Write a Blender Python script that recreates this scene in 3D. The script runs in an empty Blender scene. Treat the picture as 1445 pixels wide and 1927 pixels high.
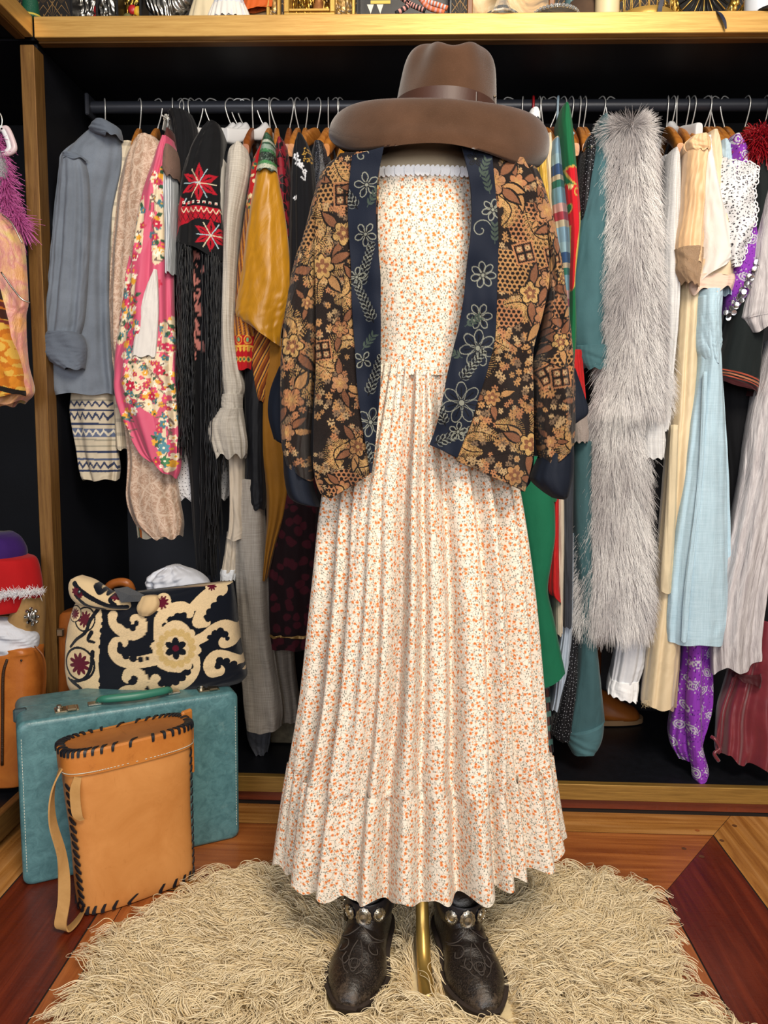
import bpy, math, random
import numpy as np
from mathutils import Vector, Matrix
random.seed(7)
rng = np.random.default_rng(11)
SC = bpy.context.scene
COL = SC.collection
pi = math.pi

# ------------------------------------------------------------------ camera
FPX = 1450.0; CX, CY = 722.5, 963.5
CAMZ = 1.05; PITCH, YAW, ROLL = 6.4, 1.9, 0.55
Rm = Matrix.Rotation(math.radians(YAW), 3, 'Z') @ Matrix.Rotation(math.radians(90-PITCH), 3, 'X') @ Matrix.Rotation(math.radians(ROLL), 3, 'Z')
CAMP = Vector((0, 0, CAMZ))
cam = bpy.data.cameras.new('camera'); camo = bpy.data.objects.new('camera', cam); COL.objects.link(camo)
camo.matrix_world = Matrix.Translation(CAMP) @ Rm.to_4x4()
cam.sensor_fit = 'VERTICAL'; cam.sensor_height = 36; cam.sensor_width = 27; cam.lens = FPX/1927*36
cam.clip_start = 0.02
SC.camera = camo
RN = np.array([list(r) for r in Rm])
def ray(px, py):
    d = np.stack([(np.asarray(px, float)-CX)/FPX, -(np.asarray(py, float)-CY)/FPX, -np.ones(np.shape(px))], -1)
    return d @ RN.T
def U(px, py, Y):
    """photo measurement -> point on the upright plane y = Y"""
    d = ray(px, py); s = np.asarray(Y, float)/d[..., 1]
    return np.array([0, 0, CAMZ]) + d*s[..., None]
def G(px, py, z=0.0):
    """photo measurement -> point on the level plane z"""
    d = ray(px, py); s = (z-CAMZ)/d[..., 2]
    return np.array([0, 0, CAMZ]) + d*s[..., None]
def proj(p):
    v = (np.asarray(p, float)-np.array([0, 0, CAMZ])) @ RN
    return CX+FPX*v[..., 0]/-v[..., 2], CY-FPX*v[..., 1]/-v[..., 2]

# ------------------------------------------------------------------ objects
def prop(o, label=None, cat=None, group=None, kind=None):
    if label: o['label'] = label
    if cat: o['category'] = cat
    if group: o['group'] = group
    if kind: o['kind'] = kind
    return o
def thing(name, label, cat, loc=(0, 0, 0), rz=0.0, group=None):
    o = bpy.data.objects.new(name, None); COL.objects.link(o)
    o.location = loc; o.rotation_euler = (0, 0, rz); o.empty_display_size = .05
    return prop(o, label, cat, group)
def link(name, me, mat=None, parent=None):
    o = bpy.data.objects.new(name, me); COL.objects.link(o)
    if mat is not None:
        for m in (mat if isinstance(mat, (list, tuple)) else [mat]): me.materials.append(m)
    if parent is not None:
        o.parent = parent
        if parent.type == 'EMPTY' and not getattr(parent, 'parent', None):
            pass
    return o
def world_child(o, parent):
    """parent o (built in world coordinates) under an Empty without moving it"""
    o.parent = parent
    o.matrix_parent_inverse = mw(parent).inverted()
    return o
def mw(o):
    m = Matrix.Translation(o.location) @ o.rotation_euler.to_matrix().to_4x4() @ Matrix.Diagonal((*o.scale, 1))
    return (mw(o.parent) @ o.matrix_parent_inverse @ m) if o.parent else m
def dup(root, **kw):
    r = root.copy(); COL.objects.link(r)
    for k, v in kw.items(): r[k] = v
    for ch in root.children:
        c = ch.copy(); COL.objects.link(c); c.parent = r
        for g in ch.children:
            d = g.copy(); COL.objects.link(d); d.parent = c
    return r

# ------------------------------------------------------------------ meshes
def mesh_np(name, V, F4=None, F3=None, smooth=True, uv=None, col=None, mats=None):
    """V (N,3); F4 (M,4) quads and F3 (K,3) triangles; uv (N,2), col (N,3) per vertex"""
    V = np.asarray(V, np.float32)
    parts = []
    if F4 is not None and len(F4): parts.append(np.asarray(F4, np.int32))
    if F3 is not None and len(F3): parts.append(np.asarray(F3, np.int32))
    loops = np.concatenate([p.ravel() for p in parts])
    sizes = np.concatenate([np.full(len(p), p.shape[1], np.int32) for p in parts])
    starts = np.concatenate([[0], np.cumsum(sizes)[:-1]]).astype(np.int32)
    me = bpy.data.meshes.new(name)
    me.vertices.add(len(V)); me.vertices.foreach_set('co', V.ravel())
    me.loops.add(len(loops)); me.loops.foreach_set('vertex_index', loops)
    me.polygons.add(len(sizes)); me.polygons.foreach_set('loop_start', starts)
    me.polygons.foreach_set('loop_total', sizes)
    if mats is not None: me.polygons.foreach_set('material_index', np.asarray(mats, np.int32))
    if uv is not None:
        l = me.uv_layers.new(name='UVMap'); l.data.foreach_set('uv', np.asarray(uv, np.float32)[loops].ravel())
    if col is not None:
        a = me.color_attributes.new('Col', 'FLOAT_COLOR', 'POINT')
        c = np.ones((len(V), 4), np.float32); c[:, :3] = col
        a.data.foreach_set('color', c.ravel())
    me.update(calc_edges=True); me.validate()
    me.polygons.foreach_set('use_smooth', np.full(len(me.polygons), bool(smooth)))
    return me
def grid_faces(T, S, closed=False, off=0):
    i, j = np.meshgrid(np.arange(T-1), np.arange(S if closed else S-1), indexing='ij')
    j2 = (j+1) % S
    return np.stack([i*S+j, i*S+j2, (i+1)*S+j2, (i+1)*S+j], -1).reshape(-1, 4)+off
class MB:
    """collects shapes into one mesh"""
    def __init__(s): s.V = []; s.F4 = []; s.F3 = []; s.n = 0; s.uv = []
    def add(s, V, F4=(), F3=(), uv=None):
        V = np.asarray(V, float).reshape(-1, 3)
        if len(F4): s.F4.append(np.asarray(F4)+s.n)
        if len(F3): s.F3.append(np.asarray(F3)+s.n)
        s.V.append(V); s.uv.append(np.asarray(uv, float) if uv is not None else V[:, [0, 2]]); s.n += len(V); return s
    def grid(s, P, closed=False, cap0=False, cap1=False, uv=None):
        T, S = P.shape[:2]; b = s.n
        F = grid_faces(T, S, closed)
        V = P.reshape(-1, 3); tri = []
        uvs = uv.reshape(-1, 2) if uv is not None else V[:, [0, 2]]
        k = T*S; extra = []; eu = []
        j = np.arange(S)
        if cap0:
            extra.append(P[0].mean(0)); eu.append(uvs[:S].mean(0)); tri.append(np.stack([np.full(S, k), (j+1) % S, j], -1)); k += 1
        if cap1:
            extra.append(P[-1].mean(0)); eu.append(uvs[-S:].mean(0)); tri.append(np.stack([np.full(S, k), (T-1)*S+j, (T-1)*S+(j+1) % S], -1)); k += 1
        if extra: V = np.concatenate([V, np.array(extra)]); uvs = np.concatenate([uvs, np.array(eu)])
        return s.add(V, F, np.concatenate(tri) if tri else (), uvs)
    def box(s, c, size, R=None, bev=0.0):
        """box with chamfered edges; c centre, size full extents"""
        hx, hy, hz = [v/2 for v in size]
        if bev <= 0: bev = 1e-4
        b = min(bev, hx*.9, hy*.9, hz*.9)
        V = []; idx = {}
        for sx in (-1, 1):
            for sy in (-1, 1):
                for sz in (-1, 1):
                    for a in range(3):
                        p = [sx*(hx-b), sy*(hy-b), sz*(hz-b)]
                        p[a] = (sx*hx, sy*hy, sz*hz)[a]
                        idx[(sx, sy, sz, a)] = len(V); V.append(p)
        F = []; T = []
        for a in range(3):
            o = [k for k in range(3) if k != a]
            for sg in (-1, 1):
                q = []
                for (u, v) in ((-1, -1), (1, -1), (1, 1), (-1, 1)):
                    k = [0, 0, 0]; k[a] = sg; k[o[0]] = u; k[o[1]] = v
                    q.append(idx[(*k, a)])
                F.append(q)
        for a in range(3):   # edge chamfers along axis a
            o = [k for k in range(3) if k != a]
            for u in (-1, 1):
                for v in (-1, 1):
                    def kk(w, ax):
                        k = [0, 0, 0]; k[a] = w; k[o[0]] = u; k[o[1]] = v
                        return idx[(*k, ax)]
                    F.append([kk(-1, o[0]), kk(1, o[0]), kk(1, o[1]), kk(-1, o[1])])
        for sx in (-1, 1):
            for sy in (-1, 1):
                for sz in (-1, 1): T.append([idx[(sx, sy, sz, a)] for a in range(3)])
        V = np.array(V)
        if R is not None: V = V @ np.array(R).T
        return s.add(V+np.asarray(c), F, T)
    def tube(s, pts, r, seg=10, n=None, flat=None, cap=True):
        """round (or flattened: flat=(axis vector, ratio)) tube along a smoothed path"""
        P = crv(pts, n) if n else np.asarray(pts, float)
        T = len(P); rr = np.interp(np.linspace(0, 1, T), np.linspace(0, 1, len(np.atleast_1d(r))), np.atleast_1d(r)) if np.ndim(r) else np.full(T, r)
        tg = np.gradient(P, axis=0); tg /= np.linalg.norm(tg, axis=1)[:, None]+1e-12
        up = np.array([0, 0, 1.0]) if abs(tg[0, 2]) < .9 else np.array([1.0, 0, 0])
        nrm = up-tg[0]*(up@tg[0]); nrm /= np.linalg.norm(nrm)
        out = []; a = np.arange(seg)*2*pi/seg
        for i in range(T):
            nrm = nrm-tg[i]*(nrm@tg[i]); nrm /= np.linalg.norm(nrm)+1e-12
            b = np.cross(tg[i], nrm)
            out.append(P[i]+rr[i]*(np.cos(a)[:, None]*nrm+np.sin(a)[:, None]*b))
        return s.grid(np.array(out), True, cap, cap)
    def ribbon(s, pts, w, th, side, n=None):
        """strap: flat band along a path; side = width direction (vector or list of them)"""
        P = crv(pts, n) if n else np.asarray(pts, float); T = len(P)
        sd = np.asarray(side, float)
        if sd.ndim == 1: sd = np.repeat(sd[None], T, 0)
        else: sd = crv(sd, T)
        sd = sd/np.linalg.norm(sd, axis=1)[:, None]
        tg = np.gradient(P, axis=0); tg /= np.linalg.norm(tg, axis=1)[:, None]+1e-12
        nm = np.cross(tg, sd); nm /= np.linalg.norm(nm, axis=1)[:, None]+1e-12
        ww = np.interp(np.linspace(0, 1, T), np.linspace(0, 1, len(np.atleast_1d(w))), np.atleast_1d(w))[:, None]
        q = [P+sd*ww/2+nm*th/2, P-sd*ww/2+nm*th/2, P-sd*ww/2-nm*th/2, P+sd*ww/2-nm*th/2]
        return s.grid(np.stack(q, 1), True, True, True)
    def lathe(s, prof, c=(0, 0, 0), seg=24, R=None):
        a = np.arange(seg)*2*pi/seg; pr = np.asarray(prof, float)
        P = np.stack([pr[:, 0:1]*np.cos(a), pr[:, 0:1]*np.sin(a), np.repeat(pr[:, 1:2], seg, 1)], -1)
        if R is not None: P = P @ np.array(R).T
        return s.grid(P+np.asarray(c), True, pr[0, 0] > 1e-6, pr[-1, 0] > 1e-6)
    def ball(s, c, r, seg=10, rings=7):
        r = np.broadcast_to(np.asarray(r, float), (3,))
        th = np.linspace(0.02, pi-.02, rings); a = np.arange(seg)*2*pi/seg
        P = np.stack([np.sin(th)[:, None]*np.cos(a), np.sin(th)[:, None]*np.sin(a), np.repeat(np.cos(th)[:, None], seg, 1)], -1)*r
        return s.grid(P+np.asarray(c), True, True, True)
    def prism(s, pts, d):
        """closed outline (N,3) pushed along vector d, both ends capped (star-shaped outlines)"""
        P = np.asarray(pts, float)
        return s.grid(np.stack([P, P+np.asarray(d)]), True, True, True)
    def build(s, name, mat, parent=None, smooth=False, keep=False, **kw):
        V = np.concatenate(s.V); F4 = np.concatenate(s.F4) if s.F4 else None; F3 = np.concatenate(s.F3) if s.F3 else None
        me = mesh_np(name, V, F4, F3, smooth, uv=np.concatenate(s.uv))
        o = link(name, me, mat)
        if parent is not None:
            o.parent = parent
            if keep: o.matrix_parent_inverse = mw(parent).inverted()
        if smooth == 'auto': autosmooth(o)
        return prop(o, **kw)
def autosmooth(o, ang=38):
    me = o.data
    me.set_sharp_from_angle(angle=math.radians(ang))
    return o
def crv(pts, n):
    """Catmull-Rom through the points, n samples, uniform in the point index"""
    P = np.asarray(pts, float)
    if P.ndim == 1: P = P[:, None]; sq = True
    else: sq = False
    m = len(P)
    if m == 1: R = np.repeat(P, n, 0)
    else:
        Q = np.concatenate([[2*P[0]-P[1]], P, [2*P[-1]-P[-2]]])
        t = np.linspace(0, m-1, n); i = np.minimum(t.astype(int), m-2); f = (t-i)[:, None]
        p0, p1, p2, p3 = Q[i], Q[i+1], Q[i+2], Q[i+3]
        R = .5*((2*p1)+(-p0+p2)*f+(2*p0-5*p1+4*p2-p3)*f*f+(-p0+3*p1-3*p2+p3)*f**3)
    return R[:, 0] if sq else R
def lerpn(v, n):
    v = np.atleast_1d(np.asarray(v, float))
    return np.full(n, v[0]) if len(v) == 1 else crv(v, n)
def snoise(x, seed, oct=3, base=1.0):
    """smooth 1-D noise"""
    r = np.random.default_rng(seed); out = 0
    for o in range(oct): out = out+np.sin(np.asarray(x)*base*(1.0+.83*o+r.random()*.4)+r.random()*6.28)/(1+.6*o)
    return out/1.7

def loft(name, rows, Y, mat, parent=None, front=.06, back=.05, nt=60, ns=72, k=7, amp=(0, .01), seed=1, e=2.0,
         cap=True, hem=0.0, wig=.0, taper=1.0, backx=0.0, jit=.0, sharp=1.0, mid=None, col=None, capb=False, keep=True, sk=None, **kw):
    """closed cloth body. rows = (py, xl, xr) or (xl, yl, xr, yr) traced from the photo at depth Y.
    front/back = how far it bulges to the room / to the wall. Folds: k waves round the loop, amp from top to hem."""
    r = np.array([(x[1], x[0], x[2], x[0]) if len(x) == 3 else x for x in rows], float)
    C = crv(r, nt) if len(r) > 2 else np.stack([np.linspace(r[0, i], r[-1, i], nt) for i in range(4)], -1)
    Yt = lerpn(Y, nt); A = U(C[:, 0], C[:, 1], Yt); B = U(C[:, 2], C[:, 3], Yt)
    th = np.linspace(0, 2*pi, ns, endpoint=False)-pi/2     # starts at the back
    th = th[None, :]; t = np.linspace(0, 1, nt)[:, None]
    fr = lerpn(front, nt)[:, None]; bk = lerpn(back, nt)[:, None]
    am = np.interp(t, np.linspace(0, 1, len(np.atleast_1d(amp))), np.atleast_1d(amp))
    c = np.sign(np.cos(th))*np.abs(np.cos(th))**(2/e); s_ = np.sin(th)
    s = np.sign(s_)*np.abs(s_)**(2/e)
    rr = np.random.default_rng(seed)
    ph = rr.random(4)*6.28
    dr = rr.normal(0, .7, 4)
    tw = th+.34*np.sin(th+ph[2]+.8*t)+.22*np.sin(2*th+ph[3]-1.1*t)+.1*np.sin(3*t*rr.uniform(.6,1.6)+ph[1])
    rid = lambda q: 1.45*np.sqrt(.012+np.cos(q/2)**2)-.95      # rounded ridges, tight valleys
    md = .45+.55*np.sin(1.0*th+ph[1]+1.3*t)*np.sin(2*th+ph[0])
    fold = rid(k*tw+ph[0]+dr[0]*t)*(.55+.45*md)+.38*np.sin((k*1.7+1)//1*tw+ph[1]+dr[1]*t)*md+.13*np.sin((k*2.6+1)//1*th+ph[2]+dr[2]*t*1.5)
    fold = fold*am
    if jit:
        q1 = np.sin(13*t+3.1*th+ph[3]+1.4*np.sin(2*th+5*t)); q2 = np.sin(24*t-4.2*th+ph[1]+1.2*np.sin(3*th-7*t)); q3 = np.sin(41*t+5*th+ph[2]+2*np.sin(th+9*t))
        fold = fold+jit*(q1*np.sin(2*th+3*t+ph[0])+.7*np.abs(q2)*q1+.4*q3*q2)
    M = (A+B)/2; H = (B-A)/2
    if mid is not None: M = M+crv(mid, nt)
    wx = np.where(s_ < 0, 1-backx*np.abs(s_), 1.0)
    X = M[:, None, :]+H[:, None, :]*(c*wx)[..., None]
    X[..., 1] += -np.where(s > 0, fr*s, bk*s)-fold*np.where(s > -.2, 1, .5)
    hl = np.linalg.norm(H, axis=1)[:, None]
    X[..., 0] += .35*fold*c*np.clip(hl/.05, 0, 1)
    if hem: X[..., 2] += hem*(t**6)*np.sin(k*th+ph[0]+dr[0]*t+1.2)
    if wig: X[..., 0] += wig*np.sin(t*7+ph[3])*t
    if sk: X[..., 0] += sk*(-np.minimum(s, 0))
    d = np.linalg.norm(np.diff(X, axis=1, append=X[:, :1]), axis=2)
    u = np.cumsum(d, 1)-d; u = u-u[:, ns//2][:, None]
    uv = np.stack([u, X[..., 2]], -1)
    V = X.reshape(-1, 3); UVv = uv.reshape(-1, 2); F = grid_faces(nt, ns, True); tri = None; kx = nt*ns
    tl = []
    if cap:
        V = np.concatenate([V, X[0].mean(0)[None]+[[0, 0, .002]]]); UVv = np.concatenate([UVv, uv[0].mean(0)[None]])
        j = np.arange(ns); tl.append(np.stack([np.full(ns, kx), (j+1) % ns, j], -1)); kx += 1
    if capb:
        V = np.concatenate([V, X[-1].mean(0)[None]+[[0, 0, .012]]]); UVv = np.concatenate([UVv, uv[-1].mean(0)[None]])
        j = np.arange(ns); tl.append(np.stack([np.full(ns, kx), (nt-1)*ns+j, (nt-1)*ns+(j+1) % ns], -1)); kx += 1
    cc = col(UVv, V) if col else None
    me = mesh_np(name, V, F, np.concatenate(tl) if tl else None, True, uv=UVv, col=cc)
    o = link(name, me, mat)
    if parent is not None: world_child(o, parent)
    return prop(o, **kw)

def sheet(name, L, R, Yf, mat, parent=None, nt=120, ns=60, th=.003, col=None, uvo=(0, 0), **kw):
    """cloth panel with thickness between two traced edges; Yf(s,t) gives each point its depth"""
    A = crv(np.array(L, float), nt); B = crv(np.array(R, float), nt)
    s = np.linspace(0, 1, ns)[None, :]; t = np.linspace(0, 1, nt)[:, None]
    px = A[:, None, 0]*(1-s)+B[:, None, 0]*s; py = A[:, None, 1]*(1-s)+B[:, None, 1]*s
    X = U(px, py, Yf(s, t, px, py))
    Nn = np.cross(np.gradient(X, axis=1), np.gradient(X, axis=0)); Nn /= np.linalg.norm(Nn, axis=2)[..., None]+1e-12
    Nn *= np.where(Nn[..., 1:2] > 0, 1, -1)
    Xb = X+Nn*th
    N = nt*ns; V = np.concatenate([X.reshape(-1, 3), Xb.reshape(-1, 3)])
    F = grid_faces(nt, ns); Fb = F[:, ::-1]+N
    bd = np.concatenate([np.arange(ns), np.arange(1, nt)*ns+ns-1, (nt-1)*ns+np.arange(ns-2, -1, -1), np.arange(nt-2, 0, -1)*ns])
    b2 = np.roll(bd, -1)
    Fe = np.stack([bd, bd+N, b2+N, b2], -1)
    uv = np.tile(np.stack([X[..., 0], X[..., 2]], -1).reshape(-1, 2), (2, 1))
    cc = col(uv, V) if col else None
    o = link(name, mesh_np(name, V, np.concatenate([F, Fb, Fe]), None, True, uv=uv, col=cc), mat)
    if parent is not None: world_child(o, parent)
    o['_'] = 0; del o['_']
    return prop(o, **kw)

def strands(name, P, rad, mat, parent=None, kind=None, tip=.15, **kw):
    """P (N,K,3) strand points -> one hair-curves object"""
    N, K = P.shape[:2]
    c = bpy.data.hair_curves.new(name); c.add_curves([K]*N)
    c.attributes['position'].data.foreach_set('vector', np.asarray(P, np.float32).ravel())
    a = c.attributes.new('radius', 'FLOAT', 'POINT')
    rr = np.broadcast_to(np.asarray(rad, float).reshape(-1, 1), (N, 1))*np.linspace(1, tip, K)[None, :]**.7
    a.data.foreach_set('value', rr.astype(np.float32).ravel())
    c.materials.append(mat)
    o = bpy.data.objects.new(name, c); COL.objects.link(o)
    if parent is not None: world_child(o, parent)
    return prop(o, kind=kind, **kw)
# ------------------------------------------------------------------ materials
def lin(h):
    if not isinstance(h, str): return tuple(h)[:3]
    h = h.lstrip('#'); o = []
    for i in (0, 2, 4):
        c = int(h[i:i+2], 16)/255; o.append(c/12.92 if c <= .04045 else ((c+.055)/1.055)**2.4)
    return tuple(o)
def rgba(h): return (*lin(h), 1.0)
class NT:
    def __init__(s, name):
        s.m = bpy.data.materials.new(name); s.m.use_nodes = True; s.t = s.m.node_tree; s.nd = s.t.nodes
        s.b = s.nd['Principled BSDF']; s._co = {}
    def n(s, typ, **pr):
        x = s.nd.new('ShaderNode'+typ)
        for k, v in pr.items(): setattr(x, k, v)
        return x
    def put(s, sock, v):
        if isinstance(v, bpy.types.NodeSocket): s.t.links.new(v, sock)
        elif isinstance(v, str): sock.default_value = rgba(v)
        elif isinstance(v, (tuple, list)) and sock.type == 'RGBA': sock.default_value = rgba(v)
        else: sock.default_value = v
    def co(s, kind='UV', scale=(1, 1, 1), rot=(0, 0, 0), loc=(0, 0, 0)):
        if kind not in s._co:
            s._co[kind] = s.n('TexCoord').outputs[kind]
        m = s.n('Mapping'); s.put(m.inputs[0], s._co[kind])
        m.inputs[1].default_value = loc; m.inputs[2].default_value = rot
        m.inputs[3].default_value = (scale,)*3 if not isinstance(scale, tuple) else scale
        return m.outputs[0]
    def noise(s, vec, sc=5, det=3, rough=.5, dist=0.0):
        x = s.n('TexNoise'); s.put(x.inputs['Vector'], vec)
        x.inputs['Scale'].default_value = sc; x.inputs['Detail'].default_value = det; x.inputs['Roughness'].default_value = rough; x.inputs['Distortion'].default_value = dist
        return x.outputs['Fac']
    def noisec(s, vec, sc=5, det=2):
        x = s.n('TexNoise'); s.put(x.inputs['Vector'], vec); x.inputs['Scale'].default_value = sc; x.inputs['Detail'].default_value = det
        return x.outputs['Color']
    def vor(s, vec, sc=5, feat='F1', rnd=1.0, dim='2D', metric='EUCLIDEAN'):
        x = s.n('TexVoronoi', feature=feat, voronoi_dimensions=dim)
        if feat not in ('DISTANCE_TO_EDGE', 'N_SPHERE_RADIUS'): x.distance = metric
        s.put(x.inputs['Vector'], vec); x.inputs['Scale'].default_value = sc; x.inputs['Randomness'].default_value = rnd
        return x
    def wave(s, vec, sc=5, dist=0.0, dire='X', prof='SIN', det=2, dsc=1.0, typ='BANDS'):
        x = s.n('TexWave', wave_type=typ, wave_profile=prof)
        if typ == 'BANDS': x.bands_direction = dire
        s.put(x.inputs['Vector'], vec); x.inputs['Scale'].default_value = sc; x.inputs['Distortion'].default_value = dist
        x.inputs['Detail'].default_value = det; x.inputs['Detail Scale'].default_value = dsc
        return x.outputs['Fac']
    def math(s, op, a, b=0.0, c=0.0, clamp=False):
        x = s.n('Math', operation=op, use_clamp=clamp); s.put(x.inputs[0], a); s.put(x.inputs[1], b); s.put(x.inputs[2], c)
        return x.outputs[0]
    def sep(s, vec):
        x = s.n('SeparateXYZ'); s.put(x.inputs[0], vec); return x.outputs
    def vadd(s, a, b, op='ADD', sc=None):
        x = s.n('VectorMath', operation=op); s.put(x.inputs[0], a)
        if op == 'SCALE': x.inputs['Scale'].default_value = b
        else: s.put(x.inputs[1], b)
        return x.outputs[0]
    def warp(s, vec, sc, amt):
        c = s.noisec(vec, sc); c = s.vadd(c, (.5, .5, .5), 'SUBTRACT'); c = s.vadd(c, amt, 'SCALE'); return s.vadd(vec, c)
    def step(s, v, a, b):
        """0 below a, 1 above b (works with a > b too)"""
        x = s.n('MapRange', clamp=True); s.put(x.inputs[0], v); x.inputs[1].default_value = a; x.inputs[2].default_value = b
        return x.outputs[0]
    def mix(s, f, a, b, mode='MIX'):
        x = s.n('Mix', data_type='RGBA', blend_type=mode); s.put(x.inputs[0], f); s.put(x.inputs[6], a); s.put(x.inputs[7], b)
        return x.outputs[2]
    def ramp(s, f, stops, interp='LINEAR'):
        x = s.n('ValToRGB'); s.put(x.inputs[0], f); r = x.color_ramp; r.interpolation = interp
        while len(r.elements) < len(stops): r.elements.new(.5)
        for e, (p, c) in zip(r.elements, stops): e.position = p; e.color = rgba(c)
        return x.outputs[0]
    def attr(s, name='Col'):
        x = s.n('Attribute'); x.attribute_name = name; return x.outputs['Color']
    def bump(s, h, st=.3, d=.002, nrm=None):
        x = s.n('Bump'); x.inputs['Strength'].default_value = st; x.inputs['Distance'].default_value = d; s.put(x.inputs['Height'], h)
        if nrm is not None: s.put(x.inputs['Normal'], nrm)
        return x.outputs[0]
    def out(s, col, rough=.8, metal=0.0, bump=None, sheen=0.0, spec=None, alpha=None, trans=0.0, coat=0.0, sub=0.0, ior=None):
        b = s.b.inputs
        s.put(b['Base Color'], col); s.put(b['Roughness'], rough); s.put(b['Metallic'], metal)
        if bump is not None: s.put(b['Normal'], bump)
        if sheen: b['Sheen Weight'].default_value = sheen; b['Sheen Roughness'].default_value = .4
        if spec is not None: b['Specular IOR Level'].default_value = spec
        if alpha is not None: s.put(b['Alpha'], alpha)
        if trans: b['Transmission Weight'].default_value = trans
        if coat: b['Coat Weight'].default_value = coat; b['Coat Roughness'].default_value = .15
        if ior: b['IOR'].default_value = ior
        return s.m
_mc = {}
def plain(hexc, rough=.5, metal=0.0, name=None, var=.0, bump=0.0, bs=60, **kw):
    key = (hexc, rough, metal, var, bump, bs, tuple(kw.items()))
    if key in _mc: return _mc[key]
    t = NT(name or 'paint_'+hexc.strip('#')); v = t.co('Object'); c = hexc
    nz = t.noise(v, bs, 4)
    if var: c = t.mix(t.step(t.noise(v, bs*.2, 4), .3, .7), tuple(x*(1-var) for x in lin(hexc)), tuple(min(1, x*(1+var)) for x in lin(hexc)))
    _mc[key] = t.out(c, rough, metal, bump=t.bump(nz, bump, .002) if bump else None, **kw)
    return _mc[key]
def weave(t, v, sc=900, st=.15):
    """fine woven relief"""
    a = t.wave(v, sc/6.28, 1.5, 'X'); b = t.wave(v, sc/6.28, 1.5, 'Y')
    return t.math('ADD', a, b)
def fabric(hexc, rough=.85, var=.12, wr=.5, wd=.004, sheen=.1, wsc=18, fine=.12, stretch=.35, name=None, col=None, spec=.25, metal=0.0, alpha=None):
    """cloth: base colour (or a colour socket builder), crease bump, thread bump"""
    key = ('fab', hexc, rough, var, wr, wd, sheen, wsc, fine, stretch, spec, metal, alpha)
    if col is None and key in _mc: return _mc[key]
    t = NT(name or 'cloth_'+str(hexc).strip('#')); v = t.co('UV')
    vs = t.co('UV', (1, stretch, 1))
    cr = t.noise(vs, wsc, 5, .55, 1.2)
    c = col(t, v) if col else hexc
    if var:
        f = t.step(t.noise(v, 9, 5, .6), .3, .7)
        c = t.mix(t.math('MULTIPLY', t.math('SUBTRACT', 1.0, f), var), c, (0.0, 0.0, 0.0), 'MIX') if col else t.mix(f, tuple(x*(1-var) for x in lin(hexc)), tuple(min(1, x*(1+var*.6)) for x in lin(hexc)))
    h = t.math('ADD', t.math('MULTIPLY', cr, 1.0), t.math('MULTIPLY', t.noise(v, 700, 2), fine))
    m = t.out(c, rough, metal, bump=t.bump(h, wr, wd), sheen=sheen, spec=spec, alpha=alpha)
    if col is None: _mc[key] = m
    return m

# ------------------------------------------------------------------ colour painted per vertex (woven, printed and stitched designs)
class Paint:
    def __init__(s, uv, base):
        s.u, s.v = uv[:, 0].astype(float), uv[:, 1].astype(float)
        s.c = np.tile(np.array(lin(base)), (len(uv), 1))
        o = np.argsort(s.v); s.o = o; s.vs = s.v[o]
    def near(s, x, y, r):
        a, b = np.searchsorted(s.vs, [y-r, y+r]); i = s.o[a:b]
        return i[np.abs(s.u[i]-x) <= r]
    def set(s, i, m, col, a=1.0):
        k = i[m]; s.c[k] = s.c[k]*(1-a)+np.array(lin(col))*a
    def disc(s, x, y, r, col, ry=None, rot=0.0):
        ry = ry or r; i = s.near(x, y, max(r, ry)); du, dv = s.u[i]-x, s.v[i]-y
        c_, s_ = math.cos(rot), math.sin(rot)
        s.set(i, ((du*c_+dv*s_)/r)**2+((-du*s_+dv*c_)/ry)**2 < 1, col)
    def flower(s, x, y, r, n, col, rot=0.0, deep=.35, edge=None, ew=.15, core=None, cr=.25):
        i = s.near(x, y, r*1.05); du, dv = s.u[i]-x, s.v[i]-y
        d = np.hypot(du, dv)/r; a = np.arctan2(dv, du)+rot
        lim = 1-deep*(1-np.abs(np.cos(a*n/2)))
        if edge: s.set(i, d < lim, edge); s.set(i, d < lim-ew, col)
        else: s.set(i, d < lim, col)
        if core: s.set(i, d < cr, core)
    def stroke(s, pts, w, col, n=24, w2=None):
        P = crv(pts, n)
        for k in range(n):
            ww = w if w2 is None else w+(w2-w)*k/(n-1)
            i = s.near(P[k, 0], P[k, 1], ww+.0001)
            s.set(i, np.hypot(s.u[i]-P[k, 0], s.v[i]-P[k, 1]) < ww, col)
    def poly(s, pts, col):
        P = np.asarray(pts, float); c = P.mean(0); r = np.abs(P-c).max()*1.01
        i = s.near(c[0], c[1], r); x, y = s.u[i], s.v[i]; ins = np.zeros(len(i), bool)
        for (x0, y0), (x1, y1) in zip(P, np.roll(P, -1, 0)):
            k = (y0 > y) != (y1 > y)
            if y1 != y0: ins ^= k & (x < (x1-x0)*(y-y0)/(y1-y0)+x0)
        s.set(i, ins, col)
    def leaf(s, x, y, L, W, rot, col, edge=None):
        t = np.linspace(0, 1, 9); w = np.sin(pi*t**.8)*W/2
        p = np.concatenate([np.stack([t*L, w], -1), np.stack([t*L, -w], -1)[::-1]])
        R = np.array([[math.cos(rot), math.sin(rot)], [-math.sin(rot), math.cos(rot)]])
        if edge: q = p*[1.12, 1.5]; s.poly(q @ R+[x, y], edge)
        s.poly(p @ R+[x, y], col)
def painted(name, rough=.85, wr=.4, wd=.003, wsc=25, spec=.25, sheen=.1, fine=.3, fsc=900):
    t = NT(name); v = t.co('UV')
    h = t.math('ADD', t.noise(t.co('UV', (1, .4, 1)), wsc, 5, .55, 1.0), t.math('MULTIPLY', t.noise(v, fsc, 2), fine))
    return t.out(t.attr(), rough, bump=t.bump(h, wr, wd), sheen=sheen, spec=spec)
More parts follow.
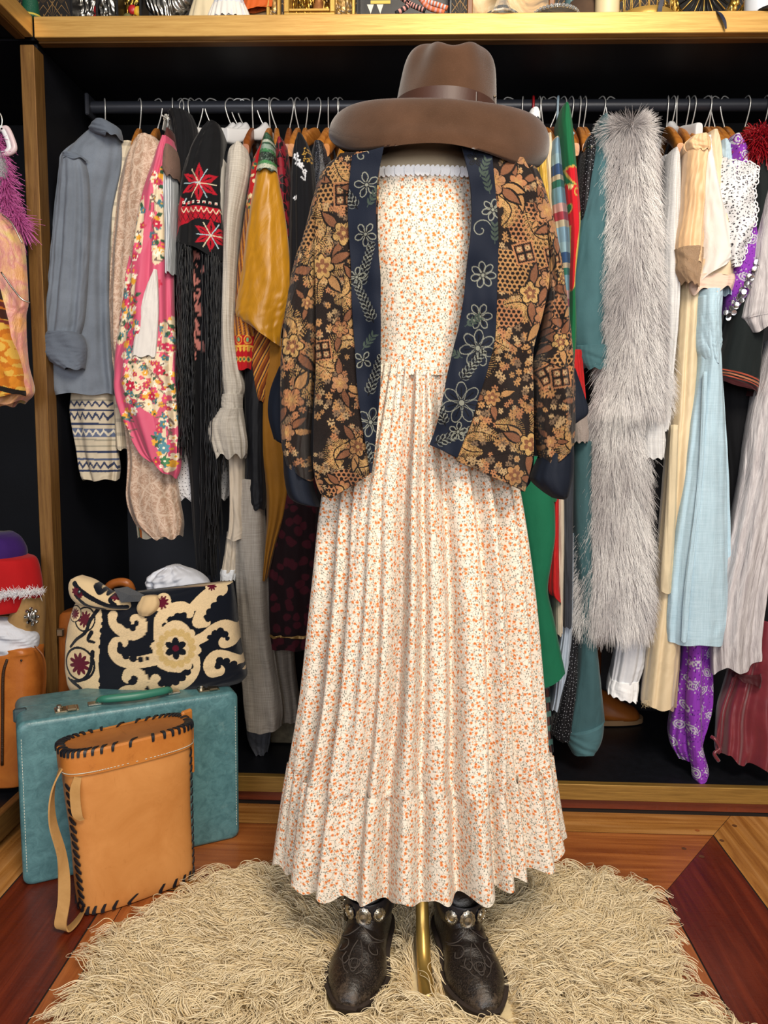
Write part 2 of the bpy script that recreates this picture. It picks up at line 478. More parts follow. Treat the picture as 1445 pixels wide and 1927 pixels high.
# ------------------------------------------------------------------ the room
W = 2.03                      # front plane of the wardrobe
ZS0, ZS1 = 2.013, 2.063       # shelf board
ZB0, ZB1 = .034, .079         # base board
XL = -.963                    # right face of the corner post
def wood(name, c1, c2, c3, rough=.32, sc=1.0, rot=0.0, knots=.6, bump=.12):
    t = NT(name); v = t.co('UV', (1.2*sc, 22*sc, 1)); w = t.warp(v, 1.4, .55)
    g = t.noise(w, 2.2, 6, .62, .6); fine = t.noise(t.co('UV', (6, 420, 1)), 1.0, 3, .6)
    blot = t.noise(t.co('UV', (3, 9, 1)), 1.3, 4)
    ring = t.wave(t.warp(t.co('UV', (.7, 9, 1)), 1.1, 1.4), 1.1, 3.5, 'Y', 'SIN', 3, 1.2)
    c = t.ramp(g, [(.28, c2), (.5, c1), (.72, c3)])
    c = t.mix(t.math('MULTIPLY', ring, .35), c, c2)
    c = t.mix(t.math('MULTIPLY', t.step(fine, .55, .8), .5), c, c2)
    c = t.mix(t.math('MULTIPLY', t.step(blot, .5, .75), knots*.5), c, c3)
    scr = t.step(t.noise(t.co('UV', (30, 8, 1)), 4, 5, .7), .35, .75)
    r = t.math('ADD', rough-.08, t.math('MULTIPLY', scr, .25))
    return t.out(c, r, bump=t.bump(t.math('ADD', g, fine), bump, .002), spec=.45)
M_oak = wood('oak_boards', '#b0783a', '#7d4a1e', '#c8935a')
M_brown = wood('brown_boards', '#a05a2a', '#77391a', '#b8703a')
M_red = wood('red_boards', '#5f210f', '#431408', '#7b3219', rough=.3, knots=.9)
M_kick = wood('plinth_boards', '#7a3417', '#521d0c', '#8d4420', rough=.5)
M_gap = plain('#1a0f08', .9)

def floor():
    mb = MB(); mats = []; V = []; F = []; UV = []; mi = []
    def quad(pts, m, grain):           # grain 0: boards along X, 1: along Y
        b = len(V); pts = [(float(p[0]), float(p[1])) for p in pts]
        for x, y in pts:
            V.append((x, y, 0)); UV.append((x+.37*m+m*m*.6, y+m*.41) if grain == 0 else (y+m*.53, x+m*.31))
        F.append(list(range(b, b+len(pts)))); mi.append(m)
    xa, xb, xc, xd = .886, .80, .59, .53       # right hand mitre corners, moving in
    ya, yb, yc, yd = 2.03, 1.925, 1.665, 1.62
    m2 = lambda x, y: (x, y)
    la, lb, lc, ld = -1.0, -.895, -.66, -.615   # left hand corners
    y0 = -1.2; g = .0018
    # back boards
    quad([(la, ya), (xa, ya), (xb, yb), (lb, yb)], 0, 0)
    quad([(lb, yb-g), (xb-g, yb-g), (xc+g, yc+g), (lc, yc+g)], 1, 0)
    quad([(lc, yc-g), (xc-g, yc-g), (xd+g, yd+g), (ld, yd+g)], 0, 0)
    # right boards
    quad([(xa+g, ya), (1.6, ya), (1.6, y0), (xb+g, y0), (xb+g, yb)], 3, 1)
    quad([(xb-g, yb-g*2), (xb-g, y0), (xc+g, y0), (xc+g, yc)], 2, 1)
    quad([(xc-g, yc-g*2), (xc-g, y0), (xd+g, y0), (xd+g, yd)], 4, 1)
    # left boards
    quad([(la-g, ya), (lb-g, yb), (lb-g, y0), (-1.6, y0), (-1.6, ya)], 3, 1)
    quad([(lb+g, yb-g*2), (lc-g, yc), (lc-g, y0), (lb+g, y0)], 2, 1)
    quad([(lc+g, yc-g*2), (ld-g, yd), (ld-g, y0), (lc+g, y0)], 4, 1)
    # boards under the rug
    n = 7
    for k in range(n):
        x0 = ld+(xd-ld)*k/n; x1 = ld+(xd-ld)*(k+1)/n-g*2
        quad([(x0, yd-g), (x1, yd-g), (x1, y0), (x0, y0)], (1, 0, 2, 1)[k % 4], 1)
    me = bpy.data.meshes.new('floor')
    # dark bed showing in the joints
    b = len(V); V.extend([(-1.8, 2.7, -.002), (1.8, 2.7, -.002), (1.8, -1.3, -.002), (-1.8, -1.3, -.002)]); UV.extend([(0, 0)]*4)
    F.append([b, b+1, b+2, b+3]); mi.append(5)
    # wooden plugs over the screws
    for (px, py, rr, m) in ((1312, 1563, .006, 4), (1382, 1554, .0065, 6), (1287, 1597, .006, 6), (1320, 1612, .007, 6), (1215, 1655, .006, 6), (1257, 1678, .007, 6), (1230, 1720, .0075, 4), (1358, 1582, .006, 6)):
        c = G(px, py); b = len(V)
        for a in range(14):
            V.append((c[0]+rr*math.cos(a*pi/7), c[1]+rr*math.sin(a*pi/7), .0006)); UV.append((c[0]*3+.02*math.cos(a), c[1]*3+.02*math.sin(a)))
        F.append(list(range(b, b+14))); mi.append(m)
    me.from_pydata(V, [], F)
    l = me.uv_layers.new(name='UVMap')
    for p in me.polygons:
        p.material_index = mi[p.index]
        for li in p.loop_indices: l.data[li].uv = UV[me.loops[li].vertex_index]
    return prop(link('floor', me, [M_oak, M_brown, M_red, M_oak, M_brown, M_gap, plain('#5d3a22', .4, bump=.2, bs=300)]), kind='structure')
floor()

# wall behind the shelf: black paper with gold fans
def wallpaper():
    t = NT('black_gold_fan_wallpaper'); v = t.co('UV'); x, z, _ = t.sep(v)
    def md(a, p): return t.math('SUBTRACT', t.math('MODULO', t.math('ADD', a, 10.0), p), p/2)
    cols = None
    for ox, oz in ((0, 0), (.03, .04)):
        dx = md(t.math('ADD', x, ox), .06); dz = t.math('MODULO', t.math('ADD', z, 10.0+oz), .08)
        ang = t.math('ARCTAN2', dx, dz); r = t.math('SQRT', t.math('ADD', t.math('MULTIPLY', dx, dx), t.math('MULTIPLY', dz, dz)))
        rayl = t.math('ABSOLUTE', t.math('SINE', t.math('MULTIPLY', ang, 9.0)))
        l = t.math('MULTIPLY', t.step(rayl, .25, .1), t.math('MULTIPLY', t.step(r, .05, .048), t.step(t.math('ABSOLUTE', ang), .8, .78)))
        cols = l if cols is None else t.math('MAXIMUM', cols, l)
    d = t.math('ABSOLUTE', t.math('SUBTRACT', t.math('ABSOLUTE', md(x, .12)), t.math('MULTIPLY', t.math('ABSOLUTE', md(z, .16)), .75)))
    cols = t.math('MAXIMUM', cols, t.step(d, .0016, .0010))
    return t.out(t.mix(cols, '#120d0c', '#9c7a4c'), .55, t.math('MULTIPLY', cols, .5))
mb = MB(); mb.box((0, 2.66, 1.5), (4.0, .06, 3.2)); mb.build('wall_back', wallpaper(), kind='structure')
mb = MB(); mb.box((-1.63, .7, 1.5), (.06, 3.98, 3.2)); mb.build('wall_left', plain('#15161c', .7), kind='structure')
mb = MB(); mb.box((1.63, .7, 1.5), (.06, 3.98, 3.2)); mb.build('wall_right', plain('#15161c', .7), kind='structure')

# ------------------------------------------------------------------ the wardrobe
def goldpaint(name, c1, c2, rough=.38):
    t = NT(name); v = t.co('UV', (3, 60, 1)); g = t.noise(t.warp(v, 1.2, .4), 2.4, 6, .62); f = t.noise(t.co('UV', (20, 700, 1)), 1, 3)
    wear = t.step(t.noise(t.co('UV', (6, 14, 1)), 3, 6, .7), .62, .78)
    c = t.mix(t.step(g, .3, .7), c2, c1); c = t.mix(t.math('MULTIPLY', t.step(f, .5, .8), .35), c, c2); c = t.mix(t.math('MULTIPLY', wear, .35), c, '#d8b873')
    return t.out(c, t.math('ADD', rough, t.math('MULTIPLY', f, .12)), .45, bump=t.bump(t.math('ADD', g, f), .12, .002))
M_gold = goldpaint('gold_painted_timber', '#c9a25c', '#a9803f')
M_goldu = goldpaint('dark_gold_timber', '#7d5a2c', '#5a3c1a', .45)  # darker gold tone for the strips under the shelf edging
M_goldp = goldpaint('worn_gold_post', '#8f6a38', '#664522', .42)
M_goldb = goldpaint('gold_base_edging', '#aa8440', '#80602b', .4)
def blackpaint():
    t = NT('navy_black_paint'); v = t.co('Object'); s = t.step(t.noise(v, 140, 3), .72, .8)
    c = t.mix(t.step(t.noise(v, 3, 4), .35, .7), '#0a0b10', '#11131a')
    return t.out(t.mix(t.math('MULTIPLY', s, .15), c, '#3a3d45'), .5, bump=t.bump(t.noise(v, 300, 3), .08, .002), spec=.3)
M_blk = blackpaint()
M_blk2 = plain('#151822', .55, var=.2, bump=.1)
M_bfloor = plain('#0e1016', .45, var=.3, bump=.15, bs=200)
M_rail = plain('#30333b', .38, .15, bump=.04)

wd = thing('wardrobe', 'built-in open black wardrobe with gold painted edging on shelf, post and base', 'wardrobe', (0, 2.3, 0))
def wp(name, c, s, m, bev=.001, par=wd, label=None):
    o = MB().box(c, s, None, bev).build(name, m, par, keep=True); 
    if label: o['label'] = label
    return o
def uvlong(o, ax):
    """planar wood UV along axis ax (0 x, 1 y, 2 z)"""
    me = o.data; l = me.uv_layers[0]; n = len(me.vertices)
    V = np.empty(n*3, np.float32); me.vertices.foreach_get('co', V); V = V.reshape(-1, 3)
    ot = [k for k in range(3) if k != ax]; uv = np.stack([V[:, ax], V[:, ot[0]]*.7+V[:, ot[1]]], -1)
    li = np.empty(len(me.loops), np.int32); me.loops.foreach_get('vertex_index', li)
    l.data.foreach_set('uv', uv[li].astype(np.float32).ravel()); return o
bk = wp('back_panel', (.03, 2.615, 1.04), (3.1, .02, 2.0), M_blk)
wp('back_board', (.03, 2.6, 1.0), (2.0, .012, 1.7), M_blk2)
wp('base_panel', (.0, 2.33, ZB1-.024), (3.15, .575, .046), M_bfloor)
wp('shelf_board', (.0, 2.33, (ZS0+ZS1)/2), (3.15, .56, ZS1-ZS0-.004), M_blk)
uvlong(wp('shelf_edging', (.32, W+.011, (ZS0+ZS1)/2), (2.56, .022, ZS1-ZS0), M_gold, .0015), 0)
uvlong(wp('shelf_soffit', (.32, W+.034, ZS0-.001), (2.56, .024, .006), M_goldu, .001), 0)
uvlong(wp('base_edging', (.32, W+.011, (ZB0+ZB1)/2), (2.56, .022, ZB1-ZB0), M_goldb, .0015), 0)
uvlong(wp('plinth', (.0, W+.035, ZB0/2), (3.0, .03, ZB0), M_kick), 0)
p = uvlong(wp('corner_post', (XL-.018, W+.028, (ZB1+ZS0)/2-.008), (.036, .055, ZS0-ZB1-.016), M_goldp, .002), 2)
wp('side_panel', (XL-.018, 2.33, 1.04), (.03, .545, 1.94), M_blk)
# the wing that returns along the room's side
uvlong(wp('wing_shelf_edging', (XL-.0105, 1.0, (ZS0+ZS1)/2), (.022, 2.06, ZS1-ZS0), M_gold, .0015), 1)
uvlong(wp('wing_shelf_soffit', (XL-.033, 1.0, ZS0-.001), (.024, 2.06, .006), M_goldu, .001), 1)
wp('wing_shelf_board', (-1.3, .99, (ZS0+ZS1)/2), (.64, 2.08, ZS1-ZS0-.004), M_blk)
uvlong(wp('wing_base_edging', (-1.0, 1.0, (ZB0+ZB1)/2+.004), (.022, 2.0, ZB1-ZB0+.02), M_goldp, .0015), 1)
wp('wing_base_panel', (-1.3, .99, ZB1-.024), (.6, 2.08, .046), M_bfloor)
# rail
RY = 2.31
zr = (U(300, 190, RY)[2]+U(300, 214, RY)[2])/2
RZ = float(zr); RR = .0165
MB().tube([(-.945, RY, RZ), (1.5, RY, RZ)], RR, 18).build('hanging_rail', M_rail, wd, smooth='auto', keep=True, label='dark steel hanging rail')
mb = MB(); mb.box((-.935, RY, RZ), (.012, .06, .06), None, .003); mb.build('rail_bracket', M_rail, wd, keep=True)
mb = MB(); mb.box((-.5, 2.594, RZ-.05), (.9, .012, .05)); mb.build('back_rail', plain('#07080c', .5), wd, keep=True)
# ------------------------------------------------------------------ mannequin
Y0 = 1.5
man = thing('mannequin', 'headless dress form dressed in hat, embroidered jacket, floral dress and boots', 'mannequin', (.06, Y0, 0))
M_linen = fabric('#c9b79c', .9, .06, .25, .002, name='beige_form_cloth', fine=.5)
loft('torso', [(236, 752, 850), (258, 741, 860), (280, 733, 868), (300, 722, 882), (318, 690, 912), (350, 655, 945), (450, 680, 918), (600, 705, 892), (760, 700, 896), (930, 700, 896)], Y0, M_linen, man,
     front=[.062, .066, .07, .078, .09, .098, .1, .075, .075, .075], back=[.05, .05, .055, .07, .08, .09, .1, .09, .1, .1], nt=60, ns=48, capb=True)
M_brass = plain('#b8964f', .34, .7, 'brass_pole', var=.08, bump=.03)
mb = MB(); c0 = U(793, 1640, Y0)
mb.tube([(c0[0], Y0, .95), (c0[0], Y0-.01, .6), (c0[0], Y0-.03, .3), (c0[0]-.001, Y0-.062, .175), (c0[0]+.001, Y0-.085, .1), (c0[0]+.003, Y0-.12, .055), (c0[0]+.005, Y0-.155, .032), (c0[0]+.008, Y0-.2, .026), (c0[0]+.01, Y0-.225, .025)], [.0125, .0125, .0125, .0128, .0135, .0142, .0142], 16, 50)
mb.build('stand_pole', M_brass, man, smooth=True, keep=True, label='bent brass tube of the stand showing between the boots')

# ------------------------------------------------------------------ dress
def floral():
    t = NT('cream_floral_cotton'); v = t.co('UV'); w = t.warp(v, 60, .004)
    base = t.mix(t.noise(v, 12, 3), '#d9cebe', '#e2d9cb')
    # trailing stems
    def vine(off, sc, wid):
        e = t.vor(t.vadd(w, (off, off*.7, 0)), sc, 'DISTANCE_TO_EDGE').outputs['Distance']
        return t.step(e, wid, wid*.45)
    st = t.math('MAXIMUM', vine(0, 84, .06), vine(3.3, 62, .04))
    gaps = t.step(t.noise(v, 150, 2), .38, .5)
    c = t.mix(t.math('MULTIPLY', t.math('MULTIPLY', st, gaps), .68), base, '#8f8878')
    # leaves and buds
    lv = t.vor(t.co('UV', (1.4, 1, 1), (0, 0, .6)), 190); c = t.mix(t.math('MULTIPLY', t.step(lv.outputs['Distance'], .34, .24), t.step(t.sep(lv.outputs['Color'])[0], .55, .56)), c, '#84857a')
    bd = t.vor(t.vadd(v, (.37, .11, 0)), 175); c = t.mix(t.math('MULTIPLY', t.step(bd.outputs['Distance'], .3, .2), t.step(t.sep(bd.outputs['Color'])[1], .72, .73)), c, '#d9a27c')
    # orange blooms
    fl = t.vor(w, 92, rnd=.85); pick = t.step(t.sep(fl.outputs['Color'])[0], .3, .31)
    d = t.math('ADD', fl.outputs['Distance'], t.math('MULTIPLY', t.math('SUBTRACT', t.noise(v, 420, 2), .5), .3))
    c = t.mix(t.math('MULTIPLY', t.math('MULTIPLY', t.step(d, .29, .2), pick), .9), c, '#d4803e')
    c = t.mix(t.math('MULTIPLY', t.step(d, .12, .07), pick), c, '#b95723')
    cr = t.noise(t.co('UV', (1, .25, 1)), 45, 5, .55, 1.0)
    h = t.math('ADD', cr, t.math('MULTIPLY', t.noise(v, 800, 2), .2))
    return t.out(c, .9, bump=t.bump(h, .35, .003), sheen=.15, spec=.15)
M_floral = floral()
dress = thing('dress', 'long cream cotton dress printed with small orange flowers, on the dress form', 'dress', (.06, Y0, .17))
loft('bodice', [(354, 668, 922), (396, 664, 928), (500, 668, 925), (600, 680, 914), (655, 688, 906), (712, 682, 912)], Y0, M_floral, dress,
     front=[.106, .114, .12, .11, .105, .105], back=.1, nt=70, ns=100, k=9, amp=(.0, .002), seed=4, jit=.0006, cap=False)
GRV = [(math.acos((x-794)/222.0), d, w) for x, d, w in ((600, .02, .07), (640, .026, .045), (700, .016, .04), (748, .036, .06), (800, .020, .04), (846, .036, .05), (908, .032, .05), (944, .022, .05), (968, .028, .07), (996, .018, .08))]
def grooves(th, t, k=1.0):
    g_ = 0
    for i, (q, d, w) in enumerate(GRV):
        c = th-q-.03*np.sin(2.1*t+i*1.7)-(.10*math.cos(q))*(t-.6)*.3
        g_ = g_-d*k*np.exp(-(c/w)**2)*(.35+.65*np.minimum(1, t*1.6))+.35*d*k*(np.exp(-((c-2.0*w)/(w*1.3))**2)+np.exp(-((c+2.0*w)/(w*1.3))**2))*np.minimum(1, t*1.6)
    return g_
def skirtfold(th, t):
    a = th+.22*np.sin(2.2*t+1.1)
    s = lambda q: 1.45*np.sqrt(.01+np.cos(q/2)**2)-.95
    big = .008+.030*t**1.05
    f = big*(s(10*a+.5+1.1*t)*.75+.5*np.sin(6*a+2.1-1.4*t)+.32*np.sin(17*a+.8+1.6*t))
    g = .0042*np.exp(-t*3.2)*np.sin(46*th+1.5*np.sin(6*th)+3*t)+.0026*np.exp(-t*1.5)*np.sin(31*th+2*np.sin(4*th))
    f = .48*f+g+grooves(th, t)+.0022*np.sin(37*a+5*t)*np.minimum(1, t*2.5)
    return f
def tierfold(th, t):
    a = th+.22*np.sin(2.2+1.1)
    s = lambda q: 1.45*np.sqrt(.01+np.cos(q/2)**2)-.95
    f = .035*(s(10*a+1.6)*.75+.5*np.sin(6*a+.7)+.32*np.sin(17*a+2.4))
    f = .48*f+grooves(th, 1.0+0*t, 1.15)+.005*np.exp(-t*2.6)*np.sin(58*th+2*np.sin(7*th))+.006*t*np.sin(23*th+1.3*np.sin(5*th)+1.2*t)
    return f+.006*t
def ringcloth(name, rows, front, back, fx, mat, par, nt, ns, hem=None, seed=0, cx=None, vtop=None):
    r = np.array(rows, float); C = crv(r, nt); A = U(C[:, 0], C[:, 1], Y0); B = U(C[:, 2], C[:, 3], Y0)
    th = (np.linspace(0, 2*pi, ns, endpoint=False)-pi/2)[None, :]; t = np.linspace(0, 1, nt)[:, None]
    fr = lerpn(front, nt)[:, None]; bk = lerpn(back, nt)[:, None]
    M = (A+B)/2; H = (B-A)/2; hw = np.linalg.norm(H, axis=1)[:, None]
    c, s = np.cos(th), np.sin(th)
    X = M[:, None, :]+H[:, None, :]*c[..., None]
    X[..., 1] -= np.where(s > 0, fr*s, bk*s)
    D = fx(th, t); nx = c/np.maximum(hw, .05); ny = s/np.maximum(np.where(s > 0, fr, bk), .05); nl = np.hypot(nx, ny)
    X[..., 0] += D*nx/nl*.8; X[..., 1] -= D*ny/nl
    if vtop: X[..., 2] += (1-t)**4*vtop(th)
    if hem: X[..., 2] += hem(th, t, D)
    d = np.linalg.norm(np.diff(X, axis=1, append=X[:, :1]), axis=2); u = np.cumsum(d, 1)-d; u -= u[:, ns//2][:, None]
    u = u*.75+(th+0*t)*.2*.25
    uv = np.stack([u, X[..., 2]], -1)
    o = link(name, mesh_np(name, X.reshape(-1, 3), grid_faces(nt, ns, True), None, True, uv=uv.reshape(-1, 2)), mat)
    world_child(o, par); return o
ringcloth('skirt', [(684, 690, 908, 690), (668, 740, 924, 740), (640, 830, 950, 830), (610, 930, 978, 930), (594, 1095, 999, 1090), (574, 1285, 1014, 1275), (553, 1412, 1024, 1405), (549, 1440, 1030, 1432)],
          [.108, .112, .122, .13, .15, .163, .17, .172], [.105, .11, .12, .13, .14, .15, .15, .15], skirtfold, M_floral, dress, 150, 420,
          vtop=lambda th: np.where(np.sin(th) > 0, .02*(1-np.minimum(1, np.abs(np.cos(th))*2.2)), 0)*-1.0)
ringcloth('hem_ruffle', [(549, 1427, 1030, 1421), (541, 1480, 1036, 1470), (531, 1560, 1044, 1535), (527, 1606, 1049, 1578)],
          [.172, .178, .182, .184], [.15, .155, .155, .155], tierfold, M_floral, dress, 60, 460, hem=lambda th, t, D: t**3*(.22*D-.004+.006*np.sin(31*th)))
# lace along the neckline
mb = MB(); n = 19
M_lace = fabric('#eef0f2', .85, .05, .5, .002, name='white_lace', fine=1.0)
for k in range(n):
    px = 712+k*9.2; py = 324-3*math.sin(k/(n-1)*pi); p0 = U(px, py, 1.5-.112+.0022*abs(k-9)); w = .0058
    a = np.linspace(0, 2*pi, 12, endpoint=False)
    pts = np.stack([p0[0]+w*np.cos(a), np.full(12, p0[1]-.004+.002*(k % 2)), p0[2]+.0095*np.sin(a)*(1+.25*np.cos(5*a))], -1)
    mb.prism(pts, (0, .004, 0))
mb.build('lace_trim', M_lace, dress, smooth='auto', keep=True, label='scalloped white lace along the neckline')

# ------------------------------------------------------------------ jacket
JC = dict(tan='#a47a4e', org='#9f6d4a', gold='#b08d58', lite='#a88c66', grey='#6f5a46', rust='#7a5038', blk='#17110f', dk='#251a15')
def jpaint(uv, V):
    p = Paint(uv, '#1d1513'); r = np.random.default_rng(5)
    # woven ground: scattered small blossoms and stars
    for k in range(4200):
        x, y = r.uniform(-.3, .42), r.uniform(.84, 1.62); c = (JC['tan'], JC['org'], JC['lite'], JC['grey'])[k % 4]
        if math.sin(x*31+1)*math.sin(y*27+2) > -.55: p.flower(x, y, r.uniform(.0045, .0075), 6, c, r.random()*6, .6, core=JC['blk'], cr=.18)
    for k in range(11):          # netted fields
        x, y, R = r.uniform(-.26, .38), r.uniform(.88, 1.58), r.uniform(.028, .048)
        i = p.near(x, y, R); du, dv = p.u[i]-x, p.v[i]-y; ins = (du/R)**2+(dv/(R*.8))**2 < 1
        p.set(i, ins, JC['tan'] if k % 2 else JC['org'])
        a = .0088; q = np.floor(dv/(a*.8)); cu = (du+q*a*.5) % a-a/2; cv = dv-(q+.5)*a*.8
        p.set(i, ins & ((cu/(a*.36))**2+(cv/(a*.33))**2 < 1), JC['blk'])
    for k in range(60):          # feathered paisleys
        x, y, L = r.uniform(-.28, .4), r.uniform(.87, 1.6), r.uniform(.05, .085); rot = r.uniform(.4, 2.4)*(1 if k % 2 else -1); cv = .35*(1 if k % 3 else -1)
        n = 30; t = np.linspace(0, 1, n)
        cxs = x+L*(t-.5)*math.cos(rot)-cv*L*np.sin(pi*t)*math.sin(rot); cys = y+L*(t-.5)*math.sin(rot)+cv*L*np.sin(pi*t)*math.cos(rot)
        ws = .018*np.sin(pi*np.clip(t*.92+.06, 0, 1))**.8
        for j in range(n):
            dx, dy = (cxs[min(j+1, n-1)]-cxs[max(j-1, 0)]), (cys[min(j+1, n-1)]-cys[max(j-1, 0)]); q = math.hypot(dx, dy)
            nx, ny = -dy/q+dx/q*.5, dx/q+dy/q*.5; nx2, ny2 = dy/q+dx/q*.5, -dx/q+dy/q*.5
            cc = JC['gold'] if (j+k) % 3 else JC['tan']
            p.stroke([(cxs[j], cys[j]), (cxs[j]+nx*ws[j], cys[j]+ny*ws[j])], .0011, cc, 9, .0006)
            p.stroke([(cxs[j], cys[j]), (cxs[j]+nx2*ws[j], cys[j]+ny2*ws[j])], .0011, cc, 9, .0006)
        p.stroke(np.stack([cxs, cys], -1), .0012, JC['blk'], 40)
    for k in range(16):          # lattice squares with seed dots
        x, y, R = r.uniform(-.26, .4), r.uniform(.87, 1.5), r.uniform(.016, .024); q = .6*r.random()
        i = p.near(x, y, R*1.5); du, dv = p.u[i]-x, p.v[i]-y; a = du*math.cos(q)+dv*math.sin(q); b = -du*math.sin(q)+dv*math.cos(q); m = np.maximum(abs(a), abs(b))
        p.set(i, m < R, JC['org']); p.set(i, (m < R*.85), JC['blk']); p.set(i, (m < R*.7) & ((abs(a) > R*.12) & (abs(b) > R*.12)), JC['rust'])
        for sx in (-.4, .4):
            for sy in (-.4, .4): p.flower(x+(sx*math.cos(q)-sy*math.sin(q))*R, y+(sx*math.sin(q)+sy*math.cos(q))*R, R*.27, 5, JC['lite'], q, .4, core=JC['blk'])
    for k in range(90):         # blossoms with leaves
        x, y, R = r.uniform(-.28, .41), r.uniform(.86, 1.6), r.uniform(.011, .024); c = (JC['org'], JC['tan'], '#9a7050', JC['gold'])[k % 4]
        for q in range(3):
            a = r.random()*6.28; p.leaf(x+R*.7*math.cos(a), y+R*.7*math.sin(a), R*1.7, R*.62, a, JC['rust'] if q else JC['tan'], JC['blk'])
        p.flower(x, y, R, 5+(k % 3), c, r.random()*6, .32, edge=JC['blk'], ew=.12)
        p.flower(x, y, R*.55, 5, JC['rust'] if k % 2 else JC['tan'], r.random()*6, .5, core=JC['gold'], cr=.3)
        if k % 3 == 0:
            for a in range(10): p.stroke([(x+R*.3*math.cos(a*.63), y+R*.3*math.sin(a*.63)), (x+R*.8*math.cos(a*.63), y+R*.8*math.sin(a*.63))], .0006, JC['dk'], 8)
    for k in range(46):          # black corded stems
        x, y = r.uniform(-.28, .4), r.uniform(.87, 1.58); a = r.random()*6.28; L = r.uniform(.03, .08)
        p.stroke([(x, y), (x+L*.5*math.cos(a)+.01, y+L*.5*math.sin(a)), (x+L*math.cos(a+.5), y+L*math.sin(a+.5))], .0013, JC['blk'], 50)
    nz = np.random.default_rng(3).random((len(uv), 1)); th_ = (np.sin(p.u*2600)*np.sin(p.v*2300))[:, None]
    return p.c*(.72+.4*nz+.18*th_)
M_jac = painted('jacquard_paisley', .85, .55, .004, 30, .2, .1, .8, 1100)
def bpaint_for(edge_l, edge_r, seed, sc=1.0):
    def f(uv, V):
        p = Paint(uv, '#0c1424'); r = np.random.default_rng(seed)
        L = crv(np.array([U(a, b, 1.36)[[0, 2]] for a, b in edge_l]), 60); R = crv(np.array([U(a, b, 1.36)[[0, 2]] for a, b in edge_r]), 60)
        sil = '#77796e'; gr = '#37433c'; bk = '#05060a'
        def at(t, s):
            i = min(59, max(0, int(t*59))); return L[i]*(1-s)+R[i]*s
        def bloom(t, s, R_, n, col=sil):
            x, y = at(t, s); q = r.random()
            for k in range(n):
                a = k*2*pi/n+q; c_, s_ = math.cos(a), math.sin(a)
                lp = [(x+R_*.15*c_, y+R_*.15*s_)]+[(x+R_*(rr*c_-ww*s_), y+R_*(rr*s_+ww*c_)) for rr, ww in ((.6, .26), (.98, .14), (1.0, -.12), (.62, -.26))]+[(x+R_*.15*c_, y+R_*.15*s_)]
                p.stroke(lp, .0009, col, 40); p.stroke([(x, y), (x+R_*.75*c_, y+R_*.75*s_)], .0011, bk, 14)
            p.disc(x, y, R_*.14, sil)
        def frond(t, s, L_, a, n=8):
            x, y = at(t, s); p.stroke([(x, y), (x+L_*math.cos(a), y+L_*math.sin(a))], .0012, bk, 40)
            for k in range(n):
                q = (k+.5)/n; bx, by = x+L_*q*math.cos(a), y+L_*q*math.sin(a); l = .013*(1-.45*q)
                for sg in (-1, 1):
                    b = a+sg*.85; ex, ey = bx+l*math.cos(b), by+l*math.sin(b); nx, ny = -.0032*math.sin(b), .0032*math.cos(b)
                    p.stroke([(bx, by), (bx+(ex-bx)*.55+nx, by+(ey-by)*.55+ny), (ex, ey), (bx+(ex-bx)*.55-nx, by+(ey-by)*.55-ny), (bx, by)], .0007, sil if k % 2 else '#5e625e', 26)
                    p.stroke([(bx, by), (ex, ey)], .0011, bk, 12)
        def curl(t, s, R_, sg=1):
            x, y = at(t, s); th = np.linspace(0, 4.4*pi/2, 16); rr = R_*(1-th/th[-1]*.9)
            p.stroke(np.stack([x+sg*rr*np.cos(th+.3), y+rr*np.sin(th+.3)], -1), .0008, sil, 80)
        def sprig(t, s, a, n=4):
            x, y = at(t, s); p.stroke([(x, y), (x+.03*math.cos(a), y+.03*math.sin(a))], .0008, gr, 20)
            for k in range(n):
                bx, by = x+.03*(k+.6)/n*math.cos(a), y+.03*(k+.6)/n*math.sin(a)
                for sg in (-1, 1): p.leaf(bx, by, .012, .004, a+sg*.7, gr)
        if seed == 1:
            curl(.03, .35, .012); bloom(.13, .65, .02, 5); frond(.17, .35, .05, 2.2, 6); sprig(.2, .7, 1.0); bloom(.27, .6, .018, 5); frond(.42, .3, .075, 1.3, 9)
            bloom(.36, .2, .016, 5); frond(.57, .75, .075, 2.0, 9); sprig(.6, .3, .9); bloom(.63, .3, .015, 4); frond(.75, .45, .07, 1.25, 8); bloom(.82, .55, .024, 6); curl(.9, .6, .012, -1); frond(.97, .5, .04, 1.8, 5)
        else:
            bloom(.045, .35, .013, 5, bk); sprig(.09, .4, 1.2); sprig(.13, .75, 1.9); bloom(.17, .8, .018, 6); curl(.27, .33, .018); sprig(.28, .85, 1.6)
            bloom(.385, .5, .021, 7); bloom(.5, .5, .021, 6); bloom(.585, .6, .03, 7); sprig(.63, .25, 2.7); sprig(.55, .15, .6); frond(.72, .35, .065, .9, 8)
            bloom(.8, .55, .034, 7); frond(.9, .25, .055, 1.9, 7); frond(.985, .1, .075, .35, 9); bloom(.93, .7, .016, 5)
        return p.c
    return f
M_band = painted('navy_band_cloth', .75, .4, .003, 22, .2, .03, .3)
def jY(s, t, px, py):
    q = np.clip((px-800)/310.0, -1, 1)
    y = Y0-.155*np.sqrt(np.maximum(.05, 1-q*q*.92))
    low = np.clip((py-500)/400, 0, 1)
    y = y-.012*low*np.cos(q*2)
    return y+.006*np.sin(px*.055+py*.004)*low+.004*np.sin(px*.11-py*.009+1)*np.minimum(1, np.clip((py-380)/200, 0, 1))+.0025*np.sin(px*.05+py*.05)+.0015*np.sin(px*.02-py*.08)
jac = thing('jacket', 'open brown and black paisley jacket with navy embroidered bands over the floral dress', 'jacket', (.06, Y0, .85))
bLl = [(662, 292), (654, 387), (660, 499), (662, 566), (668, 665), (674, 748), (689, 844), (696, 889)]
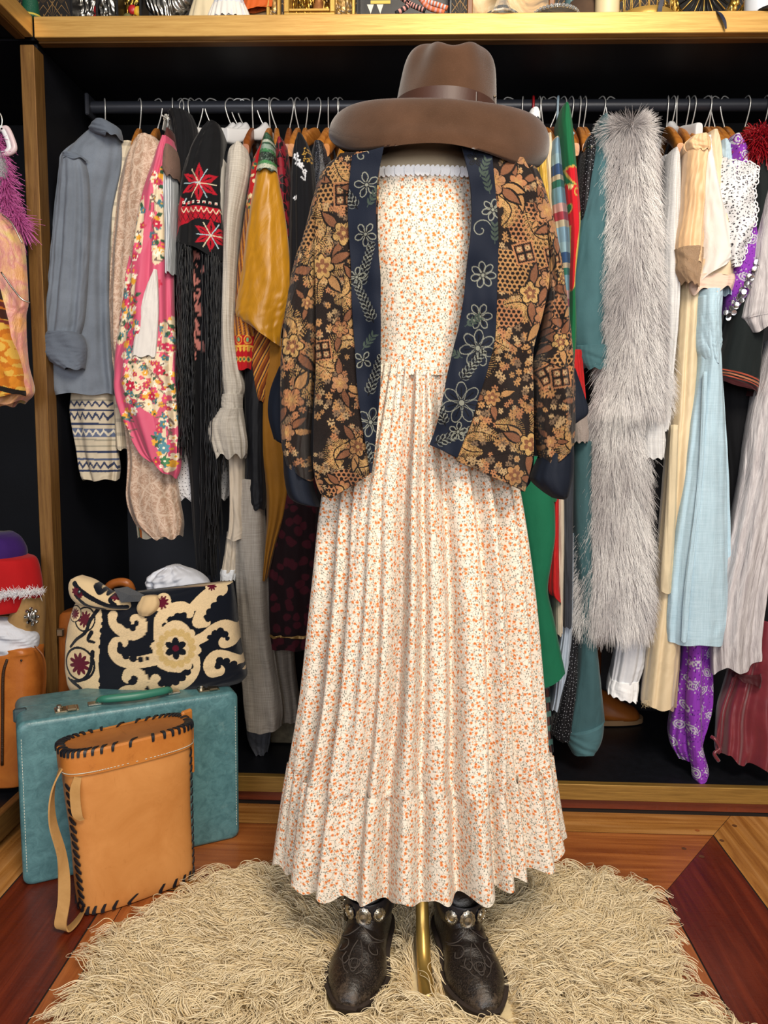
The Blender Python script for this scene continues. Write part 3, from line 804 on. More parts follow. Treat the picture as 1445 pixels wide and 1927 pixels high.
bLr = [(722, 276), (708, 354), (709, 440), (716, 520), (716, 600), (715, 690), (707, 810), (699, 889)]
bRl = [(870, 276), (886, 354), (887, 424), (880, 499), (869, 582), (853, 665), (838, 727), (824, 790), (809, 837)]
bRr = [(926, 290), (934, 375), (938, 449), (936, 541), (932, 624), (917, 698), (901, 748), (886, 795), (861, 861)]
off = lambda d: (lambda s, t, px, py: jY(s, t, px, py)+d)
# front panels of the body
sheet('front_panel', [(640, 288), (604, 345), (592, 450), (594, 560), (594, 680), (590, 800), (590, 885), (604, 930), (622, 938)],
      [(716, 282), (712, 354), (711, 440), (716, 530), (714, 620), (709, 720), (702, 830), (698, 880), (694, 893)], off(.004), M_jac, jac, 480, 110, .003, jpaint)
sheet('front_panel', [(880, 280), (893, 354), (893, 424), (886, 499), (875, 582), (859, 665), (845, 727), (831, 790), (858, 861), (870, 872)],
      [(985, 296), (1022, 370), (1030, 440), (1034, 520), (1022, 590), (1004, 660), (1004, 740), (1004, 800), (1003, 860), (988, 925)],
      off(.004), M_jac, jac, 480, 140, .003, jpaint)
sheet('front_band', bLl, bLr, off(-.004), M_band, jac, 620, 64, .004, bpaint_for(bLl, bLr, 1))
sheet('front_band', bRl, bRr, off(-.004), M_band, jac, 620, 72, .004, bpaint_for(bRl, bRr, 2))
M_navy = fabric('#0e1523', .8, .1, .4, .003, .02, name='navy_lining')
# back of the jacket, shoulders and gathered hem
loft('back_panel', [(282, 690, 905), (312, 632, 985), (360, 612, 1008), (520, 606, 1012), (700, 602, 1006), (880, 598, 1002), (925, 612, 985)], Y0, M_navy, jac,
     front=-.03, back=[.06, .1, .12, .13, .14, .15, .14], nt=50, ns=60, cap=False)
def sleeve(L, R, Y, fr, seed):
    r = [(*a, *b) for a, b in zip(L, R)]
    return loft('sleeve', r, Y, M_jac, jac, front=fr, back=.07, nt=330, ns=260, k=5, amp=(.002, .006, .005), seed=seed, e=2.3, col=jpaint_front, jit=.003, cap=False)
def jpaint_front(uv, V):
    return jpaint(np.stack([V[:, 0], V[:, 2]], -1)+[.003, .002], V)
sleeve([(642, 300), (608, 330), (589, 387), (571, 449), (554, 507), (541, 582), (531, 665), (528, 748), (530, 831), (538, 868)],
       [(700, 296), (668, 340), (640, 400), (618, 470), (612, 540), (603, 624), (592, 700), (586, 780), (582, 850), (588, 905)],
       [1.47, 1.47, 1.46, 1.46, 1.455, 1.45, 1.45, 1.45, 1.45, 1.45], [.045, .06, .065, .06, .06, .062, .062, .06, .06, .055], 3)
sleeve([(930, 300), (960, 330), (985, 387), (1012, 449), (1026, 530), (1024, 595), (1016, 648), (1002, 700), (1006, 800), (1020, 885)],
       [(985, 298), (1012, 340), (1030, 400), (1042, 449), (1055, 510), (1067, 582), (1077, 665), (1080, 748), (1078, 825), (1072, 842)],
       [1.47, 1.47, 1.46, 1.46, 1.455, 1.45, 1.45, 1.45, 1.45, 1.45], [.045, .06, .065, .06, .055, .05, .055, .06, .06, .055], 8)
M_bandp = fabric('#0d1523', .75, .1, .5, .004, .02, name='navy_cuff_cloth')
loft('cuff', [(534, 855, 586, 892), (536, 895, 592, 925), (543, 930, 602, 950), (556, 944, 604, 952)], 1.45, M_bandp, jac, front=[.05, .052, .05, .03], back=.05, nt=24, ns=60, k=5, amp=.002, seed=2, cap=False, capb=False)
loft('cuff', [(1012, 862, 1077, 828), (1000, 890, 1078, 862), (999, 905, 1076, 895), (1020, 924, 1068, 930), (1038, 936, 1064, 938)], 1.45, M_bandp, jac, front=[.05, .052, .05, .03], back=.05, nt=24, ns=60, k=5, amp=.002, seed=5, cap=False, capb=False)
loft('cuff', [(526, 690, 562, 690), (509, 735, 562, 740), (505, 780, 562, 800), (516, 826, 556, 846)], 1.475, M_bandp, jac, front=.02, back=.03, nt=24, ns=40, k=3, amp=.003, seed=6, cap=True, capb=True)
loft('cuff', [(1046, 690, 1082, 694), (1044, 730, 1097, 738), (1044, 770, 1107, 776), (1050, 806, 1084, 796)], 1.475, M_bandp, jac, front=.02, back=.03, nt=24, ns=40, k=3, amp=.003, seed=9, cap=True, capb=True)

# ------------------------------------------------------------------ hat
def felt():
    t = NT('brown_felt'); v = t.co('Object'); n = t.noise(v, 600, 4, .7); b = t.noise(v, 14, 4)
    c = t.mix(t.step(b, .3, .7), '#3d291b', '#4b3425'); c = t.mix(t.math('MULTIPLY', t.step(n, .55, .8), .35), c, '#6b5040')
    return t.out(c, .95, bump=t.bump(n, .35, .0015), sheen=.35, spec=.15)
M_felt = felt()
hat = thing('hat', 'wide brimmed brown felt hat with dented crown on the dress form', 'hat')
hc = U(836, 233, 1.5); hc[2] = 1.602; hat.location = hc
def hat_parts():
    n = 96; a = np.arange(n)*2*pi/n; ca, sa = np.cos(a), np.sin(a)
    def ring(rx, ry, z, bx=None):
        return np.stack([rx*ca, ry*sa, z], -1)
    # crown: x across, -y to the camera
    pr = [(-.004, 1.0), (.015, 1.0), (.04, .98), (.07, .945), (.098, .90), (.116, .83), (.126, .72), (.131, .52), (.129, .3), (.126, .1)]
    z_ = np.array([p[0] for p in pr]); w_ = np.array([p[1] for p in pr]); k = 40
    zz = crv(z_, k); ww = crv(w_, k); Ps = []
    for z, w in zip(zz, ww):
        rx, ry = .0935*w, .105*w
        h = np.clip(z/.125, 0, 1)
        den = 1-.17*h**1.5*np.exp(-((a-(-pi/2-.62))/.38)**2)-.15*h**1.5*np.exp(-((a-(-pi/2+.95))/.38)**2)
        den = den-.15*h**1.5*np.exp(-((((a+pi/2+.62) % (2*pi))/.38))**2)*0
        aa = np.where(a > pi, a-2*pi, a)
        den = 1-.2*h**1.3*np.exp(-((aa+pi/2+.75)/.36)**2)-.12*h**1.3*np.exp(-((aa+pi/2-.85)/.4)**2)
        x, y = rx*ca*den, ry*sa*den
        dip = .02*np.exp(-(x/.03)**2)*np.clip((z-.09)/.035, 0, 1)*(.6+.4*np.sin(-aa))
        Ps.append(np.stack([x+.004*h-.03*h*0, y, z-dip], -1))
    crown = np.array(Ps)
    # brim: turned down in front, level at the sides
    rr = np.linspace(0, 1, 26); T, Bt = [], []
    aa = np.where(a > pi, a-2*pi, a); fd = np.degrees(aa+pi/2); fd = np.where(fd > 180, fd-360, fd)      # angle from the front, + to the right
    ze = np.interp(fd, [-180, -130, -105, -88, -70, -45, -20, 0, 20, 45, 70, 88, 105, 130, 180], [-.03, -.03, -.032, -.042, -.068, -.096, -.094, -.088, -.095, -.106, -.085, -.062, -.048, -.035, -.03])
    kn = np.exp(-.5*(np.arange(-6, 7)/2.6)**2); kn /= kn.sum(); ze = np.convolve(np.concatenate([ze[-6:], ze, ze[:6]]), kn, 'valid')
    Rx = np.where(ca > 0, .196, .204); Ry = np.where(sa < 0, .178, .2)
    for q in rr:
        sd = np.abs(ca)**2; qq = q*(1-sd)+np.sin(min(q*1.28, 1.0)*pi/2)*sd if q*1.28 < 1 else q*(1-sd)+(1-.10*((q*1.28-1)/.28)**2)*sd
        rx, ry = .0945+(Rx+.004-.0945)*qq, .106+(Ry-.106)*qq
        z = ze*((.25*q+.75*q**1.7)*(1-sd)+q**2.6*sd)+(.010+.006*sd)*np.sin(pi*np.minimum(1, q*1.35))
        inn = np.clip((q-.9)/.1, 0, 1)*.006*np.clip(-ze/.09, 0, 1)
        edge = .0042*math.sqrt(max(.02, 1-((q-.5)*2)**8))
        T.append(np.stack([(rx-inn)*ca-.006*q, (ry-inn)*sa, z+edge/2], -1)); Bt.append(np.stack([(rx-inn)*ca-.006*q, (ry-inn)*sa, z-edge/2], -1))
    brim = np.array(T+Bt[::-1])
    return crown, brim
crown, brim = hat_parts()
HR = Matrix.Rotation(math.radians(3.0), 3, 'Y')
HRn = np.array([list(r) for r in HR])
mb = MB(); mb.grid(brim @ HRn.T, True); mb.V[0] = mb.V[0]; mb.build('brim', M_felt, hat, smooth=True)
mb = MB(); mb.grid(crown @ HRn.T, True, False, True); mb.build('crown', M_felt, hat, smooth=True)
n = 96; a = np.arange(n)*2*pi/n; B_ = []
for z, w, o in ((.002, 1.0, .0006), (.002, 1.0, .003), (.027, .994, .003), (.027, .994, .0006)):
    B_.append(np.stack([(.0935*w+o)*np.cos(a), (.105*w+o)*np.sin(a), np.full(n, z)], -1))
mb = MB(); mb.grid(np.array(B_) @ HRn.T, True)
mb.build('hat_band', fabric('#3d241b', .5, .1, .3, .002, name='brown_ribbon', spec=.4), hat, smooth='auto', label='dark brown ribbon band')
mb = MB(); q = np.array([(.052, -.088, .015)]) @ HRn.T
mb.box(q[0], (.004, .01, .022), Matrix.Rotation(-.7, 3, 'Z'), .001); mb.build('band_keeper', plain('#33201a', .5), hat)
mb = MB(); mb.ball((np.array([(.0855, -.045, .038)]) @ HRn.T)[0], .0026); mb.build('eyelet', plain('#7a6a58', .3, .8), hat, smooth=True)
# ------------------------------------------------------------------ boots
def bootleather():
    t = NT('worn_black_leather'); v = t.co('Object'); n = t.noise(v, 55, 6, .65); f = t.noise(v, 420, 4, .7); x, y, z = t.sep(v)
    toe = t.math('MULTIPLY', t.step(y, .13, .24), t.step(z, .075, .02)); wear = t.step(t.math('ADD', t.math('MULTIPLY', n, 1.0), t.math('MULTIPLY', toe, .42)), .62, .86)
    c = t.mix(t.step(f, .4, .7), '#15110f', '#221a17'); c = t.mix(t.math('MULTIPLY', wear, .65), c, '#6b5947'); dust = t.math('MULTIPLY', t.step(z, .07, .01), t.step(f, .45, .65)); c = t.mix(t.math('MULTIPLY', dust, .35), c, '#6d6052')
    cre = t.noise(t.co('Object', (1, 3, 1)), 26, 4, .6, 1.2)
    return t.out(c, t.math('ADD', .27, t.math('MULTIPLY', wear, .35)), bump=t.bump(t.math('ADD', cre, t.math('MULTIPLY', f, .3)), .45, .004), spec=.5)
M_boot = bootleather()
M_sole = plain('#2b2019', .7, var=.3, bump=.3, bs=200)
M_strap = plain('#15141a', .35, bump=.25, bs=300)
M_silver = plain('#b9b4a8', .3, 1.0, bump=.1, bs=200)
M_stitch = plain('#3a322c', .7)
BZ = .024
def boot(ankle, toe, label, mirror):
    d = np.array(toe[:2])-np.array(ankle[:2]); Lb = float(np.hypot(*d)); rz = math.atan2(d[1], d[0])-pi/2
    b = thing('boot', label, 'boot', (float(ankle[0]), float(ankle[1]), BZ), rz, 'western boots under the dress')
    k = Lb/.262
    st = np.array([(-.066, .014, .060, .026), (-.06, .03, .09, .024), (-.03, .039, .118, .024), (.01, .041, .126, .024), (.05, .042, .112, .02), (.085, .046, .09, .013), (.12, .0525, .074, .009), (.15, .054, .064, .008), (.18, .05, .056, .008), (.21, .041, .048, .008), (.235, .030, .040, .008), (.252, .0205, .032, .009), (.260, .012, .022, .010)])
    st[:, 0] *= np.where(st[:, 0] > 0, k, 1)
    C = crv(st, 80); n = 44; a = np.linspace(0, 2*pi, n, endpoint=False)
    def sec(s, w, h, z0, a):
        c, sn = np.cos(a), np.sin(a)
        x = w*np.sign(c)*np.abs(c)**.8; up = np.clip(sn, 0, 1); dn = np.clip(-sn, 0, 1)
        zz = z0+.008+(h-z0-.008)*up**.95-.008*dn**.5
        x = x*(1-.22*up**2)
        return np.stack([x, np.broadcast_to(s, x.shape), zz], -1)
    S = C[:, 0][:, None]
    P = sec(S, C[:, 1][:, None], C[:, 2][:, None], C[:, 3][:, None], a[None, :])
    wr = .0025*np.sin(S*190+2*np.sin(P[..., 0]*40))*np.exp(-((S-.075)/.03)**2)*np.clip(np.sin(a)[None, :], 0, 1)
    P[..., 2] += wr+.0012*np.sin(S*85+P[..., 0]*60)*np.clip(np.sin(a)[None, :], 0, 1)
    mb = MB(); mb.grid(P, True, True, True)
    zs = np.linspace(.075, .36, 30); sh = []
    for z in zs:
        q = (z-.075)/.285; rx = .041+.012*q+.004*math.sin(z*60); ry = .05+.012*q+.003*math.sin(z*75+1)
        yc = -.006+.024*max(0, 1-q*5)**1.5
        sh.append(np.stack([rx*np.cos(a), yc+(ry+.012*max(0, 1-q*5))*np.sin(a), np.full(n, z)+.004*np.cos(a*2)], -1))
    mb.grid(np.array(sh), True)
    mb.build('upper', M_boot, b, smooth=True)
    # sole and heel
    o = crv(np.array([(s_, w+.0055) for s_, w in zip(st[:, 0], st[:, 1])]), 60); o[-1, 0] += .006; o[0, 0] -= .003
    R_ = np.stack([o[:, 1], o[:, 0]], -1); Lf = np.stack([-o[:, 1], o[:, 0]], -1)[::-1]; ol = np.concatenate([R_, Lf])
    zb = np.interp(ol[:, 1], C[:, 0], C[:, 3])
    mb = MB(); lay = [np.stack([ol[:, 0], ol[:, 1], zb-.003], -1), np.stack([ol[:, 0]*1.03, ol[:, 1]*1.0+.001, zb-.0005], -1), np.stack([ol[:, 0]*1.03, ol[:, 1]+.001, zb+.004], -1), np.stack([ol[:, 0]*.9, ol[:, 1]*.98, zb+.0055], -1)]
    lay[0][:, 2] -= .003
    mb.grid(np.array(lay), True, True, True); mb.build('sole', M_sole, b, smooth='auto')
    mb = MB(); hh = []
    for z, kx in ((-.004, .9), (.0, .92), (.022, 1.0)):
        aa = np.linspace(0, 2*pi, 28, endpoint=False); hh.append(np.stack([.036*kx*np.cos(aa), -.03+.036*kx*np.sin(aa), np.full(28, z)], -1))
    mb.grid(np.array(hh), True, True, True); mb.build('heel', M_sole, b, smooth='auto')
    # stitched scrolls on the vamp
    def on(s, f):   # f across (-1..1)
        w, h, z0 = (np.interp(s, C[:, 0], C[:, i]) for i in (1, 2, 3)); an = pi/2-f*1.25
        p = sec(np.array(s), w, h, z0, np.array(an)); return p+[0, 0, .0012]
    mb = MB()
    for sg in (-1, 1):
        for pts in ([(.085, .9), (.11, .62), (.125, .35), (.14, .3), (.148, .45), (.14, .62), (.128, .58)], [(.075, .95), (.10, .7), (.112, .4), (.105, .12), (.095, 0)], [(.128, .02), (.15, .12), (.175, .16), (.2, .06), (.205, 0)], [(.165, .55), (.18, .4), (.198, .3), (.21, .12)], [(.155, .3), (.17, .42), (.185, .32), (.176, .18), (.166, .22)]):
            mb.tube([on(s*k, f*sg) for s, f in pts], .0012, 6, 26)
    for q in range(5): mb.tube([on((.185+.012*math.cos(x))*k, .16*math.sin(x)*(1 if q else .5)+.0*q) for x in np.linspace(0, 6.28, 14)+q], .0009, 5, 20)
    mb.build('stitching', M_stitch, b, smooth=True)
    # harness strap with conchos
    ring = lambda z, o: np.stack([(.0455+o)*np.cos(a), .004+(.058+o)*np.sin(a), np.full(n, z)-.01*np.sin(a)], -1)
    mb = MB(); z0 = float(U(690, 1718, 1.37)[2])-BZ+.006
    mb.grid(np.array([ring(z0-.021, .0), ring(z0-.0215, .003), ring(z0-.018, .0042), ring(z0+.018, .0048), ring(z0+.0215, .0035), ring(z0+.021, .0005)]), True)
    hs = mb.build('harness_strap', M_strap, b, smooth='auto')
    def onring(an, z, o=.006):
        return np.array([(.0455+o)*math.cos(an), .004+(.058+o)*math.sin(an), z-.01*math.sin(an)]), math.atan2(.058*math.sin(an)/.058**2*.05, math.cos(an))
    f = 1 if mirror else -1
    for j, (an, rx, rz_) in enumerate(((pi/2+f*-.05, .0145, .0195), (pi/2-f*.62, .0125, .0135), (pi/2+f*.55, .0125, .0135))):
        c, q = onring(an, z0); mb = MB(); nn = 24; aa = np.linspace(0, 2*pi, nn, endpoint=False); RR_ = np.array([list(r) for r in Matrix.Rotation(q-pi/2, 3, 'Z')])
        pr = [(1.0, 0), (1.02, .0015), (.9, .0022), (.86, .0012), (.7, .0028), (.5, .0016), (.42, .0042), (.0, .0055)]
        L_ = [np.stack([rx*r_*(1+(.05*np.cos(12*aa) if r_ > .95 else 0))*np.cos(aa), np.full(nn, y_), rz_*r_*(1+(.05*np.cos(12*aa) if r_ > .95 else 0))*np.sin(aa)], -1) for r_, y_ in pr]
        mb.grid(np.array(L_) @ RR_.T+c, True, True)
        for x in np.linspace(0, 2*pi, 17)[:-1]: mb.ball(c+np.array([rx*.8*math.cos(x), .002, rz_*.8*math.sin(x)]) @ RR_.T, .0013, 6, 4)
        mb.build('concho', M_silver, hs, smooth='auto', label='silver concho on the strap')
    for an, z in ((pi/2+f*.95, z0+.009), (pi/2+f*.95, z0-.009)):
        c, q = onring(an, z, .0055); MB().ball(c, .0036).build('stud', M_silver, hs, smooth=True)
    mb = MB()
    for j in range(9):
        an = pi/2+f*(1.45+.03*j); c, q = onring(an, z0-.03-.005*j, .003); mb.lathe([(.0036, -.0008), (.0044, 0), (.0036, .0008), (.0028, 0), (.0036, -.0008)], c, 10, Matrix.Rotation(.9*(j % 2), 3, 'Y') @ Matrix.Rotation(pi/2, 3, 'X'))
    mb.build('chain', M_silver, hs, smooth=True, label='short silver chain below the strap')
    return b
boot(U(696, 1700, 1.43), G(652, 1903, .03), 'worn black western boot', False)['label'] = 'worn black western boot nearer the leather case, toe turned towards the case'
boot(U(862, 1700, 1.43), G(921, 1912, .03), 'worn black western boot farther from the leather case, toe turned towards the rug corner', True)

# ------------------------------------------------------------------ sheepskin rug
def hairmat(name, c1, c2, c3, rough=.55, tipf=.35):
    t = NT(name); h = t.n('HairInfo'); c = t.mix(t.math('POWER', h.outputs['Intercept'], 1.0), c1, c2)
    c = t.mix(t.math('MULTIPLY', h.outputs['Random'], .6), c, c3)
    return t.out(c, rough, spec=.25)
rug = thing('sheepskin_rug', 'shaggy cream sheepskin rug on the floor under the boots', 'rug', (.03, 1.35, 0))
ol = [G(*p)[:2] for p in ((405, 1668), (470, 1662), (560, 1660), (700, 1662), (900, 1665), (1010, 1668), (1110, 1676), (1175, 1695), (1205, 1722), (1232, 1770), (1268, 1840), (1300, 1915))]
ol += [np.array(p) for p in ((.60, 1.18), (.60, 1.05), (.45, .92), (.1, .88), (-.25, .92), (-.5, 1.05), (-.545, 1.2))]
ol += [G(*p)[:2] for p in ((168, 1895), (190, 1830), (222, 1785), (310, 1742), (372, 1700))]
RO = crv(np.array(ol+[ol[0]]), 160)[:-1]
cen = np.array([.04, 1.3])
ins_ = lambda p: None
def inpoly(P, Q):
    x, y = P[:, 0], P[:, 1]; r = np.zeros(len(P), bool)
    for (x0, y0), (x1, y1) in zip(Q, np.roll(Q, -1, 0)):
        k = (y0 > y) != (y1 > y); r ^= k & (x < (x1-x0)*(y-y0)/(y1-y0+1e-12)+x0)
    return r
lay = []
for q, z in ((1.0, .001), (1.0, .006), (.97, .012), (.8, .018), (.5, .02), (.15, .02)): lay.append(np.concatenate([cen+(RO-cen)*q, np.full((len(RO), 1), z)], 1))
mb = MB(); mb.grid(np.array(lay), True, True, True)
M_hide = plain('#dcc89c', .9, var=.25, bump=.5, bs=120)
mb.build('hide', M_hide, rug, smooth=True, keep=True)
r = np.random.default_rng(21)
nl = 5600; C_ = r.uniform([-.75, .98], [.72, 1.76], (nl*3, 2)); C_ = C_[inpoly(C_, cen+(RO-cen)*.985)][:nl]; nl = len(C_)
nf = 13
def field(p):
    v = (p-cen)*[1.1, 1.6]; v[:, 1] -= .12
    sw = np.stack([np.sin(p[:, 1]*13+2*np.sin(p[:, 0]*7)), np.cos(p[:, 0]*12+1.5*np.sin(p[:, 1]*9))], -1)*.38
    v = v/ (np.linalg.norm(v, axis=1)[:, None]+.25)*.75+sw
    return v/(np.linalg.norm(v, axis=1)[:, None]+1e-9)
dl = field(C_); ang = r.normal(0, .42, nl); dl = np.stack([dl[:, 0]*np.cos(ang)-dl[:, 1]*np.sin(ang), dl[:, 0]*np.sin(ang)+dl[:, 1]*np.cos(ang)], -1)
LL = r.uniform(.05, .1, nl); curl = r.normal(0, 1.0, nl); ht = r.uniform(.012, .034, nl); wv = r.uniform(.002, .006, nl); wp_ = r.random(nl)*6.28; wf = r.uniform(5, 10, nl)
K = 11; tt = np.linspace(0, 1, K)
# lock spine
sp = np.zeros((nl, K, 3)); sp[:, 0, :2] = C_; sp[:, 0, 2] = .014
a0 = np.arctan2(dl[:, 1], dl[:, 0])
for k in range(1, K):
    an = a0+curl*tt[k]*.9+1.25*np.sin(wf*tt[k]*1.2+wp_)*tt[k]*.6
    sp[:, k, 0] = sp[:, k-1, 0]+np.cos(an)*LL/(K-1); sp[:, k, 1] = sp[:, k-1, 1]+np.sin(an)*LL/(K-1)
edge = np.linalg.norm((C_-cen)/np.array([.62, .42]), axis=1)
prof = np.sin(np.minimum(1, tt*1.15)*pi*.62)
sp[:, :, 2] = .014+ht[:, None]*prof[None]*1.0
lowr = inpoly(sp[:, -1, :2], RO)
sp[:, :, 2] -= np.where(lowr, 0, .02)[:, None]*tt[None]**1.5
P = np.repeat(sp, nf, 0); N = len(P)
o0 = r.normal(0, .0075, (N, 2)); o1 = o0*r.uniform(.1, .55, (N, 1))+r.normal(0, .0016, (N, 2))
off_ = o0[:, None, :]*(1-tt[None, :, None])+o1[:, None, :]*tt[None, :, None]
P[:, :, :2] += off_; P[:, :, 2] += r.normal(0, .0025, (N, 1))*tt[None]+r.normal(.003, .003, (N, 1))*np.sin(tt*pi)[None]
fz = r.random((N, 1))*6.28; P[:, :, 0] += .0016*np.sin(tt[None]*15+fz)*tt[None]; P[:, :, 1] += .0016*np.cos(tt[None]*13+fz*1.7)*tt[None]
cut = r.uniform(.75, 1.12, (N, 1, 1)); P = P[:, :1]+(P-P[:, :1])*cut
P[:, :, 2] = np.maximum(P[:, :, 2], .0015)
kp = np.ones(N, bool)
for (ax, ay), (tx, ty) in ((U(696, 1700, 1.43)[:2], G(652, 1903, .03)[:2]), (U(862, 1700, 1.43)[:2], G(921, 1912, .03)[:2])):
    d_ = np.array([tx-ax, ty-ay]); Ld = np.hypot(*d_); d_ /= Ld
    for kk in range(0, K, 2):
        rel = P[:, kk, :2]-[ax, ay]; al = rel @ d_; ac = np.abs(rel @ np.array([-d_[1], d_[0]])); w_ = np.interp(al, [-.08, -.06, .1, .15, .22, Ld+.006], [0, .035, .05, .052, .036, .004])
        kp &= ~((ac < w_-.007) & (al > -.08) & (al < Ld+.006) & (P[:, kk, 2] > .012))
pc = U(795, 1800, 1.3)[0]; kp &= ~((np.abs(P[:, :, 0]-pc).min(1) < .009) & (P[:, 0, 1] > 1.262) & (P[:, 0, 1] < 1.46))
P = P[kp]; N = len(P)
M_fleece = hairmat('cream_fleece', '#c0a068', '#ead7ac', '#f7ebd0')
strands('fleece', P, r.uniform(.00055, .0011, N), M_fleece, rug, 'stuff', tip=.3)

# ------------------------------------------------------------------ teal suitcase
def teal():
    t = NT('teal_vinyl'); v = t.co('Object'); n = t.noise(v, 42, 6, .7, .8); f = t.noise(v, 260, 4)
    c = t.mix(t.step(n, .35, .68), '#41686d', '#5b868a'); c = t.mix(t.math('MULTIPLY', t.step(t.noise(v, 18, 5, .7), .62, .75), .5), c, '#86a09d')
    return t.out(c, t.math('ADD', .3, t.math('MULTIPLY', f, .12)), bump=t.bump(t.math('ADD', n, f), .25, .002), spec=.5)
M_teal = teal()
A, B = G(44, 1672), G(452, 1577); dv = (B-A)[:2]; Ls = float(np.hypot(*dv)); rz = math.atan2(dv[1], dv[0])
Hs = float(U(28, 1362, A[1])[2]); Ds = .19
sc_ = thing('suitcase', 'teal hard suitcase with green handle, standing behind the tan leather case', 'suitcase', (float(A[0]), float(A[1]), 0), rz)
def rrect(L, H, r, n=8):
    p = []
    for cx, cz, a0 in ((L-r, H-r, 0), (r, H-r, pi/2), (r, r, pi), (L-r, r, 1.5*pi)):
        for k in range(n+1): a = a0+k*pi/2/n; p.append((cx+r*math.cos(a), cz+r*math.sin(a)))
    return np.array(p)
def shell(y0, y1, name, rd, back=False, inset=0.0):
    lay = []; ys = np.linspace(0, 1, 7)
    for q in np.linspace(0, pi/2, 7):    # rounded front edge
        e = rd*(1-math.sin(q)); o = rrect(Ls-2*e, Hs-2*e, .02, 8)+e; y = y0+(rd*(1-math.cos(q)) if not back else -rd*(1-math.cos(q)))
        lay.append(np.stack([o[:, 0], np.full(len(o), y), o[:, 1]], -1))
    o = rrect(Ls, Hs, .02, 8); lay.append(np.stack([o[:, 0], np.full(len(o), y1), o[:, 1]], -1))
    o = rrect(Ls-.006, Hs-.006, .018, 8)+.003; lay.append(np.stack([o[:, 0], np.full(len(o), y1), o[:, 1]], -1))
    if back: lay = [l for l in lay]
    return MB().grid(np.array(lay), True, True, True).build(name, M_teal, sc_, smooth='auto')
shell(0, .105, 'front_shell', .012); shell(Ds, .107, 'back_shell', .012, True)
M_thread = plain('#c9cdbf', .8)
mb = MB()
for x in (.009, Ls-.009):
    for k in range(44): mb.box((x, -.0002, .04+k*(Hs-.08)/43), (.0012, .0014, .0042))
mb.build('stitching', M_thread, sc_, label='pale stitches down both ends of the lid')
M_chrome = plain('#a99a80', .25, .95, bump=.05)
M_hgreen = plain('#2f6f5c', .4, bump=.06)
xs = [Ls*.19, Ls*.845]
for x in xs:
    mb = MB(); mb.box((x+.012, .045, Hs+.0015), (.052, .034, .004), None, .0012); mb.box((x+.022, .037, Hs+.005), (.022, .03, .006), None, .002); lt = mb.build('latch', M_chrome, sc_)
    MB().lathe([(.009, 0), (.009, .004), (.006, .005), (.0055, .009), (.002, .0095), (0, .0095)], (x-.004, .048, Hs+.003), 16).build('lock', M_silver, lt, smooth='auto')
xh = Ls*.52
mb = MB(); mb.tube([(xh-.085, .05, Hs+.004), (xh-.078, .042, Hs+.014), (xh-.06, .03, Hs+.017), (xh, .022, Hs+.017), (xh+.06, .03, Hs+.017), (xh+.078, .042, Hs+.014), (xh+.085, .05, Hs+.004)], [.006, .008, .0095, .0105, .0095, .008, .006], 12, 40)
hd = mb.build('handle', M_hgreen, sc_, smooth=True, label='green moulded carrying handle')
for s in (-1, 1):
    mb = MB(); mb.box((xh+s*.092, .052, Hs+.003), (.03, .022, .004), None, .001); mb.tube([(xh+s*.085, .04, Hs+.006), (xh+s*.085, .052, Hs+.011), (xh+s*.085, .064, Hs+.006)], .0035, 8, 10); mb.build('handle_bracket', M_silver, hd, smooth='auto')
mb = MB(); mb.box((.01, .087, Hs-.012), (.03, .02, .03), None, .004); mb.build('hinge_scuff', plain('#2f4348', .7), sc_, label='dark scuffed corner')

# ------------------------------------------------------------------ tan leather case
def leather(name, c1, c2, c3, rough=.42, sc=1.0):
    t = NT(name); v = t.co('Object', (sc,)*3); n = t.noise(v, 9, 6, .65, .6); f = t.noise(v, 300, 3); s = t.noise(t.co('Object', (30*sc, 4*sc, 4*sc)), 3, 4)
    c = t.mix(t.step(n, .35, .65), c1, c2); c = t.mix(t.math('MULTIPLY', t.step(t.noise(v, 26, 6, .75), .6, .75), .55), c, c3)
    c = t.mix(t.math('MULTIPLY', t.step(s, .66, .74), .3), c, c3)
    return t.out(c, rough, bump=t.bump(t.math('ADD', t.math('MULTIPLY', n, .5), t.math('MULTIPLY', f, .35)), .3, .002), spec=.4)
M_tan = leather('tan_hide', '#ba7a3e', '#c8894c', '#9c5f2a')
M_tan2 = leather('dark_tan_hide', '#8f5526', '#a4662f', '#6b3a16')
M_lid = leather('lid_hide', '#b06a2c', '#bf7a38', '#8a4c1c')
M_cord = plain('#11151c', .5)
A, B = G(166, 1735), G(372, 1659); dv = (B-A)[:2]; Lc = float(np.hypot(*dv)); rz = math.atan2(dv[1], dv[0])
Hc = float(U(133, 1418, A[1])[2])
case = thing('leather_case', 'tall tan leather lidded case with black laced edges, in front of the teal suitcase', 'case', (float(A[0]), float(A[1]), .003), rz)
Dc = .105
def stad(e=0.0, z=0.0, n=48, lean=0.0, sx=1.0):
    """rounded-end outline, z level; e grows it"""
    a = np.linspace(0, 2*pi, n, endpoint=False)
    hx, hy = Lc/2*sx, Dc/2
    c, s = np.cos(a), np.sin(a)
    x = (hx+e+.004)*np.sign(c)*np.abs(c)**.62; y = (hy+e)*np.sign(s)*np.abs(s)**.55
    return np.stack([x+Lc/2-lean, y+hy, np.full(n, z)], -1)
wx = lambda z: 1.0+.10*(z/Hc)   # a little wider towards the lid
lz = Hc*.865
body = [stad(-.012, .0), stad(-.002, .002), stad(0, .008)]+[stad(-.001+.0012*math.sin(q*9), lz*q, sx=wx(lz*q), lean=.012*q) for q in np.linspace(.06, 1, 12)]
mb = MB(); mb.grid(np.array(body), True, True, False); mb.build('case_body', M_tan, case, smooth='auto')
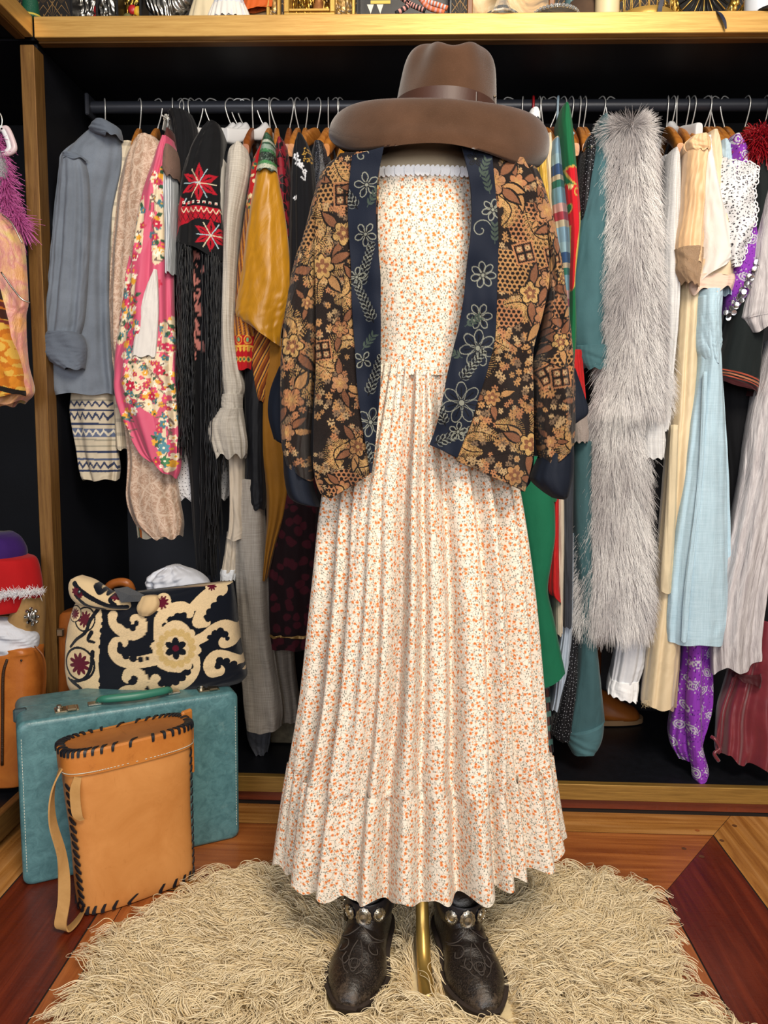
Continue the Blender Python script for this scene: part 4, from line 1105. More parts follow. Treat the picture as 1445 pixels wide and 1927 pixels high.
lid = [stad(.0015, lz-.004, sx=1.09, lean=.012), stad(.005, lz-.002, sx=1.09, lean=.012), stad(.0055, lz+.02, sx=1.095, lean=.0125), stad(.005, Hc-.004, sx=1.1, lean=.013), stad(.001, Hc, sx=1.1, lean=.013), stad(-.008, Hc-.001, sx=1.1, lean=.013)]
mb = MB(); mb.grid(np.array(lid), True); ld_ = mb.build('lid', M_lid, case, smooth='auto')
mb = MB(); mb.grid(np.array([stad(-.007, Hc-.0015, sx=1.1, lean=.013), stad(-.03, Hc-.0045, sx=1.1, lean=.013)]), True, False, True); mb.build('lid_top', M_tan2, case, smooth=True, label='darker leather oval set into the lid')
mb = MB()
def stitch_(m): return m.build('lacing_stitch', M_cord, case, smooth='auto')
top = stad(.006, Hc, 42, .013, 1.1); topi = stad(-.011, Hc-.001, 42, .013, 1.1)
for k in range(42):
    mb = MB(); kk = (k+1) % 42; p = top[k]*.7+top[kk]*.3; q = topi[k]*.35+topi[kk]*.65; dn = p-[0, 0, .011]
    mb.ribbon([q+[0, 0, .001], (p+q)/2+[0, 0, .0032], p+[0, 0, .0005], dn+(p-q)*.06], [.0045, .007, .0065, .005], .0022, (top[kk]-top[k]), 8); stitch_(mb)
nb = 26
for k in range(nb):      # bottom lacing
    mb = MB(); ob = stad(.0012, 0, 52, 0, 1.005); i = k*2; p, q = ob[i], ob[(i+1) % 52]
    mb.ribbon([p+[0, 0, .003], p+[0, 0, .009]+(p-[Lc/2, Dc/2, 0])*.004, q*.5+p*.5+[0, 0, .021]], [.0075, .008, .005], .0022, (q-p), 6); stitch_(mb)
for end, sg in ((0, -1), (1, 1)):   # side lacing along the two rounded ends
    for k in range(15):
        mb = MB(); z = .035+k*(lz-.06)/14; q = z/lz; o1 = stad(.0015, z, 96, .012*q, wx(z))
        i0 = 50 if sg < 0 else 88
        seg = [o1[(i0+j*(1 if sg < 0 else 1)) % 96]+[0, 0, -.0022*j] for j in range(0, 6)]
        if sg > 0: seg = [o1[(i0+j) % 96]+[0, 0, .0018*j] for j in range(0, 5)]
        mb.ribbon([np.array(p)+(np.array(p)-[Lc/2, Dc/2, p[2]])*.008 for p in seg], [.004, .0085, .008, .005], .0024, (0, 0, 1), 10); stitch_(mb)
mb = MB(); o1 = stad(.0062, lz+.004, 150, .012, 1.093)
for k in range(75, 150): mb.box((o1[k]+o1[(k+1) % 150])/2, (.0042, .0012, .0012), Matrix.Rotation(math.atan2(*(o1[(k+1) % 150]-o1[k])[[1, 0]]), 3, 'Z'))
mb.build('lid_stitching', M_thread, case)
M_suede = leather('strap_suede', '#a37a45', '#b98f58', '#7d5a30', .85)
x0 = -.018
mb = MB()
mb.ribbon([(x0+.006, .05, lz+.012), (x0-.012, .045, lz+.01), (x0-.035, .03, lz-.03), (x0-.04, .02, lz-.09), (x0-.026, .012, lz-.17), (x0-.028, .0, .07), (x0-.04, -.012, .02), (x0-.026, -.01, .004), (x0+.0, .01, .004), (x0+.03, .05, .006), (x0+.05, .08, .02)],
          [.026, .026, .024, .024, .023, .024, .026, .026, .026, .024, .02], .0032, [(0, 1, .1), (0.2, 1, 0), (.5, .9, 0), (.7, .7, 0), (.85, .5, 0), (.9, -.4, 0), (.7, -.7, .1), (.1, -1, .2), (0, -1, .3), (-.3, -1, .2), (0, -1, 0)], 70)
st_ = mb.build('shoulder_strap', M_suede, case, smooth='auto', label='loose suede carrying strap')
mb = MB(); mb.box((x0+.008, .045, lz+.014), (.012, .034, .03), None, .004); tb = mb.build('strap_tab', M_lid, case)
MB().ball((x0+.0, .035, lz+.014), (.003, .004, .004)).build('rivet', M_chrome, tb, smooth=True)
mb = MB(); mb.ribbon([(x0+.012, .012, lz-.0), (x0+.002, .004, lz-.03), (x0+.004, .002, lz-.08), (x0+.014, .004, lz-.098)], [.016, .02, .02, .01], .002, [(1, .2, 0), (1, -.3, 0), (1, -.4, 0), (1, 0, 0)], 20); mb.build('closing_tongue', M_suede, case, smooth='auto')
mb = MB(); mb.box((Lc+.012, .075, Hc-.012), (.03, .012, .045), Matrix.Rotation(.3, 3, 'Z'), .004); mb.box((Lc+.012, .05, lz-.02), (.006, .02, .12), None, .002); mb.build('back_tab', M_lid, case)

# ------------------------------------------------------------------ embroidered bag
YB = 1.905
def W2(px, py): return U(px, py, YB-.055)[[0, 2]]
def bagpaint(uv, V):
    p = Paint(V[:, [0, 2]], '#10141d'); cr = '#d8bf96'; nv = '#10141d'; mar = '#5a1226'
    sc = float(np.linalg.norm(W2(300, 1200)-W2(400, 1200))/100)
    def poly(pts, c): p.poly(crv(np.array([W2(*q) for q in pts+[pts[0]]]), len(pts)*8)[:-1], c)
    def disc(x, y, r, c): q = W2(x, y); p.disc(q[0], q[1], r*sc, c)
    def curl(pts, w0, w1, lobes, inner=True):
        Q = np.array([W2(*q) for q in pts]); p.stroke(Q, w0*sc, cr, 60, w1*sc)
    def scallop(pts, r, n, c):
        Q = crv(np.array([W2(*q) for q in pts]), n)
        for k, q in enumerate(Q): p.disc(q[0], q[1], r*sc*(1 if k % 2 else .8), c)
    # borders
    poly([(118, 1060), (186, 1150), (190, 1200), (188, 1250), (190, 1300), (186, 1350), (118, 1340)], cr); scallop([(196, 1150), (193, 1190), (192, 1240), (192, 1290), (184, 1318)], 5.5, 14, nv)
    poly([(180, 1320), (220, 1312), (262, 1302), (300, 1300), (230, 1335), (150, 1340)], cr); scallop([(222, 1308), (262, 1302), (300, 1296), (340, 1290)], 4.5, 12, cr)
    poly([(440, 1080), (448, 1140), (462, 1220), (470, 1290), (452, 1225), (444, 1170), (436, 1120)], cr); scallop([(434, 1120), (441, 1165), (447, 1215), (456, 1262)], 5, 12, nv)
    poly([(345, 1150), (372, 1120), (402, 1100), (440, 1085), (446, 1096), (410, 1112), (385, 1130), (368, 1150)], cr)
    # scrolls (tapered cream hooks with a toothed inner edge)
    def hook(pts, w0, w1, teeth):
        Q = np.array([W2(*q) for q in pts]); p.stroke(Q, (w0+3)*sc, cr, 110, (w1+2.5)*sc)
        for x, y, r_ in teeth: disc(x, y, r_*.82+.8, nv)
    hook([(210, 1160), (216, 1176), (235, 1190), (256, 1192), (268, 1182), (266, 1172), (256, 1168)], 6, 10, [(226, 1166, 9), (240, 1174, 9), (252, 1180, 7), (258, 1172, 5)])
    hook([(292, 1238), (272, 1242), (248, 1244), (226, 1238), (215, 1222), (220, 1208), (234, 1207)], 9, 7, [(230, 1221, 9), (240, 1231, 8), (254, 1236, 8), (268, 1238, 6), (228, 1211, 5), (280, 1236, 4)])
    hook([(222, 1308), (240, 1296), (260, 1294), (272, 1280), (266, 1266), (248, 1264), (244, 1272)], 5, 9, [(256, 1274, 7), (250, 1281, 6)])
    hook([(306, 1190), (304, 1166), (318, 1150), (340, 1144), (354, 1150), (356, 1156)], 11, 5, [(312, 1176, 6), (322, 1166, 7), (334, 1160, 7), (346, 1158, 6), (318, 1178, 5)])
    hook([(386, 1172), (372, 1172), (375, 1158), (384, 1142), (396, 1128), (412, 1114)], 6, 8, [(390, 1166, 6), (392, 1154, 7), (400, 1144, 8), (410, 1132, 8), (386, 1162, 4)])
    hook([(366, 1206), (384, 1198), (404, 1184), (422, 1180), (434, 1192), (432, 1208), (421, 1211)], 6, 9, [(412, 1190, 7), (420, 1197, 7), (403, 1194, 7), (425, 1205, 4), (394, 1200, 5)])
    hook([(462, 1268), (446, 1252), (426, 1238), (406, 1234), (394, 1248), (398, 1264), (410, 1263)], 5, 9, [(412, 1244, 7), (409, 1255, 6), (424, 1247, 7), (436, 1254, 7), (446, 1262, 7)])
    hook([(296, 1274), (290, 1290), (306, 1298), (334, 1292), (356, 1276), (366, 1258), (366, 1240)], 6, 9, [(306, 1284, 7), (318, 1284, 9), (332, 1280, 9), (344, 1272, 9), (354, 1262, 8), (360, 1252, 6)])
    # central rosette
    q = W2(333, 1218); p.flower(q[0], q[1], 47*sc, 14, cr, .1, .13); p.disc(q[0], q[1]+20*sc, 30*sc, cr, 32*sc)
    poly([(290, 1226), (300, 1205), (330, 1170), (368, 1204), (380, 1202), (372, 1222), (364, 1246), (340, 1262), (312, 1258), (296, 1246)], cr)
    for a in range(15): disc(333+31*math.cos(a*.419), 1218+31*math.sin(a*.419), 6.5, '#c9ab72')
    p.flower(q[0], q[1], 36*sc, 15, '#c6a970', 0, .16); p.flower(q[0], q[1], 25*sc, 12, cr, 0, .1)
    p.flower(q[0], q[1], 21*sc, 6, nv, .5, .4); p.disc(q[0], q[1], 6*sc, mar)
    for x, y, R in ((303, 1136, 12), (392, 1108, 9)):
        z = W2(x, y); disc(x, y, R*1.35, cr); p.flower(z[0], z[1], R*sc, 9, mar, .2, .45)
    # side with maroon blossoms
    for x, y, R in ((149, 1250, 22), (156, 1168, 15), (132, 1160, 10)):
        disc(x, y, R*1.5, nv); disc(x, y, R*1.3, cr); z = W2(x, y); p.flower(z[0], z[1], R*sc, 10, mar, .4, .45)
    for pts in ([(186, 1140), (168, 1168), (160, 1190), (140, 1206), (128, 1220)], [(172, 1190), (166, 1204), (178, 1208)], [(176, 1226), (172, 1256), (160, 1276), (134, 1284), (124, 1280)], [(132, 1284), (150, 1296), (156, 1316), (160, 1330)]): p.stroke([W2(*z) for z in pts], 4.2*sc, nv, 60, 2.5*sc)
    return p.c*(.88+.24*np.random.default_rng(2).random((len(uv), 1)))
M_suz = painted('embroidered_wool', .92, .5, .003, 30, .1, .2, 1.2, 1300)
bag = thing('embroidered_bag', 'large black cloth bag with cream scroll embroidery, lying on the teal suitcase', 'bag', tuple(U(300, 1310, YB)))
rows = [(150, 1128, 438, 1094), (140, 1142, 441, 1112), (131, 1172, 445, 1142), (127, 1215, 450, 1185), (127, 1255, 455, 1222), (133, 1290, 461, 1252), (150, 1314, 464, 1270), (192, 1328, 455, 1282)]
o = loft('bag_body', rows, YB, M_suz, bag, front=[.025, .04, .058, .066, .068, .066, .055, .03], back=[.03, .05, .06, .07, .07, .07, .06, .03], nt=300, ns=720, k=4, amp=(.005, .002, .001), seed=3, e=2.6, col=bagpaint, jit=.0014, capb=True)
M_lining = fabric('#c9ad82', .9, .12, .5, .003, name='cream_canvas')
def flappaint(uv, V):
    p = Paint(V[:, [0, 2]], '#d3ba90'); 
    W_ = lambda px, py: U(px, py, YB-.07)[[0, 2]]
    for pts, w in (([(136, 1100), (150, 1112), (176, 1128), (205, 1142), (232, 1146)], .006), ([(140, 1120), (160, 1140), (190, 1150)], .005), ([(176, 1104), (186, 1116), (196, 1106), (200, 1118)], .006), ([(214, 1118), (206, 1130), (214, 1140)], .005)): p.stroke([W_(*z) for z in pts], w, '#10141d', 60)
    for x, y, r_ in ((140, 1114, .011), (149, 1120, .009), (215, 1124, .012)): q = W_(x, y); p.flower(q[0], q[1], r_, 7, '#5a1226', 1, .4)
    return p.c
loft('folded_rim', [(134, 1090, 150, 1084), (131, 1098, 178, 1092), (131, 1110, 210, 1112), (136, 1124, 236, 1124), (150, 1136, 248, 1138), (186, 1146, 246, 1146)], YB-.035, M_suz, bag, front=[.012, .026, .034, .036, .03, .012], back=.03, nt=90, ns=220, k=3, amp=.001, e=2.2, col=flappaint, cap=True, capb=True)
mb = MB(); mb.ball(U(149, 1114, YB-.074), (.0045, .003, .0045)); mb.build('snap_stud', plain('#6d7a78', .35, .9), bag, smooth=True, keep=True)
mb = MB(); mb.prism([U(214, 1108, YB-.062), U(240, 1104, YB-.05), U(272, 1120, YB-.05), U(262, 1132, YB-.062), U(228, 1134, YB-.066)], (0, .004, -.001)); mb.build('leather_patch', plain('#23262b', .6, bump=.3, bs=300), bag, keep=True)
loft('rim_lining', [(268, 1122, 296, 1122), (262, 1132, 300, 1136), (258, 1144, 296, 1148), (262, 1156, 285, 1158)], YB-.05, M_lining, bag, front=[.012, .02, .022, .015], back=.02, nt=30, ns=40, amp=.002, seed=8, capb=True)
# things round the bag
M_white = fabric('#c4c7cf', .9, .08, .7, .006, name='white_cotton')
loft('white_cloth', [(312, 1066, 336, 1064), (284, 1080, 372, 1076), (274, 1096, 392, 1092), (284, 1112, 396, 1108), (304, 1126, 390, 1120), (312, 1150, 390, 1150), (306, 1190, 392, 1190), (300, 1235, 396, 1235)], 1.99, M_white, None, front=[.02, .045, .055, .05, .04, .03, .03, .03], back=[.03, .05, .06, .06, .05, .04, .04, .04], nt=70, ns=90, k=5, amp=(.006, .012, .006, .003), seed=5, jit=.009, capb=True,
     label='crumpled white cotton cloth behind the embroidered bag', cat='cloth')
M_brownl = leather('brown_saddle_hide', '#8a4a1e', '#9f5c28', '#5e2c10', .35)
sb = thing('leather_bag', 'brown leather bag with buckle behind the embroidered bag, against the gold post', 'bag', tuple(U(150, 1325, 1.99)))
loft('bag_body', [(120, 1150, 200, 1150), (114, 1165, 210, 1165), (114, 1240, 214, 1240), (112, 1330, 214, 1330)], 2.04, M_brownl, sb, front=.03, back=.06, nt=30, ns=50, e=3.5, amp=.001, capb=True)
mb = MB(); mb.tube([U(192, 1140, 2.03), U(204, 1106, 2.02), (U(222, 1096, 2.02)), U(240, 1098, 2.02), U(248, 1112, 2.03)], .012, 10, 24); mb.build('carry_handle', M_brownl, sb, smooth=True, keep=True)
mb = MB(); mb.box(U(114, 1190, 2.0), (.02, .012, .022), None, .003); mb.build('buckle', M_chrome, sb, keep=True)
# ------------------------------------------------------------------ clothes on the rail
GR = 'clothes hanging on the rail'
def g(name, label, cat, rows, mat, Y=2.12, par=None, **kw):
    a = dict(front=.055, back=.13, nt=90, ns=84, k=6, amp=(.002, .007), backx=.55, seed=sum(map(ord, label or name)) % 997, jit=.0012, hem=.003, e=2.2)
    a.update(kw)
    if par is None: return loft(name, rows, Y, mat, None, label=label, cat=cat, group=GR, **a)
    return loft(name, rows, Y, mat, par, **a)
def gt(name, label, cat, px, py, Y=2.12):
    return thing(name, label, cat, tuple(U(px, py, Y)), 0, GR)
def wpaint(f):
    """paint given in photo measurements on the plane the cloth hangs in"""
    return lambda uv, V: f(Paint(V[:, [0, 2]], '#808080'))
def wxz(Y): return lambda px, py: U(px, py, Y)[[0, 2]]
M_painted = painted('printed_cloth', .85, .5, .004, 22, .2, .1, .3)
M_paintsilk = painted('printed_silk', .6, .5, .005, 16, .35, .2, .1)
M_sides = fabric('#0b0c10', .9, .1, .4, .004, name='black_wool')

# denim shirt
M_den = fabric('#6b7480', .9, .24, .6, .005, name='washed_denim', wsc=14, fine=.4)
M_den2 = fabric('#5d6673', .9, .2, .6, .005, name='washed_denim_seam', wsc=14, fine=.4)
s = gt('denim_shirt', 'faded blue-grey denim shirt with rolled cuff, first garment from the gold post', 'shirt', 190, 250)
g('shirt_body', None, None, [(246, 186, 216), (258, 168, 228), (275, 143, 231), (297, 121, 231), (330, 114, 227), (400, 106, 213), (500, 97, 206), (600, 89, 209), (680, 85, 214), (728, 86, 221), (743, 96, 222)], M_den, 2.13, s, k=6, amp=(.002, .012, .016), seed=12, nt=120, ns=110, jit=.002)
g('collar', None, None, [(236, 184, 214), (243, 174, 226), (250, 172, 229), (258, 182, 230), (264, 205, 229)], M_den2, 2.10, s, front=.05, back=.08, amp=.001, nt=24)
g('sleeve', None, None, [(298, 119, 160), (340, 113, 168), (420, 104, 170), (520, 96, 166), (600, 88, 160), (640, 86, 150)], M_den, 2.075, s, front=.035, back=.03, k=5, amp=(.001, .009, .010), seed=31, jit=.002)
g('rolled_cuff', None, None, [(626, 92, 148), (634, 85, 158), (652, 83, 164), (668, 86, 164), (684, 104, 162), (696, 128, 160)], M_den2, 2.07, s, front=.045, back=.035, k=4, amp=.003, seed=5, nt=40, jit=.002)
for k in range(1): g('yoke_seam', None, None, [(292, 121, 150), (298, 119, 160), (304, 118, 166)], M_den2, 2.066, s, front=.03, back=.01, amp=0, nt=10)
# woven band jacket below it
def aztec(p):
    w = wxz(2.12); p.c[:] = lin('#b9ae99'); nv = '#2c3550'
    z = lambda y: w(180, y)[1]
    for y0, y1, c in ((770, 774, nv), (796, 800, nv), (806, 822, '#566079'), (848, 852, nv), (862, 866, '#49536c'), (884, 888, nv), (826, 829, '#8d8878'), (838, 841, '#8d8878'), (752, 755, '#8d8878')):
        m = (p.v < z(y0)) & (p.v > z(y1)); p.c[m] = lin(c)
    sx = .0186
    for yc, h, c in ((783, 9, nv), (814, 7, '#c9c2b0'), (875, 8, nv), (760, 7, nv)):
        zc = z(yc); hh = abs(z(yc)-z(yc+h)); tri = np.abs(((p.u/sx) % 1)-.5)*2
        m = (np.abs(p.v-zc) < hh) & (np.abs((p.v-zc)/hh-(1-2*tri)*.6) < .38); p.c[m] = lin(c)
    return p.c
g('woven_jacket', 'cream woven wool piece with navy zigzag bands, hanging below the denim shirt', 'jacket', [(640, 142, 204), (720, 138, 212), (780, 136, 219), (840, 146, 222), (880, 153, 226), (902, 160, 224)], M_painted, 2.15, col=wpaint(aztec), nt=200, ns=170, k=5, amp=(.002, .012), seed=44, front=.045, back=.1)
# plaid
def plaid(t, v):
    x, z, _ = t.sep(v)
    a = t.math('ABSOLUTE', t.math('SUBTRACT', t.math('FRACT', t.math('MULTIPLY', x, 38.0)), .5)); b = t.math('ABSOLUTE', t.math('SUBTRACT', t.math('FRACT', t.math('MULTIPLY', z, 26.0)), .5))
    c = t.mix(t.math('MULTIPLY', t.step(a, .16, .12), .5), '#c9bda6', '#8d7f6a'); return t.mix(t.math('MULTIPLY', t.step(b, .14, .1), .5), c, '#7f7a70')
M_plaid = fabric('x', col=plaid, name='beige_plaid')
g('plaid_blouse', 'beige and grey plaid blouse just beside the denim shirt, mostly hidden', 'blouse', [(276, 238, 262), (296, 220, 264), (330, 213, 262), (400, 211, 250), (520, 212, 244), (640, 214, 242), (760, 220, 246), (845, 226, 250)], M_plaid, 2.17, front=.05)
# brocade
def brocade(t, v):
    w = t.warp(v, 22, .02); e = t.vor(w, 26, 'DISTANCE_TO_EDGE').outputs['Distance']; n = t.noise(t.warp(v, 40, .02), 60, 4, .6, 1.5)
    f = t.math('MAXIMUM', t.step(e, .09, .03), t.step(t.math('ABSOLUTE', t.math('SUBTRACT', n, .5)), .06, .02))
    return t.mix(t.math('MULTIPLY', f, .55), '#a98a74', '#dcc8b4')
M_broc = fabric('x', col=brocade, name='beige_brocade', rough=.55, wr=.6, spec=.4)
g('brocade_gown', 'long dusty beige brocade robe with pale leaf pattern, beside the pink kimono', 'robe', [(266, 268, 300), (284, 250, 314), (330, 233, 318), (420, 221, 306), (520, 213, 300), (640, 212, 300), (720, 225, 310), (850, 246, 330), (930, 243, 338), (980, 258, 346), (1008, 288, 342)], M_broc, 2.14, nt=150, ns=120, k=6, amp=(.002, .008, .01), front=.06, jit=.0022, hem=.006)
g('striped_hem', 'cream cloth hem with orange and green stripes, peeking out below the beige brocade robe', 'skirt', [(880, 258, 320), (960, 256, 318), (1010, 262, 316)], fabric('x', name='striped_cream', col=lambda t, v: t.ramp(t.math('FRACT', t.math('MULTIPLY', t.sep(v)[0], 22.0)), [(0, '#c7bba4'), (.45, '#c7bba4'), (.5, '#b5622a'), (.66, '#b5622a'), (.7, '#5d6a52'), (.78, '#c7bba4')], 'CONSTANT')), 2.2, front=.04, back=.06)
# kimono
def kimono(p):
    w = wxz(2.10); p.c[:] = lin('#c4506e'); r = np.random.default_rng(4); sc = .00148
    def patch(pts, c): p.poly(crv(np.array([w(*q) for q in pts+[pts[0]]]), len(pts)*8)[:-1], c)
    cr = '#d9c6a6'
    P_ = ([(242, 520), (262, 490), (270, 540), (262, 590), (252, 640), (228, 648), (232, 600)], [(250, 700), (262, 668), (296, 664), (330, 610), (330, 690), (320, 740), (302, 780), (262, 750), (244, 730)], [(300, 330), (318, 400), (318, 490), (300, 500), (304, 420)], [(222, 780), (250, 800), (258, 840), (246, 850), (226, 820)], [(306, 800), (320, 780), (326, 850), (336, 880), (318, 880)], [(322, 740), (338, 730), (342, 790), (330, 800)], [(268, 410), (284, 380), (282, 480), (266, 470)], [(318, 610), (332, 600), (334, 660), (316, 660)])
    for q in P_:
        patch(q, cr); a = np.array(q, float); lo, hi = a.min(0), a.max(0)
        for k in range(int((hi-lo).prod()/75)):
            x, y = r.uniform(lo[0], hi[0]), r.uniform(lo[1], hi[1]); z = w(x, y); c = ('#b5304c', '#e2d2b4', '#3f7480', '#2c5238', '#d59a2c', '#d1476b', '#efe4cf', '#2c5238', '#6d5c52')[k % 9]; R = r.uniform(3.5, 8)*sc
            if c == '#2c5238': p.leaf(z[0], z[1], R*1.6, R*.9, r.random()*6, c)
            elif c == '#6d5c52': p.stroke([z, z+r.normal(0, .01, 2), z+r.normal(0, .02, 2)], .0018, c, 24)
            else: p.flower(z[0], z[1], R, 5, c, r.random()*6, .35, core='#d59a2c', cr=.25)
    for (x, y, R, c) in ((254, 545, 9, '#b81d3f'), (250, 575, 8, '#c9305a'), (244, 560, 6, '#4c8290'), (308, 540, 8, '#b81d3f'), (260, 728, 10, '#b81d3f'), (286, 704, 6, '#d59a2c'), (298, 748, 8, '#b81d3f'), (320, 842, 11, '#4c8290'), (322, 866, 9, '#3d7a4c'), (308, 432, 8, '#b81d3f'), (312, 700, 9, '#b81d3f'), (322, 655, 8, '#c9305a')): z = w(x, y); p.flower(z[0], z[1], R*sc, 6, c, x, .35, core='#efe4cf', cr=.2)
    return p.c
s = gt('kimono', 'pink silk kimono with cream patches of red and teal blossoms', 'kimono', 318, 275)
g('kimono_body', None, None, [(270, 312, 330), (300, 296, 332), (360, 276, 326), (430, 258, 326), (500, 246, 327), (570, 237, 328), (640, 227, 331), (221, 702, 335, 700), (222, 742, 338, 745), (232, 775, 341, 800), (250, 812, 342, 850), (268, 846, 340, 880), (290, 862, 333, 898)], M_paintsilk, 2.10, s, col=wpaint(kimono), nt=330, ns=300, k=5, amp=(.002, .01, .012), seed=61, front=.06, jit=.003, hem=.004)
g('inner_lining', None, None, [(508, 290, 296), (540, 276, 298), (580, 263, 299), (630, 254, 297), (671, 248, 294)], fabric('#d3cfca', .7, .06, .7, .005, name='white_silk'), 2.045, s, front=.012, back=.01, amp=.002, nt=40)
g('neck_lining', None, None, [(252, 320, 328), (268, 312, 332), (290, 308, 331), (312, 302, 316)], fabric('#4a2420', .8, name='brown_lining'), 2.11, s, front=.045, amp=.001, nt=24)
# knit collared striped shirt
s = gt('striped_shirt', 'white shirt with grey stripes and tan knit collar, between the kimono and the black scarf', 'shirt', 325, 290)
g('shirt_body', None, None, [(318, 312, 334), (360, 312, 335), (430, 316, 334), (520, 318, 332)], fabric('x', name='grey_stripe', col=lambda t, v: t.mix(t.step(t.math('ABSOLUTE', t.math('SUBTRACT', t.math('FRACT', t.math('MULTIPLY', t.sep(v)[0], 150.0)), .5)), .18, .12), '#c3c8cc', '#6d7680')), 2.10, s)
g('knit_collar', None, None, [(284, 318, 332), (300, 312, 336), (324, 310, 337), (342, 318, 336)], fabric('#86685a', .95, .2, .8, .005, name='tan_knit', fine=1.5, wsc=60), 2.09, s, amp=.001, nt=30)
# scarf
g('black_scarf', 'plain black scarf gathered on clip hangers', 'scarf', [(219, 320, 362), (240, 326, 370), (280, 332, 374), (350, 336, 372), (460, 336, 366), (560, 336, 360)], M_sides, 2.16, amp=(.006, .006), k=8)
# shawl
def shawl(p):
    w = wxz(2.09); p.c[:] = lin('#0e0f12'); rd = '#a31224'; sc = .00148
    def poly(pts, c): p.poly([w(*q) for q in pts], c)
    def dia(x, y, a, b, q, c):
        z = w(x, y); co, si = math.cos(q), math.sin(q); p.poly([(z[0]+(dx*co-dy*si)*sc, z[1]+(dx*si+dy*co)*sc) for dx, dy in ((a, 0), (0, b), (-a, 0), (0, -b))], c)
    for x, y, n, R in ((384, 355, 6, 30), (404, 450, 6, 26), (352, 400, 5, 20)):
        for k in range(n):
            q = k*2*pi/n+.5; dia(x+R*.6*math.cos(q), y-R*.6*math.sin(q), R*.56, R*.24, q, rd); dia(x+R*.6*math.cos(q), y-R*.6*math.sin(q), R*.3, R*.05, q, '#0e0f12')
        for k in range(n):
            q = k*2*pi/n+.5+pi/n; z = w(x, y); p.stroke([z, z+np.array([math.cos(q), math.sin(q)])*R*sc*.9], .0013, '#cfc5a8' if k % 2 else '#9bb5bd', 20)
    poly([(335, 408), (356, 396), (418, 398), (419, 424), (382, 420), (336, 436)], rd); poly([(330, 420), (348, 380), (356, 384), (342, 440), (332, 455)], rd)
    for k in range(8): x = 350+k*9.5; poly([(x, 397), (x+4.75, 386), (x+9.5, 397)], '#0e0f12'); p.stroke([w(x, 400), w(x+4.75, 408), w(x+9.5, 400)], .0011, '#cfc5a8', 20); dia(x+4.75, 390, 3, 3, .78, '#d8d2c4'); dia(x+4.75, 390, 1.5, 1.5, .78, rd)
    for k in range(9):
        x = 340+k*10; p.stroke([w(x, 410), w(x+8, 424)], .0009, '#0e0f12', 16); p.stroke([w(x+8, 406), w(x, 422)], .0009, '#0e0f12', 16)
    return p.c
s = gt('shawl', 'black fringed shawl embroidered with red star flowers', 'shawl', 400, 245)
g('shawl_cloth', None, None, [(240, 394, 416), (256, 378, 419), (285, 360, 420), (330, 346, 418), (390, 338, 418), (340, 440, 420, 462), (334, 456, 424, 496)][:5]+[(336, 430, 421, 452), (333, 456, 424, 497)], M_painted, 2.09, s, col=wpaint(shawl), nt=240, ns=220, k=4, amp=(.002, .006), seed=3, front=.05)
rr_ = np.random.default_rng(8); n = 420; q = rr_.random(n); xs_ = 334+90*q; xs_ = np.where((xs_ > 362) & (xs_ < 385) & (rr_.random(n) < .96), xs_+np.where(xs_ > 374, 23, -24), xs_); ys_ = 455+41*q+rr_.normal(0, 3, n)
K = 22; tt = np.linspace(0, 1, K); ln = rr_.uniform(250, 400, n)+np.where((xs_ > 362) & (xs_ < 416), rr_.uniform(0, 240, n), 0)
r0 = U(xs_, ys_, 2.055+rr_.uniform(-.012, .05, n)); r1 = U(xs_+(384-xs_)*.08+rr_.normal(0, 3, n), ys_+ln, r0[:, 1]+rr_.normal(0, .012, n))
P = r0[:, None, :]*(1-tt[None, :, None])+r1[:, None, :]*tt[None, :, None]
ph_ = rr_.random((n, 1))*6; P[:, :, 0] += .0035*np.sin(tt[None]*rr_.uniform(8, 16, (n, 1))+ph_)*tt[None]; P[:, :, 0] += .0011*np.sin(tt[None]*70+ph_*3); P[:, :, 1] += .001*np.cos(tt[None]*64+ph_*2)
M_fringe = plain('#050609', .42, name='black_silk_cord', spec=.35)
strands('fringe', P, rr_.uniform(.0011, .0019, n), M_fringe, s, 'stuff', tip=.9, label='long black silk fringe')
def vinep(p):
    w = wxz(2.13); p.c[:] = lin('#0d0e12'); r = np.random.default_rng(3)
    for k in range(60):
        x, y = 374+r.normal(0, 7), 460+220*r.random(); z = w(x, y); p.disc(z[0], z[1], r.uniform(.002, .006), '#b5736b', r.uniform(.006, .013), r.normal(0, .5))
    for k in range(60):
        x, y = 374+r.normal(0, 7), 460+220*r.random(); z = w(x, y); p.disc(z[0], z[1], r.uniform(.001, .003), '#0d0e12', r.uniform(.002, .007), r.normal(0, .9))
    for q in ([(372, 640), (398, 650), (402, 670), (378, 660)],): p.poly([w(*a) for a in q], '#c07a72')
    return p.c
g('black_dress', 'black dress with narrow pink vine print behind the shawl fringe', 'dress', [(420, 340, 418), (560, 334, 416), (700, 340, 416), (820, 350, 414), (900, 360, 410), (990, 366, 408), (1080, 374, 402)], M_painted, 2.14, col=wpaint(vinep), nt=220, ns=160, front=.05, back=.1, amp=(.003, .008))
def dots(base, dot, sc, r_, name, **kw):
    return fabric('x', name=name, col=lambda t, v: t.mix(t.step(t.vor(v, sc, rnd=.6).outputs['Distance'], r_, r_*.7), base, dot), **kw)
M_eyelet = dots('#cfcfd0', '#2b2c33', 95, .16, 'eyelet_cotton')
g('eyelet_blouse', 'white cotton top with black specks showing below the fringe and ruffled cuff', 'blouse', [(840, 318, 432), (890, 312, 435), (920, 322, 434), (937, 340, 430)], M_eyelet, 2.19, amp=(.003, .012), k=9, hem=.006, front=.05)
